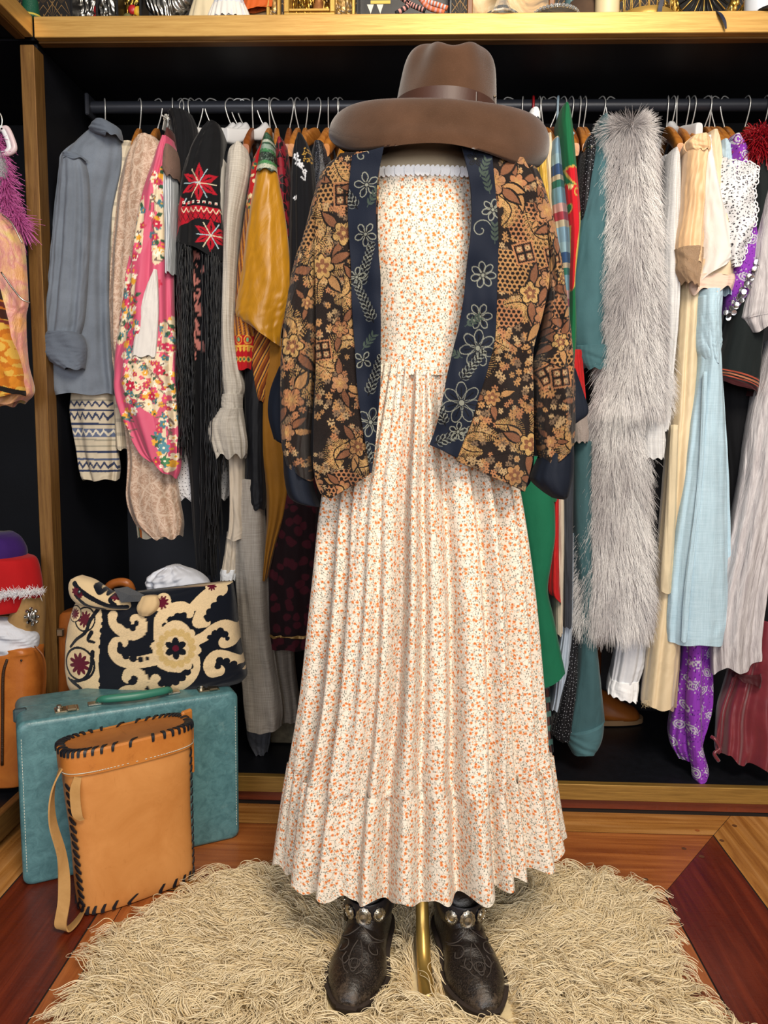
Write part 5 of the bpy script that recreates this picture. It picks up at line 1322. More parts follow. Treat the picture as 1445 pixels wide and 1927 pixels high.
g('yellow_striped_top', 'white top with a yellow band, under the first white hanger', 'top', [(304, 406, 424), (330, 404, 426), (380, 407, 426), (470, 412, 426), (560, 414, 426)], fabric('x', name='white_yellow', col=lambda t, v: t.mix(t.step(t.math('ABSOLUTE', t.math('SUBTRACT', t.sep(v)[1], 1.80)), .022, .018), '#d6d2ca', '#c79a34')), 2.12)
# linen
def linen(hexc, name, dk): 
    def f(t, v):
        a = t.noise(t.co('UV', (400, 14, 1)), 1, 2); b = t.noise(t.co('UV', (14, 400, 1)), 1, 2)
        return t.mix(t.step(t.math('ADD', a, b), .7, 1.3), dk, hexc)
    return fabric('x', name=name, col=f, wr=.65, wd=.005, fine=.4)
M_linen2 = linen('#c9c3b8', 'natural_linen', '#a9a296')
s = gt('linen_dress', 'off-white linen dress with gathered ruffled cuff, beside the fringed shawl', 'dress', 452, 285)
g('dress_body', None, None, [(277, 446, 460), (290, 432, 468), (330, 427, 468), (420, 424, 450), (520, 421, 444), (620, 418, 442), (690, 417, 452), (728, 418, 460), (748, 420, 456)], M_linen2, 2.085, s, nt=130, k=7, amp=(.003, .005, .005), jit=.0015, front=.045)
g('smocking', None, None, [(742, 420, 457), (756, 417, 457), (772, 418, 457)], M_linen2, 2.08, s, front=.045, back=.05, k=18, amp=.0022, nt=20)
g('ruffled_cuff', None, None, [(768, 417, 457), (786, 402, 460), (805, 394, 463), (830, 397, 466), (858, 408, 465)], M_linen2, 2.075, s, front=.05, back=.05, k=7, amp=(.001, .014), hem=.008, nt=40)
M_ivory = fabric('#c8bba8', .75, .08, .6, .005, name='ivory_crepe', spec=.35)
g('ivory_slip', 'ivory crepe slip hanging below the ruffled linen cuff', 'slip', [(800, 424, 462), (870, 432, 462), (940, 434, 462), (990, 432, 465), (1012, 428, 466)], M_ivory, 2.12, amp=(.003, .008), k=4, front=.045)
s = gt('petticoat', 'cream petticoat corner with lace edge just above the embroidered bag', 'petticoat', 430, 1010)
g('petticoat_cloth', None, None, [(1000, 428, 452), (1040, 424, 450), (1075, 418, 448)], M_ivory, 2.13, s, amp=(.002, .006), front=.03, nt=30)
g('lace_edge', None, None, [(1070, 417, 448), (1080, 415, 446), (1090, 416, 444)], M_lace, 2.128, s, amp=.004, k=11, front=.03, nt=14)
M_linen3 = linen('#b7b0a6', 'grey_linen', '#958e84')
g('linen_trousers', 'long greyish linen trousers reaching down behind the embroidered bag and teal suitcase', 'trousers', [(900, 452, 492), (960, 448, 498), (1060, 446, 504), (1160, 452, 508), (1260, 458, 522), (1330, 462, 532), (1365, 466, 530)], M_linen3, 2.14, nt=140, amp=(.004, .012), k=4, front=.06, jit=.002)
g('grey_linen_skirt', 'dusky linen skirt hem behind the linen trousers', 'skirt', [(1180, 508, 552), (1260, 510, 556), (1320, 520, 564), (1350, 524, 566)], linen('#8f877c', 'dusk_linen', '#6d665e'), 2.22, amp=(.004, .01), front=.05)
# red folk sleeve
def folk(p):
    w = wxz(2.1); r = np.random.default_rng(6); p.c[:] = lin('#a3611f'); z = lambda y: w(470, y)[1]
    k = ((p.u*1.0+p.v*.12)/.011) % 1; p.c[k < .25] = lin('#5a2a14'); p.c[(k > .5) & (k < .7)] = lin('#c78a34'); p.c[(k > .8) & (k < .9)] = lin('#39455a')
    m = p.v > z(395); p.c[m] = lin('#a8141c'); m = (p.v < z(634)); p.c[m] = lin('#a8141c')
    for q in range(60):
        x, y = 460+50*r.random(), 285+110*r.random(); c = w(x, y); p.leaf(c[0], c[1], .014, .008, r.random()*6, ('#d2a446', '#2f5a45', '#d9c9a0')[q % 3])
    for q in range(6):
        c = w(444+q*7, 678); p.disc(c[0], c[1], .0045, '#c9a040', .007); p.disc(c[0], c[1], .0025, '#2f5a45', .0045); c = w(444+q*7, 660); p.disc(c[0], c[1], .0035, '#cf9d3c', .006)
    for q in range(2):
        c = w(455+q*16, 642); p.disc(c[0], c[1], .009, '#cf9d3c', .012); p.disc(c[0], c[1], .007, '#a8141c', .009); p.disc(c[0], c[1], .0035, '#5f9a6a', .006)
    m = (p.v < z(652)) & (p.v > z(656)); p.c[m] = lin('#cf9d3c')
    return p.c
g('folk_dress', 'red and gold striped folk dress with embroidered red cuff, beside the mustard blouse', 'dress', [(280, 492, 512), (306, 478, 512), (360, 468, 510), (420, 460, 506), (500, 449, 498), (580, 443, 492), (636, 439, 484), (697, 440, 478)], M_painted, 2.105, col=wpaint(folk), nt=240, ns=150, k=5, amp=(.001, .004), front=.045)
# mustard blouse
def silk(hexc, dk, name, rough=.42):
    def f(t, v):
        w = t.wave(t.warp(t.co('UV', (1, .5, 1)), 12, .05), 26, 2.5, 'DIAGONAL'); return t.mix(t.math('MULTIPLY', w, .16), hexc, dk)
    return fabric('x', name=name, col=f, rough=rough, wr=.6, wd=.006, spec=.5, sheen=.3, fine=.03)
M_must = silk('#b57f12', '#8a5a08', 'mustard_silk')
s = gt('mustard_blouse', 'mustard yellow silk blouse with green sequinned yoke', 'blouse', 507, 270)
g('blouse_body', None, None, [(316, 486, 522), (340, 481, 526), (400, 470, 536), (470, 460, 544), (452, 530, 547, 526), (444, 575, 545, 562), (443, 592, 538, 590), (450, 602, 530, 622), (470, 612, 527, 652)], M_must, 2.075, s, k=4, amp=(.001, .006, .012), nt=110, ns=110, front=.045, jit=.002, hem=.0)
def yoke(p):
    w = wxz(2.07); r = np.random.default_rng(2); z = lambda y: w(505, y)[1]; p.c[:] = lin('#0f2a1e')
    for y0, y1, c in ((262, 284, '#174a2e'), (284, 292, '#8fa598'), (292, 298, '#2f7a44'), (314, 320, '#3d8a4c'), (320, 328, '#c9cdb8'), (276, 280, '#c3c9b9')): p.c[(p.v < z(y0)) & (p.v > z(y1))] = lin(c)
    k = r.random(len(p.v)) < .1; p.c[k] = lin('#7f9a8a'); return p.c
g('sequin_yoke', None, None, [(262, 502, 513), (272, 496, 517), (300, 489, 520), (330, 484, 523)], painted('sequins', .3, .8, .003, 80, .8, 0, 1.0), 2.068, s, col=wpaint(yoke), front=.05, amp=.001, nt=70, ns=100)
g('orange_striped_trousers', 'orange and brown striped trousers folded below the mustard blouse', 'trousers', [(620, 474, 524), (680, 462, 522), (720, 466, 516), (745, 474, 512), (757, 484, 506)], fabric('x', name='orange_stripes', col=lambda t, v: t.ramp(t.math('FRACT', t.math('MULTIPLY', t.math('ADD', t.sep(v)[0], t.math('MULTIPLY', t.sep(v)[1], .45)), 42.0)), [(0, '#7c3f16'), (.3, '#b06a24'), (.5, '#2f2430'), (.62, '#c08a3c'), (.82, '#5c2418')], 'CONSTANT')), 2.13, front=.05)
# wine floral
def wine(t, v):
    w = t.warp(v, 30, .02); f = t.vor(w, 34); e = t.vor(w, 48, 'DISTANCE_TO_EDGE').outputs['Distance']
    return t.mix(t.math('MAXIMUM', t.step(f.outputs['Distance'], .42, .32), t.step(e, .07, .03)), '#16070b', '#7a1022')
M_wine = fabric('x', col=wine, name='wine_floral', rough=.6, wr=.5)
g('wine_blouse', 'black blouse covered in wine red flowers, beside the mustard blouse', 'blouse', [(270, 526, 536), (290, 519, 543), (350, 519, 547), (430, 522, 550), (520, 528, 552), (620, 532, 552)], M_wine, 2.115, front=.05)
s = gt('wine_skirt', 'dark wine red patterned skirt with a gold line above its hem, beside the floral dress', 'skirt', 550, 930)
M_wine2 = fabric('x', col=lambda t, v: t.mix(t.step(t.vor(t.warp(v, 30, .02), 30).outputs['Distance'], .4, .3), '#1a080c', '#42101b'), name='dark_wine_floral', wr=.5)
g('skirt_cloth', None, None, [(880, 508, 602), (960, 505, 602), (1060, 504, 600), (1150, 505, 598), (1214, 506, 594)], M_wine2, 2.17, s, nt=110, amp=(.004, .01), k=6, front=.06)
g('gold_line', None, None, [(1186, 504, 597), (1190, 504, 597)], plain('#9a7a44', .5, .4), 2.166, s, front=.067, back=.1, amp=.01, k=6, nt=4, cap=False)
def blk_fl(p):
    w = wxz(2.1); p.c[:] = lin('#0c0d12')
    for x, y, R in ((562, 306, 6), (566, 318, 6), (572, 324, 5), (578, 334, 4), (561, 382, 4)): z = w(x, y); p.flower(z[0], z[1], R*.0015, 5, '#cfd2d8', x, .35, core='#0c0d12')
    p.stroke([w(566, 312), w(574, 330), w(579, 350), w(572, 345)], .0014, '#c3c6cc', 30); p.stroke([w(579, 350), w(580, 338)], .0011, '#c3c6cc', 12)
    r = np.random.default_rng(1)
    for k in range(46): z = w(r.uniform(574, 592), r.uniform(290, 316)); p.disc(z[0], z[1], .0016, '#a8843c')
    return p.c
g('black_floral_blouse', 'black blouse embroidered with a white flower sprig and gold beads', 'blouse', [(264, 562, 574), (284, 554, 584), (330, 549, 594), (420, 545, 600), (520, 543, 604), (640, 540, 600)], M_painted, 2.10, col=wpaint(blk_fl), nt=200, ns=170, front=.055)
g('beaded_black_jacket', 'glittering black beaded jacket beside the mannequin shoulder', 'jacket', [(276, 592, 612), (300, 586, 622), (360, 580, 630), (500, 574, 625), (620, 572, 620)], dots('#0a0b0f', '#4a4d58', 260, .3, 'black_beads', rough=.4), 2.14, front=.05)
g('golden_blouse', 'plain golden yellow blouse tucked under the hat brim', 'blouse', [(258, 652, 668), (280, 640, 684), (330, 628, 700), (420, 622, 710)], fabric('#b87d1c', .7, name='gold_cotton'), 2.13)
g('grey_striped_top', 'white and grey striped top at the mannequin shoulder under the hat', 'top', [(276, 676, 690), (300, 668, 704), (360, 664, 712)], fabric('x', name='white_grey_stripe', col=lambda t, v: t.mix(t.step(t.math('FRACT', t.math('MULTIPLY', t.sep(v)[1], 55.0)), .5, .55), '#c3c6cb', '#70757e')), 2.12)
g('sheer_black_top', 'sheer black top with scalloped hem between the linen and mustard cloths', 'top', [(660, 462, 510), (760, 462, 503), (860, 464, 502), (930, 464, 505), (956, 474, 502)], fabric('#0b0d13', .6, .1, .5, .004, name='black_chiffon'), 2.125, front=.045)
g('mustard_scarf', 'long mustard scarf twisting down beside the sheer black top', 'scarf', [(640, 496, 545), (740, 490, 538), (830, 486, 544), (900, 496, 548), (960, 502, 540), (1020, 500, 522), (1086, 498, 506)], fabric('#8a5c16', .75, .15, .6, .006, name='mustard_wool'), 2.14, amp=(.003, .01), front=.05, k=3)

# ------------------------------------------------------------------ hangers
M_hwood = wood('hanger_wood', '#b06f2c', '#8c531c', '#c98a44', .35, 3.0)
M_hwood2 = wood('dark_hanger_wood', '#8a4a1c', '#6a3412', '#9c5b28', .35, 3.0)
M_wire = plain('#d6d6d2', .3, .55)
M_hwhite = plain('#cfd0d2', .4, bump=.02)
HG = 'hangers on the rail'
def hook(par, mat, psi, drop, r=.0018, big=1.0):
    c, s = math.cos(psi), math.sin(psi)
    pts = [(0, -drop), (0, -drop+.02), (.012*big, -.036), (.0215*big, -.012), (.0218*big, .006), (.012*big, .0195), (0, .0222), (-.013, .0185), (-.0205, .006)]
    return MB().tube([(-y*s, -y*c, z) for y, z in pts], r, 8, 34).build('hook', mat, par, smooth=True)
def hanger(px, kind, what, tilt=0.0, psi=None, drop=None):
    """a hanger hooked over the rail at photo column px"""
    q = U(px, 200, RY); x = float(q[0]); r = random.Random(px)
    psi = r.uniform(-.9, .9) if psi is None else psi
    desc = {'wood': 'wooden hanger holding the ', 'dark': 'dark wooden hanger holding the ', 'white': 'white plastic clip hanger holding the ', 'wire': 'bare wire hanger hook holding the ', 'clip': 'metal clip hanger holding the ', 'pad': 'padded cloth hanger holding the ', 'red': 'red plastic hanger hook above the ', 'blue': 'pale blue plastic hanger hook above the '}[kind]
    t = thing('hanger', desc+what, 'hanger', (x, RY, RZ), tilt, HG)
    d = drop or .078
    if kind in ('red', 'blue'):
        m = plain('#a51e24' if kind == 'red' else '#9fb8c6', .3); hook(t, m, psi, d, .0034)
    else: hook(t, M_wire, psi, d)
    if kind in ('wood', 'dark', 'pad'):
        m = {'wood': M_hwood, 'dark': M_hwood2, 'pad': fabric('#a89c8c', .9, .1, .6, .004, name='padded_cotton')}[kind]; n = 34; yy = np.linspace(-.205, .205, n); P = []
        a = np.linspace(0, 2*pi, 16, endpoint=False)
        for y in yy:
            u = abs(y)/.205; zc = -d-.008-.098*u**1.35+.004*math.cos(u*pi); w = (.0070+.0045*u**1.5)*(1.7 if kind == 'pad' else 1); h = .0225-.002*u
            if u > .93: w *= .8; h *= .8
            ca, sa = np.cos(a), np.sin(a); P.append(np.stack([w*np.sign(ca)*np.abs(ca)**.6, np.full(16, y), zc+h*np.sign(sa)*np.abs(sa)**.6], -1))
        P = np.array(P); MB().grid(P, True, True, True, uv=np.stack([P[..., 1], P[..., 2]+P[..., 0]], -1)).build('hanger_body', m, t, smooth='auto')
    elif kind == 'white':
        mb = MB(); P = []; a = np.linspace(0, 2*pi, 20, endpoint=False); ca, sa = np.cos(a), np.sin(a)
        for y, zc, w, h in ((-.145, -.118, .008, .016), (-.142, -.118, .0105, .02), (-.11, -.112, .011, .021), (-.075, -.098, .0105, .017), (-.045, -.09, .0105, .015), (-.018, -.078, .0105, .02), (0, -.066, .011, .024), (.018, -.078, .0105, .02), (.045, -.09, .0105, .015), (.075, -.098, .0105, .017), (.11, -.112, .011, .021), (.145, -.118, .0105, .02)):
            P.append(np.stack([w*np.sign(ca)*np.abs(ca)**.6, np.full(20, y), zc+h*np.sign(sa)*np.abs(sa)**.6], -1))
        mb.grid(crv(np.array(P).reshape(12, -1), 50).reshape(50, 20, 3), True, True, True); mb.build('hanger_body', M_hwhite, t, smooth='auto')
        MB().tube([(0, -.12, -.125), (0, -.12, -.19)], .0013, 6).build('clip_wire', M_wire, t, smooth=True)
    elif kind == 'clip':
        MB().tube([(0, -.16, -d-.004), (0, 0, -d), (0, .16, -d-.004)], .0022, 8, 16).build('clip_bar', M_wire, t, smooth=True)
        for y in (-.13, .13):
            mb = MB(); mb.box((-.006, y, -d-.012), (.003, .016, .042), Matrix.Rotation(.22, 3, 'Y'), .001); mb.box((.006, y, -d-.012), (.003, .016, .042), Matrix.Rotation(-.22, 3, 'Y'), .001); mb.tube([(-.004, y-.006, -d-.004), (-.004, y+.006, -d-.004)], .004, 8); mb.build('clip', M_wire, t, smooth='auto')
    elif kind in ('wire', 'red', 'blue'):
        mm = M_wire if kind == 'wire' else plain('#a51e24' if kind == 'red' else '#9fb8c6', .3)
        MB().tube([(0, 0, -d), (0, -.02, -d-.006), (0, -.2, -d-.07), (0, -.19, -d-.08), (0, .19, -d-.08), (0, .2, -d-.07), (0, .02, -d-.006), (0, 0, -d)], .0014 if kind == 'wire' else .004, 8, 60).build('hanger_frame', mm, t, smooth=True)
    return t
for a in ((197, 'pad', 'denim shirt', .5), (262, 'wood', 'plaid blouse', .25), (296, 'wood', 'beige brocade robe', .2), (325, 'clip', 'pink kimono', .35), (338, 'clip', 'striped shirt with knit collar', .1), (352, 'clip', 'black scarf, beside the shawl', -.15), (362, 'clip', 'black scarf, beside the striped shirt', .2), (372, 'dark', 'black dress with pink print', .3), (400, 'wire', 'fringed shawl', .2, 1.2),
          (437, 'white', 'yellow banded top', -.6, .2), (450, 'white', 'ivory crepe slip', -.5, .9), (461, 'white', 'linen dress', -.6, 1.1), (476, 'dark', 'folk dress', .1), (498, 'white', 'sheer black top', -.65, .5), (508, 'wood', 'orange striped trousers', .1), (520, 'wood', 'mustard silk blouse', .18), (545, 'dark', 'wine flowered blouse', .12), (562, 'wood', 'wine red skirt', .05), (575, 'wood', 'black blouse with the white sprig', .1),
          (597, 'wood', 'beaded black jacket', -.15), (618, 'wood', 'mustard scarf', 0), (629, 'wood', 'golden yellow blouse', -.12), (642, 'wood', 'white and grey striped top', -.1)):
    hanger(*a)
# ------------------------------------------------------------------ clothes on the rail, beyond the mannequin
M_pblue = fabric('#aab7c8', .8, .1, .5, .004, name='pale_blue_cotton')
s = gt('lace_top_nightdress', 'pale grey-blue nightdress with lace top edge on a clip hanger, beside the hat brim', 'nightdress', 1000, 220)
g('nightdress_body', None, None, [(224, 992, 1013), (260, 988, 1014), (300, 976, 1014), (360, 984, 1012), (430, 996, 1014), (520, 1006, 1016)], M_pblue, 2.15, s, front=.05)
g('lace_edge', None, None, [(215, 994, 1012), (224, 991, 1015), (234, 991, 1015)], M_lace, 2.145, s, front=.05, amp=.003, k=10, nt=16)
g('yellow_satin_dress', 'shiny yellow satin dress between the hat brim and the plaid shirt', 'dress', [(266, 1014, 1026), (300, 1006, 1028), (340, 1006, 1030), (400, 1015, 1034), (440, 1024, 1037), (520, 1030, 1042)], silk('#c9a23a', '#a57c1e', 'yellow_satin', .3), 2.10, front=.05, amp=(.002, .008))
g('cream_blouse', 'narrow cream blouse between the yellow satin dress and the plaid shirt', 'blouse', [(262, 1024, 1034), (290, 1021, 1038), (340, 1024, 1040), (430, 1030, 1041), (520, 1036, 1046)], fabric('#cfc2a8', .8, name='cream_crepe'), 2.13, front=.05)
def madras(t, v):
    z = t.sep(v)[1]; x = t.sep(v)[0]
    c = t.ramp(t.math('FRACT', t.math('MULTIPLY', z, 4.6)), [(0, '#7d9fb5'), (.17, '#b9ad94'), (.25, '#a03a48'), (.34, '#c59a94'), (.44, '#6f97a8'), (.62, '#2b6a5a'), (.7, '#b9ad94'), (.76, '#33507c'), (.88, '#8fb0be')], 'CONSTANT')
    b = t.step(t.math('FRACT', t.math('MULTIPLY', x, 13.0)), .62, .64); return t.mix(t.math('MULTIPLY', b, .6), c, '#1f3a4c')
g('plaid_patchwork_shirt', 'multicoloured madras plaid shirt beside the green dress with red scrolls', 'shirt', [(268, 1038, 1049), (290, 1035, 1053), (330, 1035, 1057), (380, 1036, 1064), (440, 1041, 1071), (500, 1045, 1073), (580, 1052, 1072), (660, 1058, 1072)], fabric('x', col=madras, name='madras', rough=.7), 2.095, front=.045, k=4)
def xgreen(p):
    w = wxz(2.08); p.c[:] = lin('#17613c'); rd = '#c01a26'; gd = '#b79a4c'
    def poly(pts, c): p.poly(crv(np.array([w(*q) for q in pts+[pts[0]]]), len(pts)*8)[:-1], c)
    for d, c in ((3, gd), (0, rd)):
        poly([(1060-d, 327-d), (1076, 323-d), (1086+d, 326), (1085+d, 352+d), (1072, 350+d), (1066-d, 342)], c); poly([(1060-d, 352-d), (1070, 358-d), (1088+d, 356-d), (1091+d, 392), (1080, 415+d), (1068-d, 430+d), (1064-d, 400)], c); poly([(1070-d, 425), (1086+d, 408), (1078+d, 480), (1074+d, 540), (1068-d, 545), (1070-d, 480)], c)
    th = np.linspace(0, 4.2, 14); z = w(1080, 370); p.stroke(np.stack([z[0]+.009*np.cos(th+1)*(1-th/7), z[1]+.013*np.sin(th+1)*(1-th/7)], -1), .0015, gd, 50)
    z = w(1068, 360); p.flower(z[0], z[1], .006, 5, '#d8c48a', 0, .4); z = w(1066, 398); p.disc(z[0], z[1], .007, gd, .012); p.disc(z[0], z[1], .005, '#17613c', .01)
    return p.c
g('green_dress', 'long green dress with red and gold scroll appliqué, next to the plaid shirt', 'dress', [(206, 1055, 1066), (216, 1051, 1071), (250, 1049, 1076), (320, 1055, 1083), (400, 1062, 1090), (460, 1066, 1089), (530, 1066, 1080), (640, 1062, 1082), (800, 1040, 1072), (940, 1018, 1048)], M_painted, 2.085, col=wpaint(xgreen), nt=260, ns=150, front=.045, k=4, amp=(.003, .006))['label'] = 'long green dress top with red and gold scrolls, next to the plaid shirt'
M_green = fabric('#15684a', .8, .08, .4, .004, name='bottle_green_wool')
g('green_skirt', 'plain bottle green skirt with pointed hem, beside the floral dress', 'skirt', [(860, 960, 1034), (930, 972, 1042), (1004, 982, 1044), (1056, 988, 1037), (1108, 990, 1030), (996, 1160, 1040, 1156), (1000, 1220, 1052, 1214), (1002, 1294, 1062, 1266)], M_green, 2.06, front=.04, k=3, amp=(.001, .004), jit=.0008, nt=120)
M_redc = fabric('#b01a1c', .75, .08, .5, .004, name='red_cotton')
g('red_dress', 'red dress edge showing behind the green skirt', 'dress', [(880, 1036, 1050), (1000, 1034, 1050), (1060, 1030, 1051), (1030, 1110, 1053, 1114), (1046, 1122, 1053, 1134)], M_redc, 2.10, front=.04)
s = gt('red_lace_top', 'red top with cream lace hem beside the jacket cuff and the grey fur', 'top', 1090, 690)
g('top_cloth', None, None, [(660, 1066, 1094), (740, 1070, 1100), (800, 1074, 1102)], M_redc, 2.085, s, front=.035)
g('lace_edge', None, None, [(776, 1072, 1102), (800, 1074, 1105), (822, 1076, 1106), (832, 1078, 1104)], fabric('#d8c9c2', .85, .2, 1.0, .006, name='cream_lace', fine=2, wsc=60), 2.078, s, front=.035, amp=.004, k=8, nt=30)
g('cream_trousers', 'cream trouser leg behind the red dress edge', 'trousers', [(860, 1040, 1058), (1000, 1042, 1060), (1100, 1041, 1058), (1188, 1040, 1056)], fabric('#bfb4a2', .8, name='cream_twill'), 2.12, front=.045)
g('charcoal_trousers', 'charcoal trouser leg between the cream trousers and the grey fur', 'trousers', [(840, 1052, 1078), (980, 1054, 1076), (1090, 1056, 1074), (1174, 1056, 1073)], fabric('#363a42', .8, name='charcoal_twill'), 2.13, front=.045)
g('pale_blue_skirt', 'pale blue skirt hem below the charcoal trousers', 'skirt', [(1000, 1058, 1078), (1150, 1056, 1076), (1240, 1046, 1070), (1300, 1040, 1060), (1329, 1034, 1054)], M_pblue, 2.15, front=.045, amp=(.003, .008))
M_sdots = dots('#0b0c12', '#9fa3ad', 110, .13, 'dotted_chiffon', rough=.6)
s = gt('dotted_dress', 'long black dress with tiny silver dots, beside the teal blouse', 'dress', 1106, 268)
g('dress_body', None, None, [(264, 1102, 1113), (282, 1095, 1119), (330, 1090, 1117), (420, 1082, 1110), (520, 1078, 1100), (700, 1074, 1092), (900, 1072, 1090), (1100, 1070, 1090), (1190, 1064, 1088), (1300, 1052, 1082), (1372, 1036, 1074), (1386, 1050, 1070)], M_sdots, [2.115, 2.115, 2.115, 2.12, 2.14, 2.2, 2.2, 2.2, 2.17, 2.13, 2.12, 2.12], s, nt=150, front=.045)
g('silver_piping', None, None, [(286, 1094, 1119), (289, 1094, 1119)], M_silver, 2.113, s, front=.046, amp=.002, nt=4, cap=False)
g('flannel_skirt', 'dark tartan flannel hem beside the floral dress, below the green skirt', 'skirt', [(1240, 1004, 1030), (1300, 1012, 1034), (1370, 1016, 1038), (1408, 1022, 1040)], fabric('x', name='dark_tartan', col=lambda t, v: t.mix(t.step(t.math('FRACT', t.math('MULTIPLY', t.sep(v)[1], 24.0)), .6, .62), t.mix(t.step(t.math('FRACT', t.math('MULTIPLY', t.sep(v)[0], 40.0)), .6, .62), '#17191d', '#5a3a36'), '#4f7470')), 2.16, front=.04)
M_teal2 = fabric('#3f646b', .8, .14, .5, .005, name='teal_peachskin')
s = gt('teal_blouse', 'teal blouse with full gathered sleeve, tucked against the grey fur stole', 'blouse', 1128, 230)
g('blouse_body', None, None, [(229, 1124, 1138), (246, 1118, 1146), (290, 1112, 1150), (360, 1096, 1150), (440, 1080, 1148), (520, 1071, 1146), (600, 1067, 1144), (640, 1068, 1142), (672, 1078, 1140)], M_teal2, 2.11, s, k=4, amp=(.002, .006), nt=110, front=.055, jit=.0022)
g('gathered_cuff', None, None, [(652, 1078, 1146), (668, 1078, 1148), (684, 1084, 1146), (696, 1092, 1140)], M_teal2, 2.10, s, front=.055, k=9, amp=.004, nt=30)
g('teal_trousers', 'dark teal trousers with turned-up hem, hanging below the fur stole', 'trousers', [(830, 1076, 1112), (1000, 1078, 1112), (1150, 1086, 1114), (1220, 1088, 1122), (1300, 1080, 1131), (1066, 1376, 1135, 1356)], fabric('#3a5a60', .8, .14, .5, .005, name='teal_cotton'), 2.125, nt=110, front=.055, k=3, amp=(.002, .008))
g('turned_up_hem', 'turned-up teal hem', 'cuff', [(1064, 1374, 1135, 1352), (1065, 1386, 1134, 1374), (1068, 1400, 1128, 1394), (1074, 1411, 1118, 1406)], fabric('#44686f', .8, .14, .5, .005, name='teal_cotton_inside'), 2.118, bpy.data.objects['teal_trousers'], front=.058, k=3, amp=.003, nt=24, keep=False)
# fur stole
def fur():
    t = NT('grey_fox_fur'); h = t.n('HairInfo'); n = t.noise(t.co('Object', (1, 1, .35)), 9, 3, .6)
    root = t.mix(t.step(n, .38, .62), '#a39d9f', '#e2dfde'); tip = t.mix(t.step(n, .42, .58), '#b9b3b4', '#f7f5f3')
    c = t.mix(t.step(h.outputs['Intercept'], .15, .8), root, tip); c = t.mix(t.math('MULTIPLY', h.outputs['Random'], .35), c, '#fbfaf8')
    return t.out(c, .5, spec=.3)
M_fur = fur(); M_pelt = plain('#a8a3a3', .9, var=.1)
st = thing('fur_stole', 'long pale grey fox fur stole hanging over a hook', 'stole', tuple(U(1180, 225, 2.1)), 0, GR)
def pelt(rows, Y, n, L, seed, front, top=False):
    o = loft('pelt', rows, Y, M_pelt, st, front=front, back=front, nt=80, ns=60, k=3, amp=.004, seed=seed, capb=True)
    V = np.empty(len(o.data.vertices)*3); o.data.vertices.foreach_get('co', V); V = V.reshape(-1, 3)[:80*60].reshape(80, 60, 3)
    r = np.random.default_rng(seed); i = r.uniform(0, 78.9, n); j = r.uniform(0, 60, n); a, b = i.astype(int), j.astype(int); fi, fj = (i-a)[:, None], (j-b)[:, None]; b2 = (b+1) % 60
    Pn = (V[a, b]*(1-fj)+V[a, b2]*fj)*(1-fi)+(V[a+1, b]*(1-fj)+V[a+1, b2]*fj)*fi
    du = V[a, b2]-V[a, b]; dv_ = V[a+1, b]-V[a, b]; N = np.cross(dv_, du); N /= np.linalg.norm(N, axis=1)[:, None]+1e-9
    cen_ = V.mean(1)[a]; N *= np.sign((N*(Pn-cen_)).sum(1))[:, None]
    cl = np.sin(Pn[:, 0]*95+5*np.sin(Pn[:, 2]*14))*.5+np.sin(Pn[:, 2]*42+3*np.sin(Pn[:, 0]*40))*.4
    tgt = N*r.uniform(.35, .6, (n, 1))+np.array([0, 0, -1.0])*r.uniform(.55, 1.0, (n, 1))+r.normal(0, .13, (n, 3)); tgt[:, 0] += .28*cl
    if top:
        up = np.clip(1-i/9.0, 0, 1)[:, None]; tgt = tgt*(1-up)+up*(N*.8+np.array([0, 0, .75])+r.normal(0, .22, (n, 3)))
    bot = np.clip((i-70)/9.0, 0, 1)[:, None]; tgt = tgt*(1-bot*.6)+bot*.6*np.array([0, -.1, -1.0])
    tgt /= np.linalg.norm(tgt, axis=1)[:, None]
    K = 7; t = np.linspace(0, 1, K)[None, :, None]; ll = (L*r.uniform(.6, 1.15, n))[:, None, None]
    P = Pn[:, None, :]+N[:, None, :]*.010*np.sin(t*pi*.6)+tgt[:, None, :]*ll*t+np.array([0, 0, -1.0])*ll*.32*t**2*(1 if not top else .8)
    strands('fur', P, r.uniform(.00028, .00055, n), M_fur, st, 'stuff', tip=.12)
pelt([(752, 1126, 1208), (800, 1124, 1204), (880, 1118, 1204), (960, 1112, 1208), (1040, 1104, 1212), (1110, 1098, 1216), (1150, 1098, 1214), (1172, 1106, 1206)], 2.115, 17000, .048, 5, .045)
pelt([(244, 1156, 1196), (262, 1150, 1210), (310, 1148, 1214), (400, 1149, 1224), (500, 1146, 1230), (600, 1146, 1238), (680, 1142, 1244), (740, 1136, 1246), (766, 1140, 1240)], 2.085, 21000, .046, 6, .05, True)
# behind the fur
g('black_skirt', 'plain black skirt hanging between the fur stole and the cream robe', 'skirt', [(560, 1240, 1300), (700, 1236, 1290), (860, 1210, 1262), (1000, 1204, 1250), (1120, 1200, 1240), (1210, 1196, 1232)], M_sides, 2.2, front=.05)
s = gt('lace_petticoat', 'white cotton petticoat with lace hem, below the fur stole', 'petticoat', 1180, 1160)
M_wcot = fabric('#c6c8cd', .85, .1, .5, .004, name='white_lawn')
g('petticoat_cloth', None, None, [(1080, 1168, 1214), (1160, 1164, 1214), (1230, 1156, 1213), (1280, 1148, 1200)], M_wcot, 2.17, s, front=.045, amp=(.003, .009))
g('lace_edge', None, None, [(1276, 1148, 1201), (1292, 1143, 1199), (1142, 1302, 1197, 1316)], M_lace, 2.168, s, front=.047, amp=.006, k=12, nt=20)
s = gt('white_blouse', 'long white cotton blouse with ruffled cuff, beside the fur stole', 'blouse', 1262, 290)
M_wlin = linen('#e4e4e2', 'white_linen', '#c9cacc')
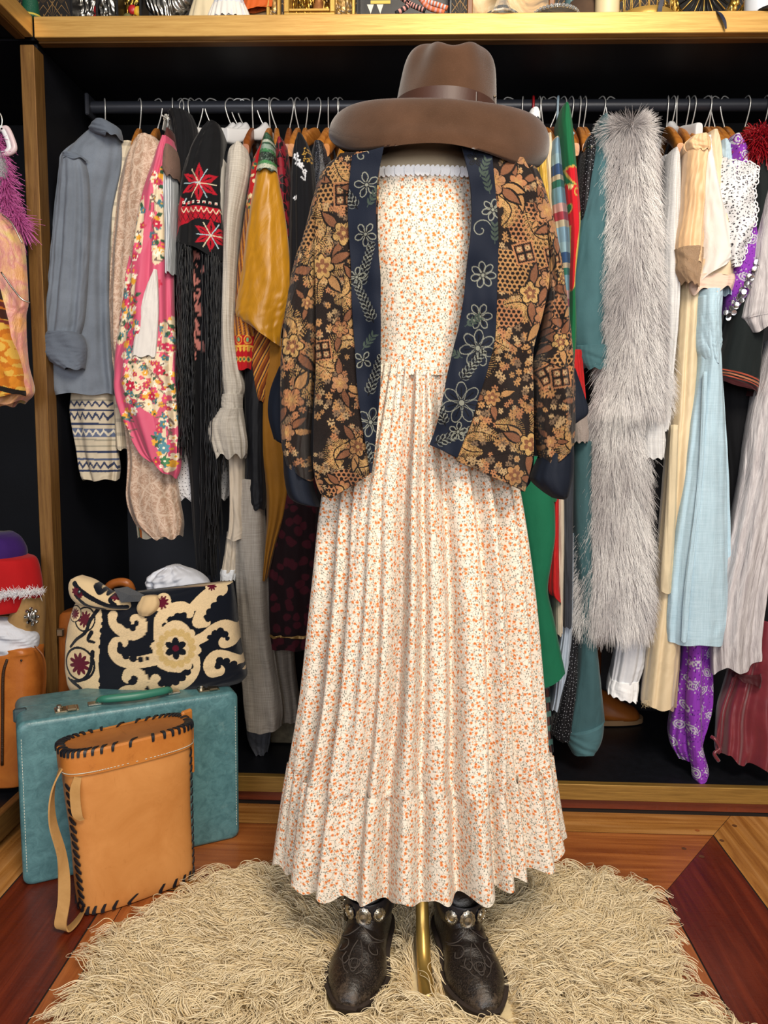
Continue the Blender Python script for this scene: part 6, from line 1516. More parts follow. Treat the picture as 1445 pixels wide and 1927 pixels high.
g('blouse_body', None, None, [(288, 1258, 1268), (306, 1253, 1274), (360, 1249, 1276), (440, 1244, 1277), (540, 1242, 1276), (620, 1244, 1270), (700, 1242, 1262), (780, 1238, 1256), (810, 1238, 1250)], M_wlin, 2.10, s, nt=110, front=.045)
g('ruffled_cuff', None, None, [(782, 1216, 1250), (796, 1213, 1250), (804, 1212, 1248), (830, 1208, 1249), (862, 1209, 1247)], M_wlin, 2.09, s, front=.04, back=.04, k=9, amp=(.001, .005), nt=40)
g('white_sheer_dress', 'sheer white dress strap just beside the fur stole, behind the long white blouse', 'dress', [(300, 1240, 1256), (360, 1238, 1252), (450, 1240, 1250), (600, 1242, 1252)], fabric('#9fa0a4', .8, name='grey_gauze'), 2.16, front=.04)
M_peach = silk('#e0b98c', '#c99b6c', 'peach_silk', .5)
s = gt('peach_blouse', 'peach silk blouse with lace cuff and ruffled collar', 'blouse', 1300, 262)
g('blouse_body', None, None, [(272, 1294, 1326), (292, 1288, 1330), (340, 1284, 1324), (400, 1280, 1320), (460, 1270, 1319), (500, 1272, 1318)], M_peach, 2.055, s, k=5, amp=(.002, .007, .008), nt=90, front=.05, jit=.002)
g('ruffled_collar', None, None, [(262, 1296, 1326), (272, 1287, 1334), (284, 1288, 1336), (292, 1296, 1330)], M_peach, 2.048, s, k=9, amp=.006, front=.045, nt=30)
g('lace_cuff', None, None, [(470, 1269, 1319), (492, 1272, 1318), (1272, 512, 1314, 520), (1284, 534, 1308, 546)], fabric('#e6be96', .8, .2, 1.0, .006, name='peach_lace', fine=2, wsc=60), 2.050, s, k=8, amp=.004, front=.05, nt=40)
s = gt('short_sleeved_blouse', 'white blouse with wide short sleeve, over the peach silk blouse', 'blouse', 1330, 265)
g('blouse_body', None, None, [(266, 1316, 1330), (290, 1312, 1336), (350, 1312, 1350), (420, 1314, 1366), (1316, 480, 1380, 474), (1300, 540, 1378, 484)], fabric('#dedad4', .8, .08, .6, .005, name='white_poplin'), 2.062, s, k=4, amp=(.002, .009), front=.045, nt=80, jit=.002)
M_scal = fabric('#d6c1a2', .75, .08, .5, .004, name='ecru_crepe')
s = gt('scalloped_blouse', 'ecru blouse with pink scalloped sleeve edge, under the white short sleeve', 'blouse', 1340, 262)
g('blouse_body', None, None, [(256, 1326, 1340), (280, 1322, 1350), (340, 1326, 1356), (420, 1322, 1366), (480, 1312, 1378), (525, 1296, 1381)], M_scal, 2.078, s, k=5, amp=(.002, .008), front=.05, nt=80)
g('scalloped_edge', None, None, [(520, 1294, 1381), (1290, 540, 1380, 534), (1296, 554, 1374, 548)], fabric('#dcc0ae', .75, .08, .5, .004, name='pink_scallops'), 2.074, s, k=6, amp=(.008, .008), hem=.008, front=.05, nt=30)
s = gt('cream_robe', 'long cream silk robe with tie, hanging beside the pale blue dress', 'robe', 1290, 500)
M_rob = silk('#dcc8a4', '#c4ad84', 'cream_silk', .55)
g('robe_body', None, None, [(480, 1278, 1316), (560, 1274, 1312), (660, 1268, 1308), (760, 1262, 1304), (860, 1254, 1300), (980, 1244, 1294), (1100, 1234, 1284), (1220, 1220, 1274), (1322, 1209, 1264)], M_rob, 2.115, s, nt=150, k=4, amp=(.004, .011), front=.055, jit=.0015, hem=.004)
g('hanging_tie', None, None, [(800, 1262, 1276), (960, 1252, 1272), (1060, 1244, 1266), (1114, 1242, 1262)], fabric('#cfc0a0', .7, name='cream_tie'), 2.062, s, k=2, amp=.003, front=.015, back=.02, nt=50)
M_fray = strands('frayed_edge', np.stack([U(np.linspace(1212, 1262, 60), np.full(60, 1318), 2.08)+np.array([0, 0, -.006])*k+np.random.default_rng(k).normal(0, .0015, (60, 3))*k for k in range(4)], 1), .0005, plain('#c7b590', .9), s, 'stuff')
g('taupe_slip', 'taupe satin slip with lace hem beside the cream robe', 'slip', [(1060, 1250, 1276), (1160, 1250, 1276), (1240, 1244, 1274), (1326, 1238, 1266)], silk('#a58d76', '#8a725c', 'taupe_satin', .45), 2.15, k=5, amp=(.003, .01), front=.05)
M_sky = linen('#c2dcea', 'sky_linen', '#a9c7d6')
s = gt('pale_blue_dress', 'long pale sky blue linen dress hanging in front, with tie at the waist', 'dress', 1335, 540)
g('dress_skirt', None, None, [(560, 1310, 1352), (640, 1308, 1352), (690, 1312, 1354), (800, 1296, 1361), (900, 1284, 1366), (1050, 1264, 1370), (1150, 1255, 1371), (1206, 1254, 1366)], M_sky, 2.07, s, nt=160, ns=130, k=5, amp=(.004, .007, .010), front=.05, jit=.0018, hem=.003)
g('dress_bodice', None, None, [(548, 1312, 1354), (600, 1308, 1352), (640, 1306, 1352), (662, 1308, 1350), (688, 1320, 1348)], M_sky, 2.072, s, k=5, amp=(.003, .006), front=.055, nt=60, jit=.002)
g('front_placket', None, None, [(700, 1322, 1330), (900, 1312, 1322), (1100, 1288, 1300), (1206, 1281, 1292)], M_sky, 2.023, s, k=2, amp=.001, front=.008, back=.006, nt=80, jit=.0015)
# lace collar
def lacecol():
    t = NT('cotton_lace'); v = t.co('UV'); w = t.warp(v, 30, .01); a = t.vor(w, 88, 'DISTANCE_TO_EDGE', 1.0).outputs['Distance']; b = t.vor(w, 210, 'F1').outputs['Distance']
    h = t.math('MAXIMUM', t.step(a, .27, .14), t.step(b, .33, .4))
    return t.out('#d9dadd', .9, alpha=t.math('MAXIMUM', t.step(h, .35, .5), 0.0), bump=t.bump(h, .8, .004), sheen=.2)
s = gt('lace_collar_dress', 'pale blue dress with broad white lace collar', 'dress', 1355, 275)
g('dress_shoulder', None, None, [(272, 1348, 1360), (286, 1345, 1370), (310, 1344, 1376), (380, 1352, 1372), (450, 1358, 1374), (560, 1352, 1370)], fabric('#a9bfcb', .8, name='pale_blue_voile'), 2.095, s, front=.045)
L_ = [(1354, 292), (1346, 330), (1348, 380), (1364, 420), (1366, 470), (1376, 504)]; R_ = [(1398, 306), (1420, 320), (1414, 362), (1418, 404), (1404, 450), (1388, 502)]
def collarpts(n=110, m=60):
    A = crv(np.array(L_, float), n); B = crv(np.array(R_, float), n); sx = np.linspace(0, 1, m)[None, :]; t = np.linspace(0, 1, n)[:, None]
    px = A[:, None, 0]*(1-sx)+B[:, None, 0]*sx+5*np.abs(np.sin(t*26))*sx**3; py = A[:, None, 1]*(1-sx)+B[:, None, 1]*sx
    return U(px, py, 2.045-.035*np.sin(sx*pi*.8)+.006*np.sin(t*18+sx*5)*sx)
Pc = collarpts(); mb = MB(); mb.grid(Pc, uv=Pc[..., [0, 2]]); o = mb.build('lace_collar', lacecol(), s, smooth=True, keep=True, label='scalloped white lace collar')
so = o.modifiers.new('thickness', 'SOLIDIFY'); so.thickness = .0025
mb = MB()
for k in range(24):
    i = int((k+.5)/24*109); c = Pc[i, -1]; th = np.linspace(0, 2*pi, 12)
    mb.tube(np.stack([c[0]+.0062*np.cos(th), np.full(12, c[1]-.001), c[2]+.0072*np.sin(th)], -1), .0016, 6)
mb.build('scalloped_rim', M_lace, s, smooth=True, keep=True)
# purple paisley with coins
def purp(p):
    p.c[:] = lin('#8436aa'); r = np.random.default_rng(9); sl = '#b9b7c0'
    lo = (p.u.min(), p.v.min()); hi = (p.u.max(), p.v.max()); cells = []
    for k in range(400):
        x, y = r.uniform(lo[0], hi[0]), r.uniform(lo[1], hi[1])
        if all(math.hypot(x-a, (y-b)*.8) > .036 for a, b in cells): cells.append((x, y))
    for x, y in cells:
        q = r.random()*6.28; p.disc(x, y, .0105, sl, .0145, q); p.disc(x+.004*math.cos(q+1.5), y+.006*math.sin(q+1.5), .0075, sl); p.disc(x, y, .0078, '#76309c', .011, q); p.disc(x, y, .0058, sl, .0085, q); p.disc(x, y, .0026, '#8436aa', .0048, q)
        for a in range(9): p.disc(x+.0165*math.cos(a*.7), y+.019*math.sin(a*.7), .0016, sl)
    for k in range(500): p.disc(r.uniform(lo[0], hi[0]), r.uniform(lo[1], hi[1]), .0012, '#3d1266')
    return p.c
s = gt('purple_paisley_skirt', 'purple paisley skirt with rows of silver coins on its edge', 'skirt', 1378, 262)
o = g('skirt_cloth', None, None, [(262, 1370, 1382), (280, 1366, 1398), (300, 1368, 1404), (350, 1374, 1408), (420, 1376, 1416), (470, 1372, 1424), (1368, 520, 1424, 500), (1366, 560, 1414, 535), (1366, 588, 1390, 570)], M_painted, 2.075, s, col=wpaint(purp), nt=260, ns=220, front=.045, k=4, amp=(.001, .004))
M_coin = plain('#c3c3c8', .22, 1.0, bump=.15, bs=400)
for k in range(26):
    q = k/25; px = 1366+60*q+(k % 2)*3; py = 592-100*q**1.15+(k % 3)*8-4; c = U(px, py, 2.022-.004*(k % 2)); mb = MB(); mb.lathe([(.0, -.0006), (.0062, -.0008), (.0068, 0), (.0062, .0008), (.0045, .0004), (0, .0006)], c, 16, Matrix.Rotation(.3*math.sin(k*2.3), 3, 'Z') @ Matrix.Rotation(pi/2+.35*math.sin(k*1.7), 3, 'X'))
    mb.tube([c+[0, 0, .0068], c+[0, .002, .013]], .0009, 6); mb.build('coin', M_coin, s, smooth='auto', keep=True)
s = gt('purple_skirt', 'purple paisley skirt trailing onto the wardrobe base, below the pale blue dress', 'skirt', 1305, 1180)
g('skirt_cloth', None, None, [(1120, 1290, 1334), (1200, 1284, 1332), (1270, 1276, 1338), (1330, 1266, 1336), (1390, 1260, 1318), (1420, 1272, 1308)], M_painted, 2.15, s, col=wpaint(purp), nt=220, ns=260, front=.05, k=5, amp=(.004, .012))
g('trailing_panel', None, None, [(1150, 1294, 1316), (1240, 1296, 1318), (1330, 1290, 1318), (1400, 1294, 1320), (1440, 1300, 1330), (1458, 1302, 1331), (1467, 1306, 1322)], M_painted, 2.085, s, col=wpaint(purp), nt=220, ns=140, front=.03, back=.04, k=3, amp=(.002, .005))
# dark green sleeve with striped cuff
M_dgr = fabric('#141b1c', .85, .1, .5, .004, name='dark_green_wool')
def cuffst(p):
    w = wxz(2.05); z0 = p.v.max(); z1 = p.v.min(); q = (z0-p.v)/(z0-z1); p.c[:] = lin('#141b1c')
    for a, b, c in ((.1, .2, '#a34a36'), (.28, .38, '#a86a4c'), (.46, .56, '#a34a36'), (.7, 1.1, '#3a1216')): p.c[(q > a) & (q < b)] = lin(c)
    return p.c
s = gt('green_wool_coat', 'dark green wool coat with red striped cuff, beside the lace collar', 'coat', 1415, 300)
g('coat_body', None, None, [(300, 1402, 1430), (330, 1398, 1440), (400, 1400, 1450), (480, 1392, 1446), (560, 1376, 1440), (640, 1362, 1430), (700, 1350, 1424), (1349, 716, 1420, 742)], M_dgr, 2.09, s, front=.055, k=4, nt=100, amp=(.002, .005))
L2, R2 = (1348, 1424), None
o = g('striped_cuff', None, None, [(1348, 692, 1424, 716), (1348, 700, 1423, 726), (1350, 708, 1421, 734), (1352, 718, 1418, 744)], painted('striped_ribbing', .85), 2.082, s, front=.058, k=3, amp=.002, nt=40, ns=120)
V = np.empty(len(o.data.vertices)*3); o.data.vertices.foreach_get('co', V); nn = len(o.data.vertices); q = np.minimum(np.arange(nn)//120, 39)/39.0
cc = np.tile(np.array(lin('#141b1c')), (nn, 1))
for a, b, c in ((.08, .2, '#a34a36'), (.3, .42, '#a86a4c'), (.52, .64, '#a34a36'), (.74, 1.1, '#3a1216')): cc[(q > a) & (q < b)] = lin(c)
at_ = o.data.color_attributes.new('Col', 'FLOAT_COLOR', 'POINT'); at_.data.foreach_set('color', np.concatenate([cc, np.ones((nn, 1))], 1).astype(np.float32).ravel())
g('black_trousers', 'black trousers hanging behind the striped cuff and the pale blue dress', 'trousers', [(640, 1352, 1420), (760, 1354, 1414), (880, 1364, 1408), (1000, 1366, 1400), (1100, 1366, 1392)], M_sides, 2.16, front=.045)
s = thing('tassel', 'pink tassel with black and white beads beside the pale blue dress', 'tassel', tuple(U(1358, 750, 2.03)))
for k in range(6): MB().ball(U(1358, 752+k*3.4, 2.04), (.0035, .0035, .0025), 10, 6).build('bead', plain('#d3d3d0' if k % 2 else '#16161a', .3), s, smooth=True, keep=True)
r = np.random.default_rng(4); n = 70; tt = np.linspace(0, 1, 10); b0 = U(1358, 772, 2.04); P = b0+np.array([[[.003*math.sin(k*7.1)*(.3+q)+.004*q*q, .003*math.cos(k*5.3)*(.3+q), -.135*q*(.85+.15*math.sin(k*3.7))] for q in tt] for k in range(n)])
strands('tassel_cords', P, .0008, plain('#b3173f', .6), s, 'stuff', tip=.9)
MB().tube([U(1357, 690, 2.05), U(1358, 720, 2.04), U(1358, 750, 2.04)], .001, 6, 10).build('cord', plain('#4a2a5a', .7), s, smooth=True, keep=True)
# tinsel boa
def shaggy(name, label, cat, c, rad, n, L, mat, grp=None, w=.0012, seed=1, core=None):
    s = thing(name, label, cat, tuple(c), 0, grp); r = np.random.default_rng(seed); d = r.normal(0, 1, (n, 3)); d /= np.linalg.norm(d, axis=1)[:, None]
    rad = np.array(rad); p0 = np.array(c)+d*rad*r.uniform(.3, 1, (n, 1)); dd = d+r.normal(0, .5, (n, 3)); dd /= np.linalg.norm(dd, axis=1)[:, None]; t = np.linspace(0, 1, 6)[None, :, None]
    P = p0[:, None]+dd[:, None]*L*r.uniform(.5, 1.1, (n, 1, 1))*t+np.array([0, 0, -1])*L*.35*t**2
    if core: MB().ball(c, rad*.8).build('core', core, s, smooth=True, keep=True)
    strands('tufts', P, w, mat, s, 'stuff', tip=.5); return s
shaggy('tinsel_boa', 'fluffy dark red tinsel boa over the dark green coat', 'boa', U(1428, 274, 2.06), (.052, .05, .042), 3200, .03, plain('#8e0f1b', .35, spec=.7), GR, .0011, 2, plain('#4a0810', .8))
# gauze dress
def gauze(t, v):
    a = t.noise(t.co('UV', (60, 6, 1)), 2, 4, .7, 1.0); return t.mix(t.step(a, .35, .65), '#aba5a8', '#d6d2d3')
M_gauze = fabric('x', col=gauze, name='crinkled_gauze', wr=1.0, wd=.008, wsc=40, stretch=.15)
s = gt('gauze_dress', 'pale grey crinkled gauze dress with turned sleeve, next to the dark green coat', 'dress', 1450, 340)
g('sleeve', None, None, [(350, 1442, 1470), (400, 1430, 1480), (480, 1414, 1490), (550, 1403, 1490), (594, 1394, 1490), (1398, 604, 1480, 580), (1412, 628, 1470, 600)], M_gauze, 2.05, s, k=5, amp=(.002, .007), nt=90, front=.055, jit=.003)
g('skirt', None, None, [(640, 1446, 1500), (740, 1418, 1490), (820, 1402, 1478), (920, 1388, 1464), (1020, 1368, 1448), (1120, 1348, 1432), (1200, 1338, 1424), (1338, 1258, 1422, 1240)], M_gauze, 2.08, s, k=4, amp=(.008, .024, .032), nt=150, ns=140, front=.055, jit=.002, hem=.012)
s = gt('black_red_hem_dress', 'black dress with red ribbon hem at the end of the rail', 'dress', 1440, 900)
g('dress_cloth', None, None, [(880, 1424, 1490), (1000, 1422, 1490), (1120, 1422, 1490), (1206, 1423, 1490)], M_sides, 2.10, s, front=.045)
g('red_ribbon', None, None, [(1204, 1422, 1490), (1213, 1422, 1490)], plain('#a3121d', .4, spec=.6), 2.098, s, front=.047, nt=6, cap=False)
M_mar = fabric('x', name='maroon_satin', rough=.3, wr=.5, wd=.005, spec=.6, sheen=.3, fine=.02, col=lambda t, v: t.mix(t.noise(v, 14, 3), '#5c1d27', '#86353f'))
s = gt('maroon_satin_skirt', 'maroon satin skirt flaring onto the wardrobe base', 'skirt', 1400, 1200)
g('skirt_cloth', None, None, [(1160, 1398, 1470), (1220, 1384, 1472), (1280, 1366, 1474), (1330, 1350, 1475), (1346, 1375, 1475, 1410), (1344, 1408, 1460, 1448)], M_mar, 2.12, s, k=7, amp=(.01, .028, .04), nt=120, ns=150, front=.06, jit=.001, hem=.01)
g('waist_seam', None, None, [(1264, 1378, 1430), (1376, 1270, 1432, 1292)], fabric('#3c0f16', .6, name='maroon_band'), 2.075, s, front=.03, back=.02, nt=8, cap=False)
mb = MB(); mb.tube([U(1338, 1386, 2.1), U(1346, 1392, 2.09), U(1354, 1408, 2.09), U(1344, 1418, 2.085), U(1352, 1432, 2.09)], .005, 8, 30); mb.build('ribbon_tie', M_mar, s, smooth=True, keep=True)
# shirts of the far wing end
# brown boot standing on the wardrobe base
s = thing('brown_boot', 'brown leather boot standing on the wardrobe base below the white petticoat', 'boot', tuple(U(1150, 1366, 2.2)))
M_bb = leather('brown_boot_hide', '#7d4216', '#96561f', '#4f260b', .3)
zf = ZB1; c0 = G(1140, 1364, zf); c1 = G(1206, 1364, zf); d = (c1-c0); d[2] = 0; Lf = float(np.linalg.norm(d)); d /= Lf
nrm = np.array([-d[1], d[0], 0]); a = np.linspace(0, 2*pi, 28, endpoint=False); P = []
for sx, w, h in ((-.09, .02, .06), (-.08, .036, .1), (-.04, .042, .12), (0, .043, .11), (.04, .046, .085), (.08, .047, .066), (.105, .04, .056), (.12, .024, .042), (.125, .01, .03)):
    P.append(c0+d*(sx*Lf/.125)+nrm*(w*np.cos(a))[:, None]+np.array([0, 0, 1.0])*(np.where(np.sin(a) > 0, (h-.022)*np.sin(a)**1, 0)+.018)[:, None]+np.array([0, .03, 0]))
mb = MB(); mb.grid(crv(np.array(P).reshape(9, -1), 40).reshape(40, 28, 3), True, True, True)
Q = [c0-d*.07+np.array([0, .03, z])+d*(.052*np.cos(a))[:, None]+nrm*(.042*np.sin(a))[:, None] for z in (.08, .12, .18, .26, .3)]
mb.grid(np.array(Q), True); mb.build('upper', M_bb, s, smooth=True, keep=True)
P = [c0+np.array([0, .03, z])+d*((.125*np.cos(a)*(Lf/.125)*1.02+.01*1)-.0)[:, None]*np.where(np.cos(a) > 0, 1.0, .85)[:, None]+nrm*(.049*np.sign(np.sin(a))*np.abs(np.sin(a))**.7)[:, None] for z in (.003, .016, .02)]
mb = MB(); mb.grid(np.array(P), True, True, True); mb.build('sole', plain('#8a6a48', .7), s, smooth='auto', keep=True)
# small things on the base beside the linen trousers
s = thing('chest', 'small decorated box on the wardrobe base behind the floral dress hem', 'box', tuple(G(545, 1440, ZB1)))
bx = U(548, 1410, 2.25); mb = MB(); mb.box((bx[0], 2.3, ZB1+.052), (.13, .1, .1), None, .004); mb.build('box_body', plain('#5f5642', .6, var=.5, bs=240, bump=.2), s, keep=True)
mb = MB(); mb.box((bx[0], 2.3, ZB1+.109), (.138, .108, .012), None, .003); ld = mb.build('box_lid', plain('#8a6a34', .35, .7, bump=.6, bs=700), s, keep=True)
g('grey_slippers', 'crumpled grey cloth on the wardrobe base under the linen trousers', 'cloth', [(1362, 470, 506), (1376, 464, 510), (1396, 470, 508), (1412, 482, 504)], fabric('#5a5d66', .8, name='grey_jersey'), 2.2, front=.04, back=.05, capb=True, amp=(.003, .008))
o = bpy.data.objects['grey_slippers']; o.name = 'crumpled_cloth'; del o['group']

for a in ((958, 'clip', 'pale grey-blue nightdress, at the hat brim', .0, 1.2), (984, 'clip', 'pale grey-blue nightdress, nearer the red hook', .1, .3), (1003, 'red', 'yellow satin dress', 0, .1), (1014, 'dark', 'cream blouse', .1), (1024, 'wood', 'yellow satin dress', 0), (1037, 'dark', 'madras plaid shirt', .06), (1050, 'blue', 'green dress with scrolls', 0, .2), (1058, 'wood', 'green dress with scrolls', 0), (1073, 'dark', 'red top with lace hem', -.1), (1090, 'wood', 'red dress', -.1), (1099, 'wood', 'black dotted dress', -.1), (1130, 'wire', 'teal blouse', -.1, -.5), (1151, 'wire', 'fur stole', 0, 1.0),
          (1256, 'wood', 'long white blouse', -.12), (1265, 'white', 'plain black skirt', .2, .1), (1275, 'wood', 'sheer white dress', -.12), (1292, 'wood', 'peach silk blouse', -.15), (1303, 'wood', 'white short sleeved blouse', -.15), (1328, 'wood', 'ecru scalloped blouse', -.2, -.6), (1336, 'wood', 'cream silk robe', -.15), (1347, 'wood', 'dress with the lace collar', -.15), (1365, 'wood', 'purple paisley skirt with coins', -.2), (1404, 'dark', 'dark green coat', -.2, -.3), (1440, 'wire', 'grey gauze dress', -.2, -.2)):
    hanger(*a)
# ------------------------------------------------------------------ keepsakes along the shelf edge
def sx(px, Y=2.08): return float(U(px, 20, Y)[0])
def silverfoil(name, c='#b9b6b0', sc=60, st=1.0, metal=.95):
    t = NT(name); v = t.co('Object'); n = t.vor(t.warp(v, 14, .06), sc, 'SMOOTH_F1', dim='3D').outputs['Distance']; w = t.wave(t.warp(v, 9, .1), 22, 3, 'X')
    return t.out(t.mix(t.step(n, .1, .5), '#5a5650', c), .25, metal, bump=t.bump(t.math('ADD', n, t.math('MULTIPLY', w, .4)), st, .01))
M_tin = silverfoil('embossed_silver'); M_tin2 = silverfoil('embossed_silver_waves', '#c2c0bb', 35)
M_gilt = silverfoil('gilded_relief', '#c39a45', 80, .8); M_giltp = plain('#c6a052', .35, .6, bump=.15, bs=150)
M_boxb = plain('#0b0a0c', .35, bump=.05)
SG = 'keepsakes along the shelf'
Z = ZS1+.0005
def st_(name, label, cat, px, Y=2.08): return thing(name, label, cat, (sx(px, Y), Y, Z), 0, SG)
def shadowbox(px0, px1, label, inner, bits, h=.16, D=.06, Y=2.075):
    s = st_('shadow_box', label, 'shrine box', (px0+px1)/2, Y); x0, x1 = sx(px0, Y), sx(px1, Y); xc, w = (x0+x1)/2, x1-x0; t = .006
    mb = MB()
    for c, z_ in (((xc, Y+D/2, Z+.006), (w, D, .012)), ((xc, Y+D/2, Z+h), (w, D, .012))): mb.box(c, z_, None, .001)
    for x in (x0+t/2, x1-t/2): mb.box((x, Y+D/2, Z+h/2), (t, D, h), None, .001)
    mb.build('box_frame', M_boxb, s, keep=True); MB().box((xc, Y+D-.006, Z+h/2), (w-.004, .006, h-.01)).build('back_plate', inner, s, keep=True)
    mb = MB()
    for k, (u, z_, r_, c) in enumerate(bits): MB().ball((x0+w*u, Y+.028, Z+z_), (r_, r_*.6, r_), 10, 7).build('ornament', c, s, smooth=True, keep=True)
    return s
s = thing('green_hat', 'small dark green sequinned hat with yellow trim at the shelf corner', 'hat', (sx(58, 2.06), 2.06, Z), 0, SG)
mb = MB(); mb.lathe([(.036, 0), (.037, .003), (.03, .006), (.022, .016), (.019, .05), (.014, .058), (0, .06)], (0, 0, 0), 28); mb.build('hat_body', plain('#0f4a35', .35, bump=.8, bs=500), s, smooth=True)
mb = MB(); mb.lathe([(.0315, .0052), (.0325, .009), (.027, .013), (.026, .009)], (0, 0, 0), 28); mb.build('hat_trim', plain('#b9a53a', .5, bump=.8, bs=400), s, smooth=True)
red, yel, grn = plain('#a3191f', .4), plain('#d2a628', .45), plain('#5c5a35', .5)
shadowbox(132, 184, 'black shrine box with silver and red figures, nearest the green hat', M_tin, [(.3, .03, .012, M_tin), (.55, .035, .014, M_tin), (.8, .03, .01, red), (.85, .05, .012, red)])
shadowbox(218, 266, 'black shrine box with gold leaves and red and yellow blooms', M_gilt, [(.3, .03, .012, grn), (.5, .05, .012, red), (.75, .045, .014, yel), (.6, .028, .012, M_gilt)])
s = st_('silver_tin', 'narrow embossed silver tin between the two black shrine boxes', 'tin', 198, 2.07); mb = MB(); mb.box((0, .02, .06), (.04, .035, .12), None, .008); mb.build('tin_body', M_tin, s, smooth='auto')
for k in range(5): MB().ball((-.012+.006*k, .002, .014+.007*(k % 3)), (.006, .004, .006), 8, 6).build('raised_boss', M_tin, s, smooth=True)
s = st_('silver_heart', 'large embossed silver heart ornament beside the gold leaf shrine box', 'ornament', 312, 2.075)
a = np.linspace(0, 2*pi, 60, endpoint=False); hx = .055*np.sin(a)**3*1.05; hz = .052+.0034*(13*np.cos(a)-5*np.cos(2*a)-2*np.cos(3*a)-np.cos(4*a))
lay = [np.stack([hx*q, np.full(60, y), .055+(hz-.055)*q], -1) for q, y in ((1.0, .03), (1.06, .022), (1.0, .014), (.75, .006), (.4, .002), (.1, .0))]
mb = MB(); mb.grid(np.array(lay), True, True, True); mb.build('heart', M_tin2, s, smooth=True)
mb = MB(); mb.box((0, .02, .006), (.11, .05, .012), None, .004); mb.build('foot', M_tin2, s, smooth='auto')
mb = MB(); mb.tube([(-.03, -.004, .004), (-.027, -.004, .013), (.03, -.004, .012), (.036, -.004, .004)], .0016, 8, 20); mb.build('wire_handle', M_chrome, s, smooth=True)
def dollskirt(px0, px1, label, mat, ruffle, Y=2.085, h=.1):
    s = st_('figurine', label, 'figurine', (px0+px1)/2, Y); x0, x1 = sx(px0, Y), sx(px1, Y); w = (x1-x0)/2; n = 96; a = np.arange(n)*2*pi/n; P = []
    for q in np.linspace(0, 1, 16):
        r = (.25+.75*q**.8); P.append(np.stack([w*r*np.cos(a)*(1+.07*q*np.sin(9*a+1)+.03*q*np.sin(17*a)), w*.7*r*np.sin(a)*(1+.09*q*np.sin(9*a+1)), np.full(n, h*(1-q)+.0005)], -1))
    mb = MB(); mb.grid(np.array(P), True, True, False); mb.build('skirt', mat, s, smooth=True)
    if ruffle:
        P = [np.stack([w*r*np.cos(a)*(1+.06*np.sin(21*a)*q), w*.72*r*np.sin(a)*(1+.06*np.sin(21*a)*q), np.full(n, .038-.037*q)+.002*np.sin(21*a)], -1) for q, r in ((0, .82), (.3, .9), (.7, 1.0), (1, 1.05))]
        MB().grid(np.array(P), True).build('ruffle', ruffle, s, smooth=True)
    mb = MB(); mb.ball((0, 0, h+.02), (.018, .015, .03), 14, 9); mb.build('bodice', mat, s, smooth=True); MB().ball((0, 0, h+.065), .017, 14, 9).build('head', plain('#d9b79c', .5), s, smooth=True); return s
dollskirt(352, 420, 'cream robed figurine beside the silver heart', fabric('#cbbd9d', .8, name='cream_figure_cloth'), None)
dollskirt(392, 470, 'figurine in white gathered ruffle skirt next to the cream robed figurine', M_white, fabric('#d9d6d0', .85, name='ruffle_cotton'), Y=2.07)
s = st_('orange_scarf', 'orange gauze cloth draped over a small gilt frame', 'cloth', 488, 2.08)
loft('gauze', [(-40, 466, 516), (-10, 462, 514), (10, 458, 512), (454, 24, 510, 14)], 2.085, fabric('#c2581c', .7, .2, .6, .005, name='orange_gauze'), s, front=.012, back=.012, k=5, amp=.006, nt=40, ns=60)
mb = MB(); [mb.box((x, .025, .06), (.006, .012, .12), None, .001) for x in (-.032, .03)]; mb.box((-.001, .025, .122), (.07, .012, .006)); mb.build('gilt_frame', M_giltp, s); MB().box((-.001, .028, .05), (.058, .004, .1)).build('cream_panel', plain('#bba27a', .7), s)
def giltframe(px0, px1, label, Y=2.075, h=.14):
    s = st_('gilt_frame', label, 'frame', (px0+px1)/2, Y); w = sx(px1, Y)-sx(px0, Y); b = .009
    mb = MB()
    for x in (-w/2+b/2, w/2-b/2): mb.box((x, .015, h/2), (b, .022, h), None, .002)
    mb.box((0, .015, b/2), (w-2*b, .02, b), None, .002); mb.box((0, .015, h-b/2), (w-2*b, .02, b), None, .002); mb.build('moulding', M_giltp, s); return s, w, h
s, w, h = giltframe(500, 527, 'narrow gilt frame with black and gold scrolls beside the orange cloth'); M_scr = silverfoil('black_gold_scroll', '#8a6a34', 120, .4, .4); MB().box((0, .02, h/2), (w-.014, .006, h-.014)).build('panel', M_scr, s)
s = st_('gold_shrine', 'gold shrine case on small bracket feet with gilded figures inside', 'shrine', 582, 2.065); w = sx(631, 2.065)-sx(534, 2.065)
mb = MB(); mb.box((0, .03, .016), (w, .06, .012), None, .002); mb.box((0, .03, .15), (w, .06, .012), None, .002)
for x in (-w/2+.007, w/2-.007): mb.box((x, .03, .083), (.014, .06, .122), None, .002)
for x in (-w/2+.022, w/2-.022): mb.box((x, .03, .005), (.044, .06, .010), None, .002)
mb.build('case', M_giltp, s); mb = MB(); mb.box((0, .055, .083), (w-.03, .006, .12)); mb.build('back_plate', M_gilt, s)
mb = MB(); mb.box((0, .0, .026), (w-.03, .006, .005)); mb.build('inner_rim', M_giltp, s)
for x, c in ((-.026, M_gilt), (.02, plain('#a06a3c', .4, .4, bump=.6, bs=120))):
    mb = MB(); mb.lathe([(.02, .022), (.021, .03), (.014, .045), (.009, .065), (.012, .075), (.008, .09), (0, .096)], (x, .03, 0), 18); mb.build('gilded_figure', c, s, smooth=True)
mb = MB(); mb.tube([(.004, .012, .024), (-.002, .01, .04), (.012, .01, .06)], .0012, 6, 12); mb.tube([(.03, .012, .024), (.036, .01, .045), (.03, .01, .06)], .0012, 6, 12); mb.build('gold_wire', M_giltp, s, smooth=True)
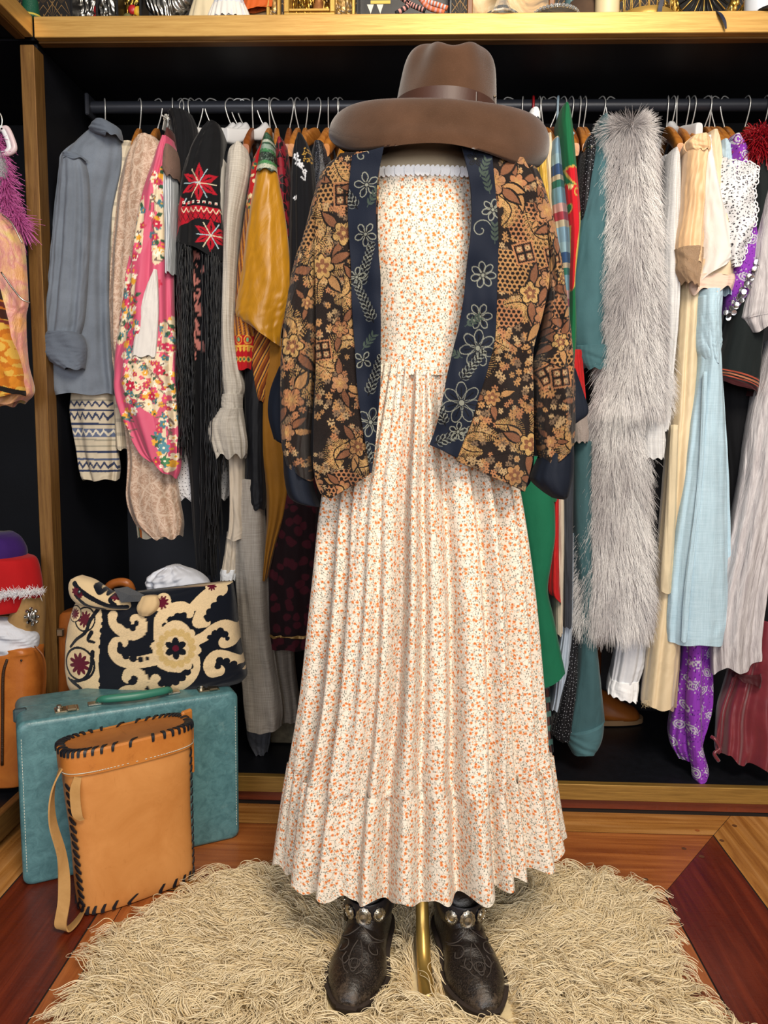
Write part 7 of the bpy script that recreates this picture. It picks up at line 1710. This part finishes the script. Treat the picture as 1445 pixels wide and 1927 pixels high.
s, w, h = giltframe(620, 668, 'wider gilt frame with black and gold scrolls next to the gold shrine'); MB().box((0, .02, h/2), (w-.014, .006, h-.014)).build('panel', M_scr, s)
s = shadowbox(671, 850, 'wide black shrine box with white pennants and striped doll legs', M_boxb, [], D=.07, Y=2.07)
mb = MB(); xa = sx(670, 2.07)
for k, px in enumerate((697, 715)):
    x = sx(px, 2.07); mb = MB(); mb.prism([(x-.0085, 2.064, Z+.038), (x+.0085, 2.064, Z+.038), (x+.001, 2.064, Z+.016)], (0, .0015, 0)); mb.build('pennant', plain('#d9d3c3', .8), s, keep=True)
MB().box((sx(716, 2.07), 2.066, Z+.044), (.05, .002, .008)).build('yellow_strip', plain('#c9b04c', .6), s, keep=True)
cols = ['#d9d4cf', '#16161a', '#c98f86', '#16161a', '#b8bcc4', '#16161a']
for pts in ([(756, -4), (768, 6), (764, 14), (745, 26)], [(766, 4), (780, 12), (800, 20)], [(800, 2), (820, 8), (842, 16)], [(790, -4), (806, 14), (836, 24)]):
    P = crv(np.array([U(x, y, 2.066) for x, y in pts]), 60)
    mb0 = {}
    for k in range(14):
        seg = P[int(k*59/14):int((k+1)*59/14)+1]; mb0.setdefault(k % 2, MB()).tube(seg, .0062, 10)
    lg = mb0[0].build('striped_leg', plain(cols[(len(pts)+int(pts[0][0])) % 3*2 % 6], .8), s, smooth=True, keep=True); mb0[1].build('stripe', plain('#c4653a' if pts[0][0] > 780 else '#17181c', .8), lg, smooth=True)
s = st_('picture_frame', 'framed pale painting leaning behind the glass candlestick', 'picture', 962, 2.12); w = .2; R_ = Matrix.Rotation(-.12, 3, 'X')
mb = MB()
for c, z_ in (((-.105, .02, .09), (.014, .018, .19)), ((.105, .02, .09), (.014, .018, .19)), ((0, .02, .007), (.2, .018, .014)), ((0, .02, .178), (.2, .018, .014))): mb.box(c, z_, None, .002)
mb.build('frame_moulding', plain('#7a4a22', .4, bump=.1), s)
def canvas():
    t = NT('pale_painting'); v = t.co('Object'); n = t.noise(v, 14, 4, .6, 1.0); return t.out(t.ramp(n, [(.3, '#6b5a44'), (.45, '#c3a070'), (.6, '#d9c59c'), (.75, '#b98a58')]), .6)
MB().box((0, .022, .09), (.2, .006, .17)).build('painting', canvas(), s)
def glass(name, c='#f2f4f2'):
    t = NT(name); return t.out(c, .05, trans=.9, ior=1.45, spec=.6)
M_glass = glass('clear_glass')
s = st_('glass_candlestick', 'clear glass candlestick foot in front of the pale painting', 'candlestick', 944, 2.06); mb = MB(); mb.lathe([(.0, 0), (.043, .0), (.044, .004), (.036, .008), (.03, .012), (.022, .022), (.017, .034), (.011, .05), (.016, .06), (.009, .08), (.014, .1), (.02, .12), (0, .12)], (0, 0, 0), 12); mb.build('glass_body', M_glass, s)
s = st_('glass_dish', 'beaded glass dish with white knob beside the candlestick', 'dish', 1045, 2.075); mb = MB(); mb.lathe([(0, 0), (.045, 0), (.056, .006), (.057, .012), (.045, .016), (.02, .018), (0, .018)], (0, 0, 0), 30); mb.build('dish_body', M_glass, s, smooth='auto')
mb = MB(); [mb.ball((.056*math.cos(k*pi/18), .056*math.sin(k*pi/18), .010), .0052, 8, 6) for k in range(36)]; mb.build('beaded_rim', M_glass, s, smooth=True); MB().ball((-.018, -.01, .023), .006).build('knob', plain('#e2e2e0', .2), s, smooth=True)
MB().box((sx(1051, 2.075)-sx(1045, 2.075)+.0, .03, .04), (.017, .017, .03), None, .003).build('white_cap', plain('#cfd3da', .4), s); 
s = st_('blue_vase', 'slim grey-blue glass vase behind the beaded dish', 'vase', 1072, 2.15); MB().lathe([(.018, 0), (.019, .03), (.014, .07), (.012, .12), (.016, .15), (0, .15)], (0, 0, 0), 18).build('vase_body', plain('#4a6468', .15), s, smooth='auto')
s = st_('felt_hat', 'crumpled dark brown felt hat behind the cream candle', 'hat', 1098, 2.12); P = []; n = 40; a = np.arange(n)*2*pi/n
for q, z in ((1.0, 0), (1.05, .012), (.95, .04), (.7, .065), (.35, .078), (.05, .082)): P.append(np.stack([.05*q*np.cos(a)*(1+.07*np.sin(5*a+z*40)), .05*q*np.sin(a), np.full(n, z)+.004*np.sin(3*a)*q], -1))
MB().grid(np.array(P), True, True, True).build('hat_body', plain('#4a3626', .9, var=.3, bump=.4, bs=90), s, smooth=True)
s = st_('candle', 'plain cream pillar candle between the brown felt hat and the gold birdcage', 'candle', 1142, 2.062); mb = MB(); mb.lathe([(.0285, 0), (.0295, .002), (.0295, .15), (.027, .153), (.0, .151)], (0, 0, 0), 36); mb.build('wax', plain('#dccaa0', .45, name='cream_wax'), s, smooth='auto'); MB().tube([(0, 0, .15), (.001, 0, .165)], .001, 6).build('wick', M_cord, s)
s = st_('birdcage', 'gold wire birdcage on the shelf, with a navy ribbon tied to it', 'birdcage', 1212, 2.13); r0 = .075
mb = MB(); mb.lathe([(0, 0), (r0+.006, 0), (r0+.008, .006), (r0+.004, .02), (r0+.001, .026), (0, .026)], (0, 0, 0), 44); mb.build('base_tray', M_giltp, s, smooth='auto')
for k in range(22):
    q = k*2*pi/22; MB().tube([(r0*math.cos(q), r0*math.sin(q), .024), (r0*math.cos(q), r0*math.sin(q), .15), (r0*.7*math.cos(q), r0*.7*math.sin(q), .2), (0, 0, .225)], .0016, 6, 18).build('bar', M_giltp, s, smooth=True)
mb = MB(); th = np.linspace(0, 2*pi, 40); [mb.tube(np.stack([r0*np.cos(th), r0*np.sin(th), np.full(40, z)], -1), .002, 6) for z in (.06, .15)]; mb.build('ring', M_giltp, s, smooth=True)
M_nrib = fabric('#131b33', .5, .1, .2, .002, name='navy_satin_ribbon', spec=.5)
mb = MB(); x = sx(1246, 2.04)-s.location[0]; mb.ribbon([(x+.012, -.082, .11), (x+.006, -.088, .06), (x-.004, -.09, .02), (x-.006, -.088, .0035)], .011, .0012, (1, 0, .15), 24); mb.build('ribbon', M_nrib, s, smooth='auto', label='navy ribbon tied to the cage')
s = st_('ribbon_tail', 'narrow navy ribbon end dangling over the gold shelf edge', 'ribbon', 1350, 2.04)
mb = MB(); mb.ribbon([U(1338, 20, 2.075)*[1, 1, 0]+[0, 0, Z+.002], U(1345, 22, 2.04)*[1, 1, 0]+[0, 0, Z+.004], U(1355, 26, 2.022), U(1363, 40, 2.018), U(1366, 54, 2.02)], [.008, .010, .010, .008, .004], .0014, [(0.2, 1, 0), (.5, .8, 0), (.8, .4, .3), (.9, .1, .3), (.9, 0, .2)], 40); mb.build('ribbon_strip', M_nrib, s, smooth='auto', keep=True)
s = st_('ornate_mirror', 'ornate oval gold mirror frame with fan of dark ribs, leaning near the ribbon end', 'mirror', 1332, 2.09); th = np.linspace(0, 2*pi, 90)
mb = MB(); C_ = np.array([0, .03, .085]); mb.tube(np.stack([.078*np.cos(th), .03+.0*th, .09+.085*np.sin(th)], -1), .009, 10); fr_ = mb.build('oval_frame', M_gilt, s, smooth=True)
mb = MB(); [mb.ball((.086*math.cos(k*pi/20), .026, .09+.093*math.sin(k*pi/20)), (.006, .006, .008), 8, 6) for k in range(40)]; mb.build('beading', M_giltp, fr_, smooth=True)
mb = MB(); P = np.stack([.07*np.cos(th[:-1]), np.full(89, .034), .09+.077*np.sin(th[:-1])], -1); mb.prism(P, (0, .003, 0)); mb.build('glass', plain('#55524f', .08, .9), s)
for k in range(14):
    q = pi*1.05+k*.075*pi; MB().tube([(.012*math.cos(q), .03, .1+.012*math.sin(q)), (.066*math.cos(q), .03, .09+.072*math.sin(q))], .0014, 6).build('rib', M_boxb if k % 2 else M_giltp, s, smooth=True)
for sg in (-1, 1):
    mb = MB(); mb.tube([(sg*.03, .02, .008), (sg*.05, .015, .006), (sg*.07, .015, .016), (sg*.09, .018, .04), (sg*.1, .02, .06)], [.005, .008, .007, .004], 10, 30); mb.tube([(sg*.05, .015, .012), (sg*.066, .012, .022), (sg*.056, .012, .03)], .004, 8, 16); mb.build('scroll_foot', M_gilt, s, smooth=True)
s = st_('enamel_mug', 'white enamel mug with dark lid, last on the shelf near the ribbon end', 'mug', 1428, 2.07); mb = MB(); mb.lathe([(0, 0), (.032, 0), (.035, .004), (.036, .08), (.033, .08), (.031, .006), (0, .005)], (0, 0, .004), 32); mb.build('mug_body', plain('#cfd6df', .25), s, smooth='auto')
mb = MB(); mb.tube([(.034, 0, .065), (.058, 0, .06), (.056, 0, .03), (.034, 0, .022)], .004, 8, 20); mb.build('handle', plain('#cfd6df', .25), s, smooth=True)
mb = MB(); mb.lathe([(0, 0), (.036, 0), (.036, .006), (0, .006)], (.02, -.022, .0), 30); mb.build('dark_saucer', plain('#1a1716', .35), s, smooth='auto')

# ------------------------------------------------------------------ the wing beyond the post
YW = 1.97
WG = 'clothes in the side wing'
s = thing('clip_hanger', 'white and pink plastic hanger end in the side wing beyond the gold post', 'hanger', tuple(U(10, 200, YW)), 0, WG)
for k, (dx, c) in enumerate(((0, '#cfd2d6'), (9, '#cbb8bd'))):
    mb = MB(); P = [U(dx-6, 246, YW), U(dx+4, 242, YW), U(dx+14, 262, YW), U(dx+18, 280, YW), U(dx+8, 288, YW), U(dx-6, 290, YW)]; mb.tube(P, .007, 10, 30); mb.build('hanger_arm', plain(c, .35), s, smooth=True, keep=True)
mb = MB(); mb.tube([U(2, 244, YW), U(4, 226, YW), U(0, 214, YW), U(-8, 210, YW), U(-14, 218, YW)], .0015, 8, 24); mb.build('hook', M_wire, s, smooth=True, keep=True)
MB().tube([(-1.18, 2.0, float(U(0, 212, YW)[2])), (-1.18, .2, float(U(0, 212, YW)[2]))], .0165, 16).build('wing_rail', M_rail, bpy.data.objects['wardrobe'], smooth='auto', keep=True)
def boa(name, label, path, rad, n, L, c1, c2, seed):
    s = thing(name, label, 'feather boa', tuple(path[0]), 0, WG); P = crv(np.array(path), 200); r = np.random.default_rng(seed); i = r.integers(0, 200, n); d = r.normal(0, 1, (n, 3)); d /= np.linalg.norm(d, axis=1)[:, None]; t = np.linspace(0, 1, 8)[None, :, None]
    d2 = d*.75+np.array([0, 0, -.75])+r.normal(0, .3, (n, 3)); Q = P[i][:, None]+d[:, None]*rad*np.sqrt(t)+d2[:, None]*L*r.uniform(.4, 1.1, (n, 1, 1))*t
    MB().tube(P, rad*.5, 8).build('cord', plain(c1, .9), s, smooth=True, keep=True); strands('feathers', Q, .0008, hairmat(name, c1, c2, c2), s, 'stuff', tip=.3); return s
boa('feather_boa', 'magenta feather boa in the side wing beyond the gold post', [U(-14, 250, YW), U(0, 300, YW), U(10, 350, YW), U(14, 380, YW), U(34, 410, YW), U(36, 424, YW)], .016, 2200, .034, '#8c2a6a', '#c868a8', 3)
def seq(p):
    r = np.random.default_rng(2); p.c[:] = lin('#b5b8bf'); p.c *= r.uniform(.5, 1.15, (len(p.v), 1)); return p.c
M_seq = painted('silver_sequins', .25, 1.0, .003, 90, .9, 0, 1.0)
g('sequin_dress', 'silver sequin dress in the side wing, partly outside the view', 'dress', [(285, -40, 4), (310, -40, 14), (335, -40, 14), (350, -40, 4), (400, -40, 6), (450, -40, 14), (508, -40, 18), (520, -40, 10)], M_seq, YW, col=wpaint(seq), nt=150, ns=140, front=.05, back=.06)['group'] = WG
def orgz():
    t = NT('iridescent_organza'); v = t.co('UV'); n = t.noise(v, 9, 4, .6, .8); c = t.ramp(n, [(.28, '#c98a3c'), (.42, '#d8a070'), (.52, '#c9847c'), (.6, '#d3a878'), (.72, '#c9b450')]); cr = t.noise(t.co('UV', (1, .5, 1)), 30, 5, .6, 1.5)
    return t.out(c, .4, bump=t.bump(cr, .9, .006), alpha=.9, sheen=.4, spec=.5)
M_org = orgz()
s = thing('organza_gown', 'sheer peach and yellow organza gown beside the gold post', 'gown', tuple(U(20, 400, YW)), 0, WG)
g('gown_body', None, None, [(402, -40, 6), (420, -40, 26), (460, -40, 46), (520, -40, 52), (572, -40, 54), (600, -40, 50), (680, -40, 54), (735, -40, 66), (-40, 770, 50, 756)], M_org, YW-.01, s, k=5, amp=(.003, .012), front=.05, back=.05, nt=130, jit=.003, hem=.004)
mb = MB(); mb.tube([U(4, 404, YW-.06), U(22, 420, YW-.06), U(42, 458, YW-.06)], .0016, 6, 24); mb.tube([U(2, 512, YW-.07), U(22, 540, YW-.07), U(40, 562, YW-.07), U(56, 570, YW-.06)], .0022, 6, 24); mb.build('silver_trim', M_silver, s, smooth=True, keep=True)
def broc2(p):
    w = wxz(YW-.05); p.c[:] = lin('#b0641a'); r = np.random.default_rng(5); z = lambda y: w(20, y)[1]
    for k in range(150): p.disc(r.uniform(p.u.min(), p.u.max()), r.uniform(p.v.min(), p.v.max()), r.uniform(.006, .016), '#c9a045' if k % 2 else '#c27a22', r.uniform(.004, .011), r.random()*3)
    sl = p.v+.25*(p.u-w(20, 600)[0])
    for y0, y1, c in ((540, 568, '#2a1712'), (572, 582, '#5a1f1c'), (586, 604, '#3a1a14'), (606, 612, '#6b2a20'), (730, 740, '#17120f')): p.c[(sl < z(y0)) & (sl > z(y1))] = lin(c)
    return p.c
g('brocade_skirt', 'orange and gold brocade skirt with black band, in front of the organza gown', 'skirt', [(538, -40, 2), (580, -40, 14), (640, -40, 28), (700, -40, 44), (738, -40, 49), (-40, 748, 48, 744)], M_painted, YW-.045, col=wpaint(broc2), nt=170, ns=170, front=.045, back=.04, k=4)['group'] = WG
# things piled on the wing's base
def wing(name, label, cat, px, py, Y=YW): return thing(name, label, cat, tuple(U(px, py, Y)), 0, 'bags and hats piled in the side wing')
M_feltr = fabric('#a30d12', .85, .08, .3, .003, name='red_plush')
s = wing('purple_hat', 'purple felt hat on top of the red hat in the side wing', 'hat', 0, 1050); loft('hat_body', [(1004, -36, 18), (1012, -50, 34), (1030, -54, 46), (1046, -56, 48), (1054, -56, 42)], YW, fabric('#2f1257', .85, .1, .3, .003, name='purple_felt'), s, front=.08, back=.06, amp=.002, capb=True, nt=40)
s = wing('red_hat', 'red plush hat with white fur band in the side wing', 'hat', 10, 1130); loft('hat_body', [(1044, -50, 50), (1052, -60, 68), (1085, -64, 77), (1116, -64, 79), (1140, -64, 70), (1144, -60, 60)], YW+.0, M_feltr, s, front=.09, back=.05, amp=.002, capb=True, nt=40)
band = np.array([U(x, 1119-.08*x, YW-.092*math.sqrt(max(.02, 1-((x-8)/74)**2))) for x in np.linspace(-58, 80, 40)]); r = np.random.default_rng(3); i = r.integers(0, 40, 1500); t = np.linspace(0, 1, 5)[None, :, None]; d = r.normal(0, 1, (1500, 3))*[1, .6, 1]+[0, -.5, 0]
strands('fur_band', band[i][:, None]+r.normal(0, .004, (1500, 1, 3))+d[:, None]*.006*t, .0006, hairmat('white_fur_trim', '#c9cbd0', '#e6e6ea', '#ffffff'), s, 'stuff')
s = wing('suede_bag', 'tan suede bag with silver brooch under the red hat', 'bag', 50, 1200); loft('bag_body', [(1118, 50, 74), (1130, 38, 80), (1160, 22, 82), (1190, 14, 81), (1230, 8, 80)], YW-.0, leather('tan_suede', '#8a6a3f', '#9b7a4c', '#6d5230', .9), s, front=.06, back=.05, amp=.003, capb=True, nt=40)
c = U(60, 1160, YW-.064); mb = MB(); mb.ball(c, (.012, .005, .016)); [mb.ball(c+np.array([.016*math.cos(k*.8), -.001, .02*math.sin(k*.8)]), (.005, .004, .005), 8, 6) for k in range(8)]; mb.build('brooch', M_tin, s, smooth=True, keep=True)
s = wing('cardboard_box', 'plain tan box edge beneath the red hat in the side wing', 'box', 10, 1190); c = U(-6, 1180, YW+.03); mb = MB(); mb.box(c, (.14, .1, .07), None, .003); mb.build('box_body', plain('#8d6238', .7, var=.1), s, keep=True); mb = MB(); mb.box(c+np.array([0, 0, .038]), (.146, .106, .012), None, .002); mb.build('box_lid', plain('#9c7040', .7, var=.1), s, keep=True)
loft('white_cloth', [(1162, -30, 10), (1172, -40, 40), (1190, -44, 68), (1210, -44, 72), (1236, -44, 66)], YW-.03, M_white, None, front=.06, back=.05, k=4, amp=(.004, .008), jit=.004, capb=True, nt=50, label='white cotton cloth stuffed in the brown leather bag in the side wing', cat='cloth')
s = wing('leather_satchel', 'tall brown leather bag with zip and strap, below the white cloth in the wing', 'bag', 40, 1460); 
loft('bag_body', [(1214, 22, 66), (1222, 18, 72), (1236, -30, 74), (1300, -40, 78), (1380, -44, 80), (1440, -44, 74), (1466, -40, 60)], YW-.035, leather('satchel_hide', '#9a5420', '#b26a2c', '#6b3210', .32), s, front=.055, back=.06, e=3.2, amp=.001, k=3, capb=True, nt=60)
mb = MB(); mb.ribbon([U(66, 1216, YW-.07), U(82, 1240, YW-.075), U(84, 1290, YW-.075), U(76, 1330, YW-.07), U(66, 1360, YW-.08)], [.008, .010, .009, .007], .003, (.8, -.6, 0), 40); mb.build('strap', leather('strap_hide', '#6b3a16', '#7d481e', '#4a240c', .4), s, smooth='auto', keep=True)
mb = MB(); mb.tube([U(14, 1240, YW-.088), U(6, 1270, YW-.092), U(5, 1340, YW-.092), U(4, 1440, YW-.092)], .004, 8, 30); mb.build('zip', plain('#3a2412', .5, .3, bump=1.0, bs=400), s, smooth=True, keep=True)
c = U(40, 1243, YW-.091); MB().ball(c, (.003, .002, .003)).build('rivet', M_boxb, s, smooth=True, keep=True)
# ------------------------------------------------------------------ light
def area(name, loc, tgt, size, power, col='#ffffff', sy=None):
    l = bpy.data.lights.new(name, 'AREA'); l.energy = power; l.color = lin(col); l.shape = 'RECTANGLE'; l.size = size; l.size_y = sy or size
    o = bpy.data.objects.new(name, l); COL.objects.link(o); o.location = loc
    o.rotation_euler = (Vector(tgt)-Vector(loc)).to_track_quat('-Z', 'Y').to_euler(); return o
area('ceiling_light', (.5, -.3, 2.75), (.1, 1.9, .9), .9, 100, '#fff1de')
area('cool_front_fill', (-1.0, -2.6, 1.9), (0, 2, 1.0), 1.8, 78, '#f2f5ff')  # added fill lamp behind the camera, stands for no window
area('warm_front_fill', (1.1, -2.4, 1.5), (0.1, 2, .9), 1.8, 72, '#fffaf2')  # second unseen fill, added from the camera side for even brightness
sp = bpy.data.lights.new('shelf_spot', 'SPOT'); sp.energy = 9; sp.color = lin('#ffe3b8'); sp.spot_size = 1.1; sp.spot_blend = .9; sp.shadow_soft_size = .08
so = bpy.data.objects.new('shelf_spot', sp); COL.objects.link(so); so.location = (.75, .9, 2.95); so.rotation_euler = (Vector((.45, 2.05, 2.04))-Vector(so.location)).to_track_quat('-Z', 'Y').to_euler()
wld = bpy.data.worlds.new('world'); SC.world = wld; wld.use_nodes = True
wld.node_tree.nodes['Background'].inputs[0].default_value = (1.0, .98, .95, 1); wld.node_tree.nodes['Background'].inputs[1].default_value = .28
SC.view_settings.view_transform = 'Standard'; SC.view_settings.look = 'None'; SC.view_settings.exposure = -0.22; SC.view_settings.gamma = 1.0
SC.view_settings.use_curve_mapping = False
SC.cycles.use_denoising = True
SC.cycles.max_bounces = 6; SC.cycles.diffuse_bounces = 3; SC.cycles.glossy_bounces = 3; SC.cycles.transparent_max_bounces = 12
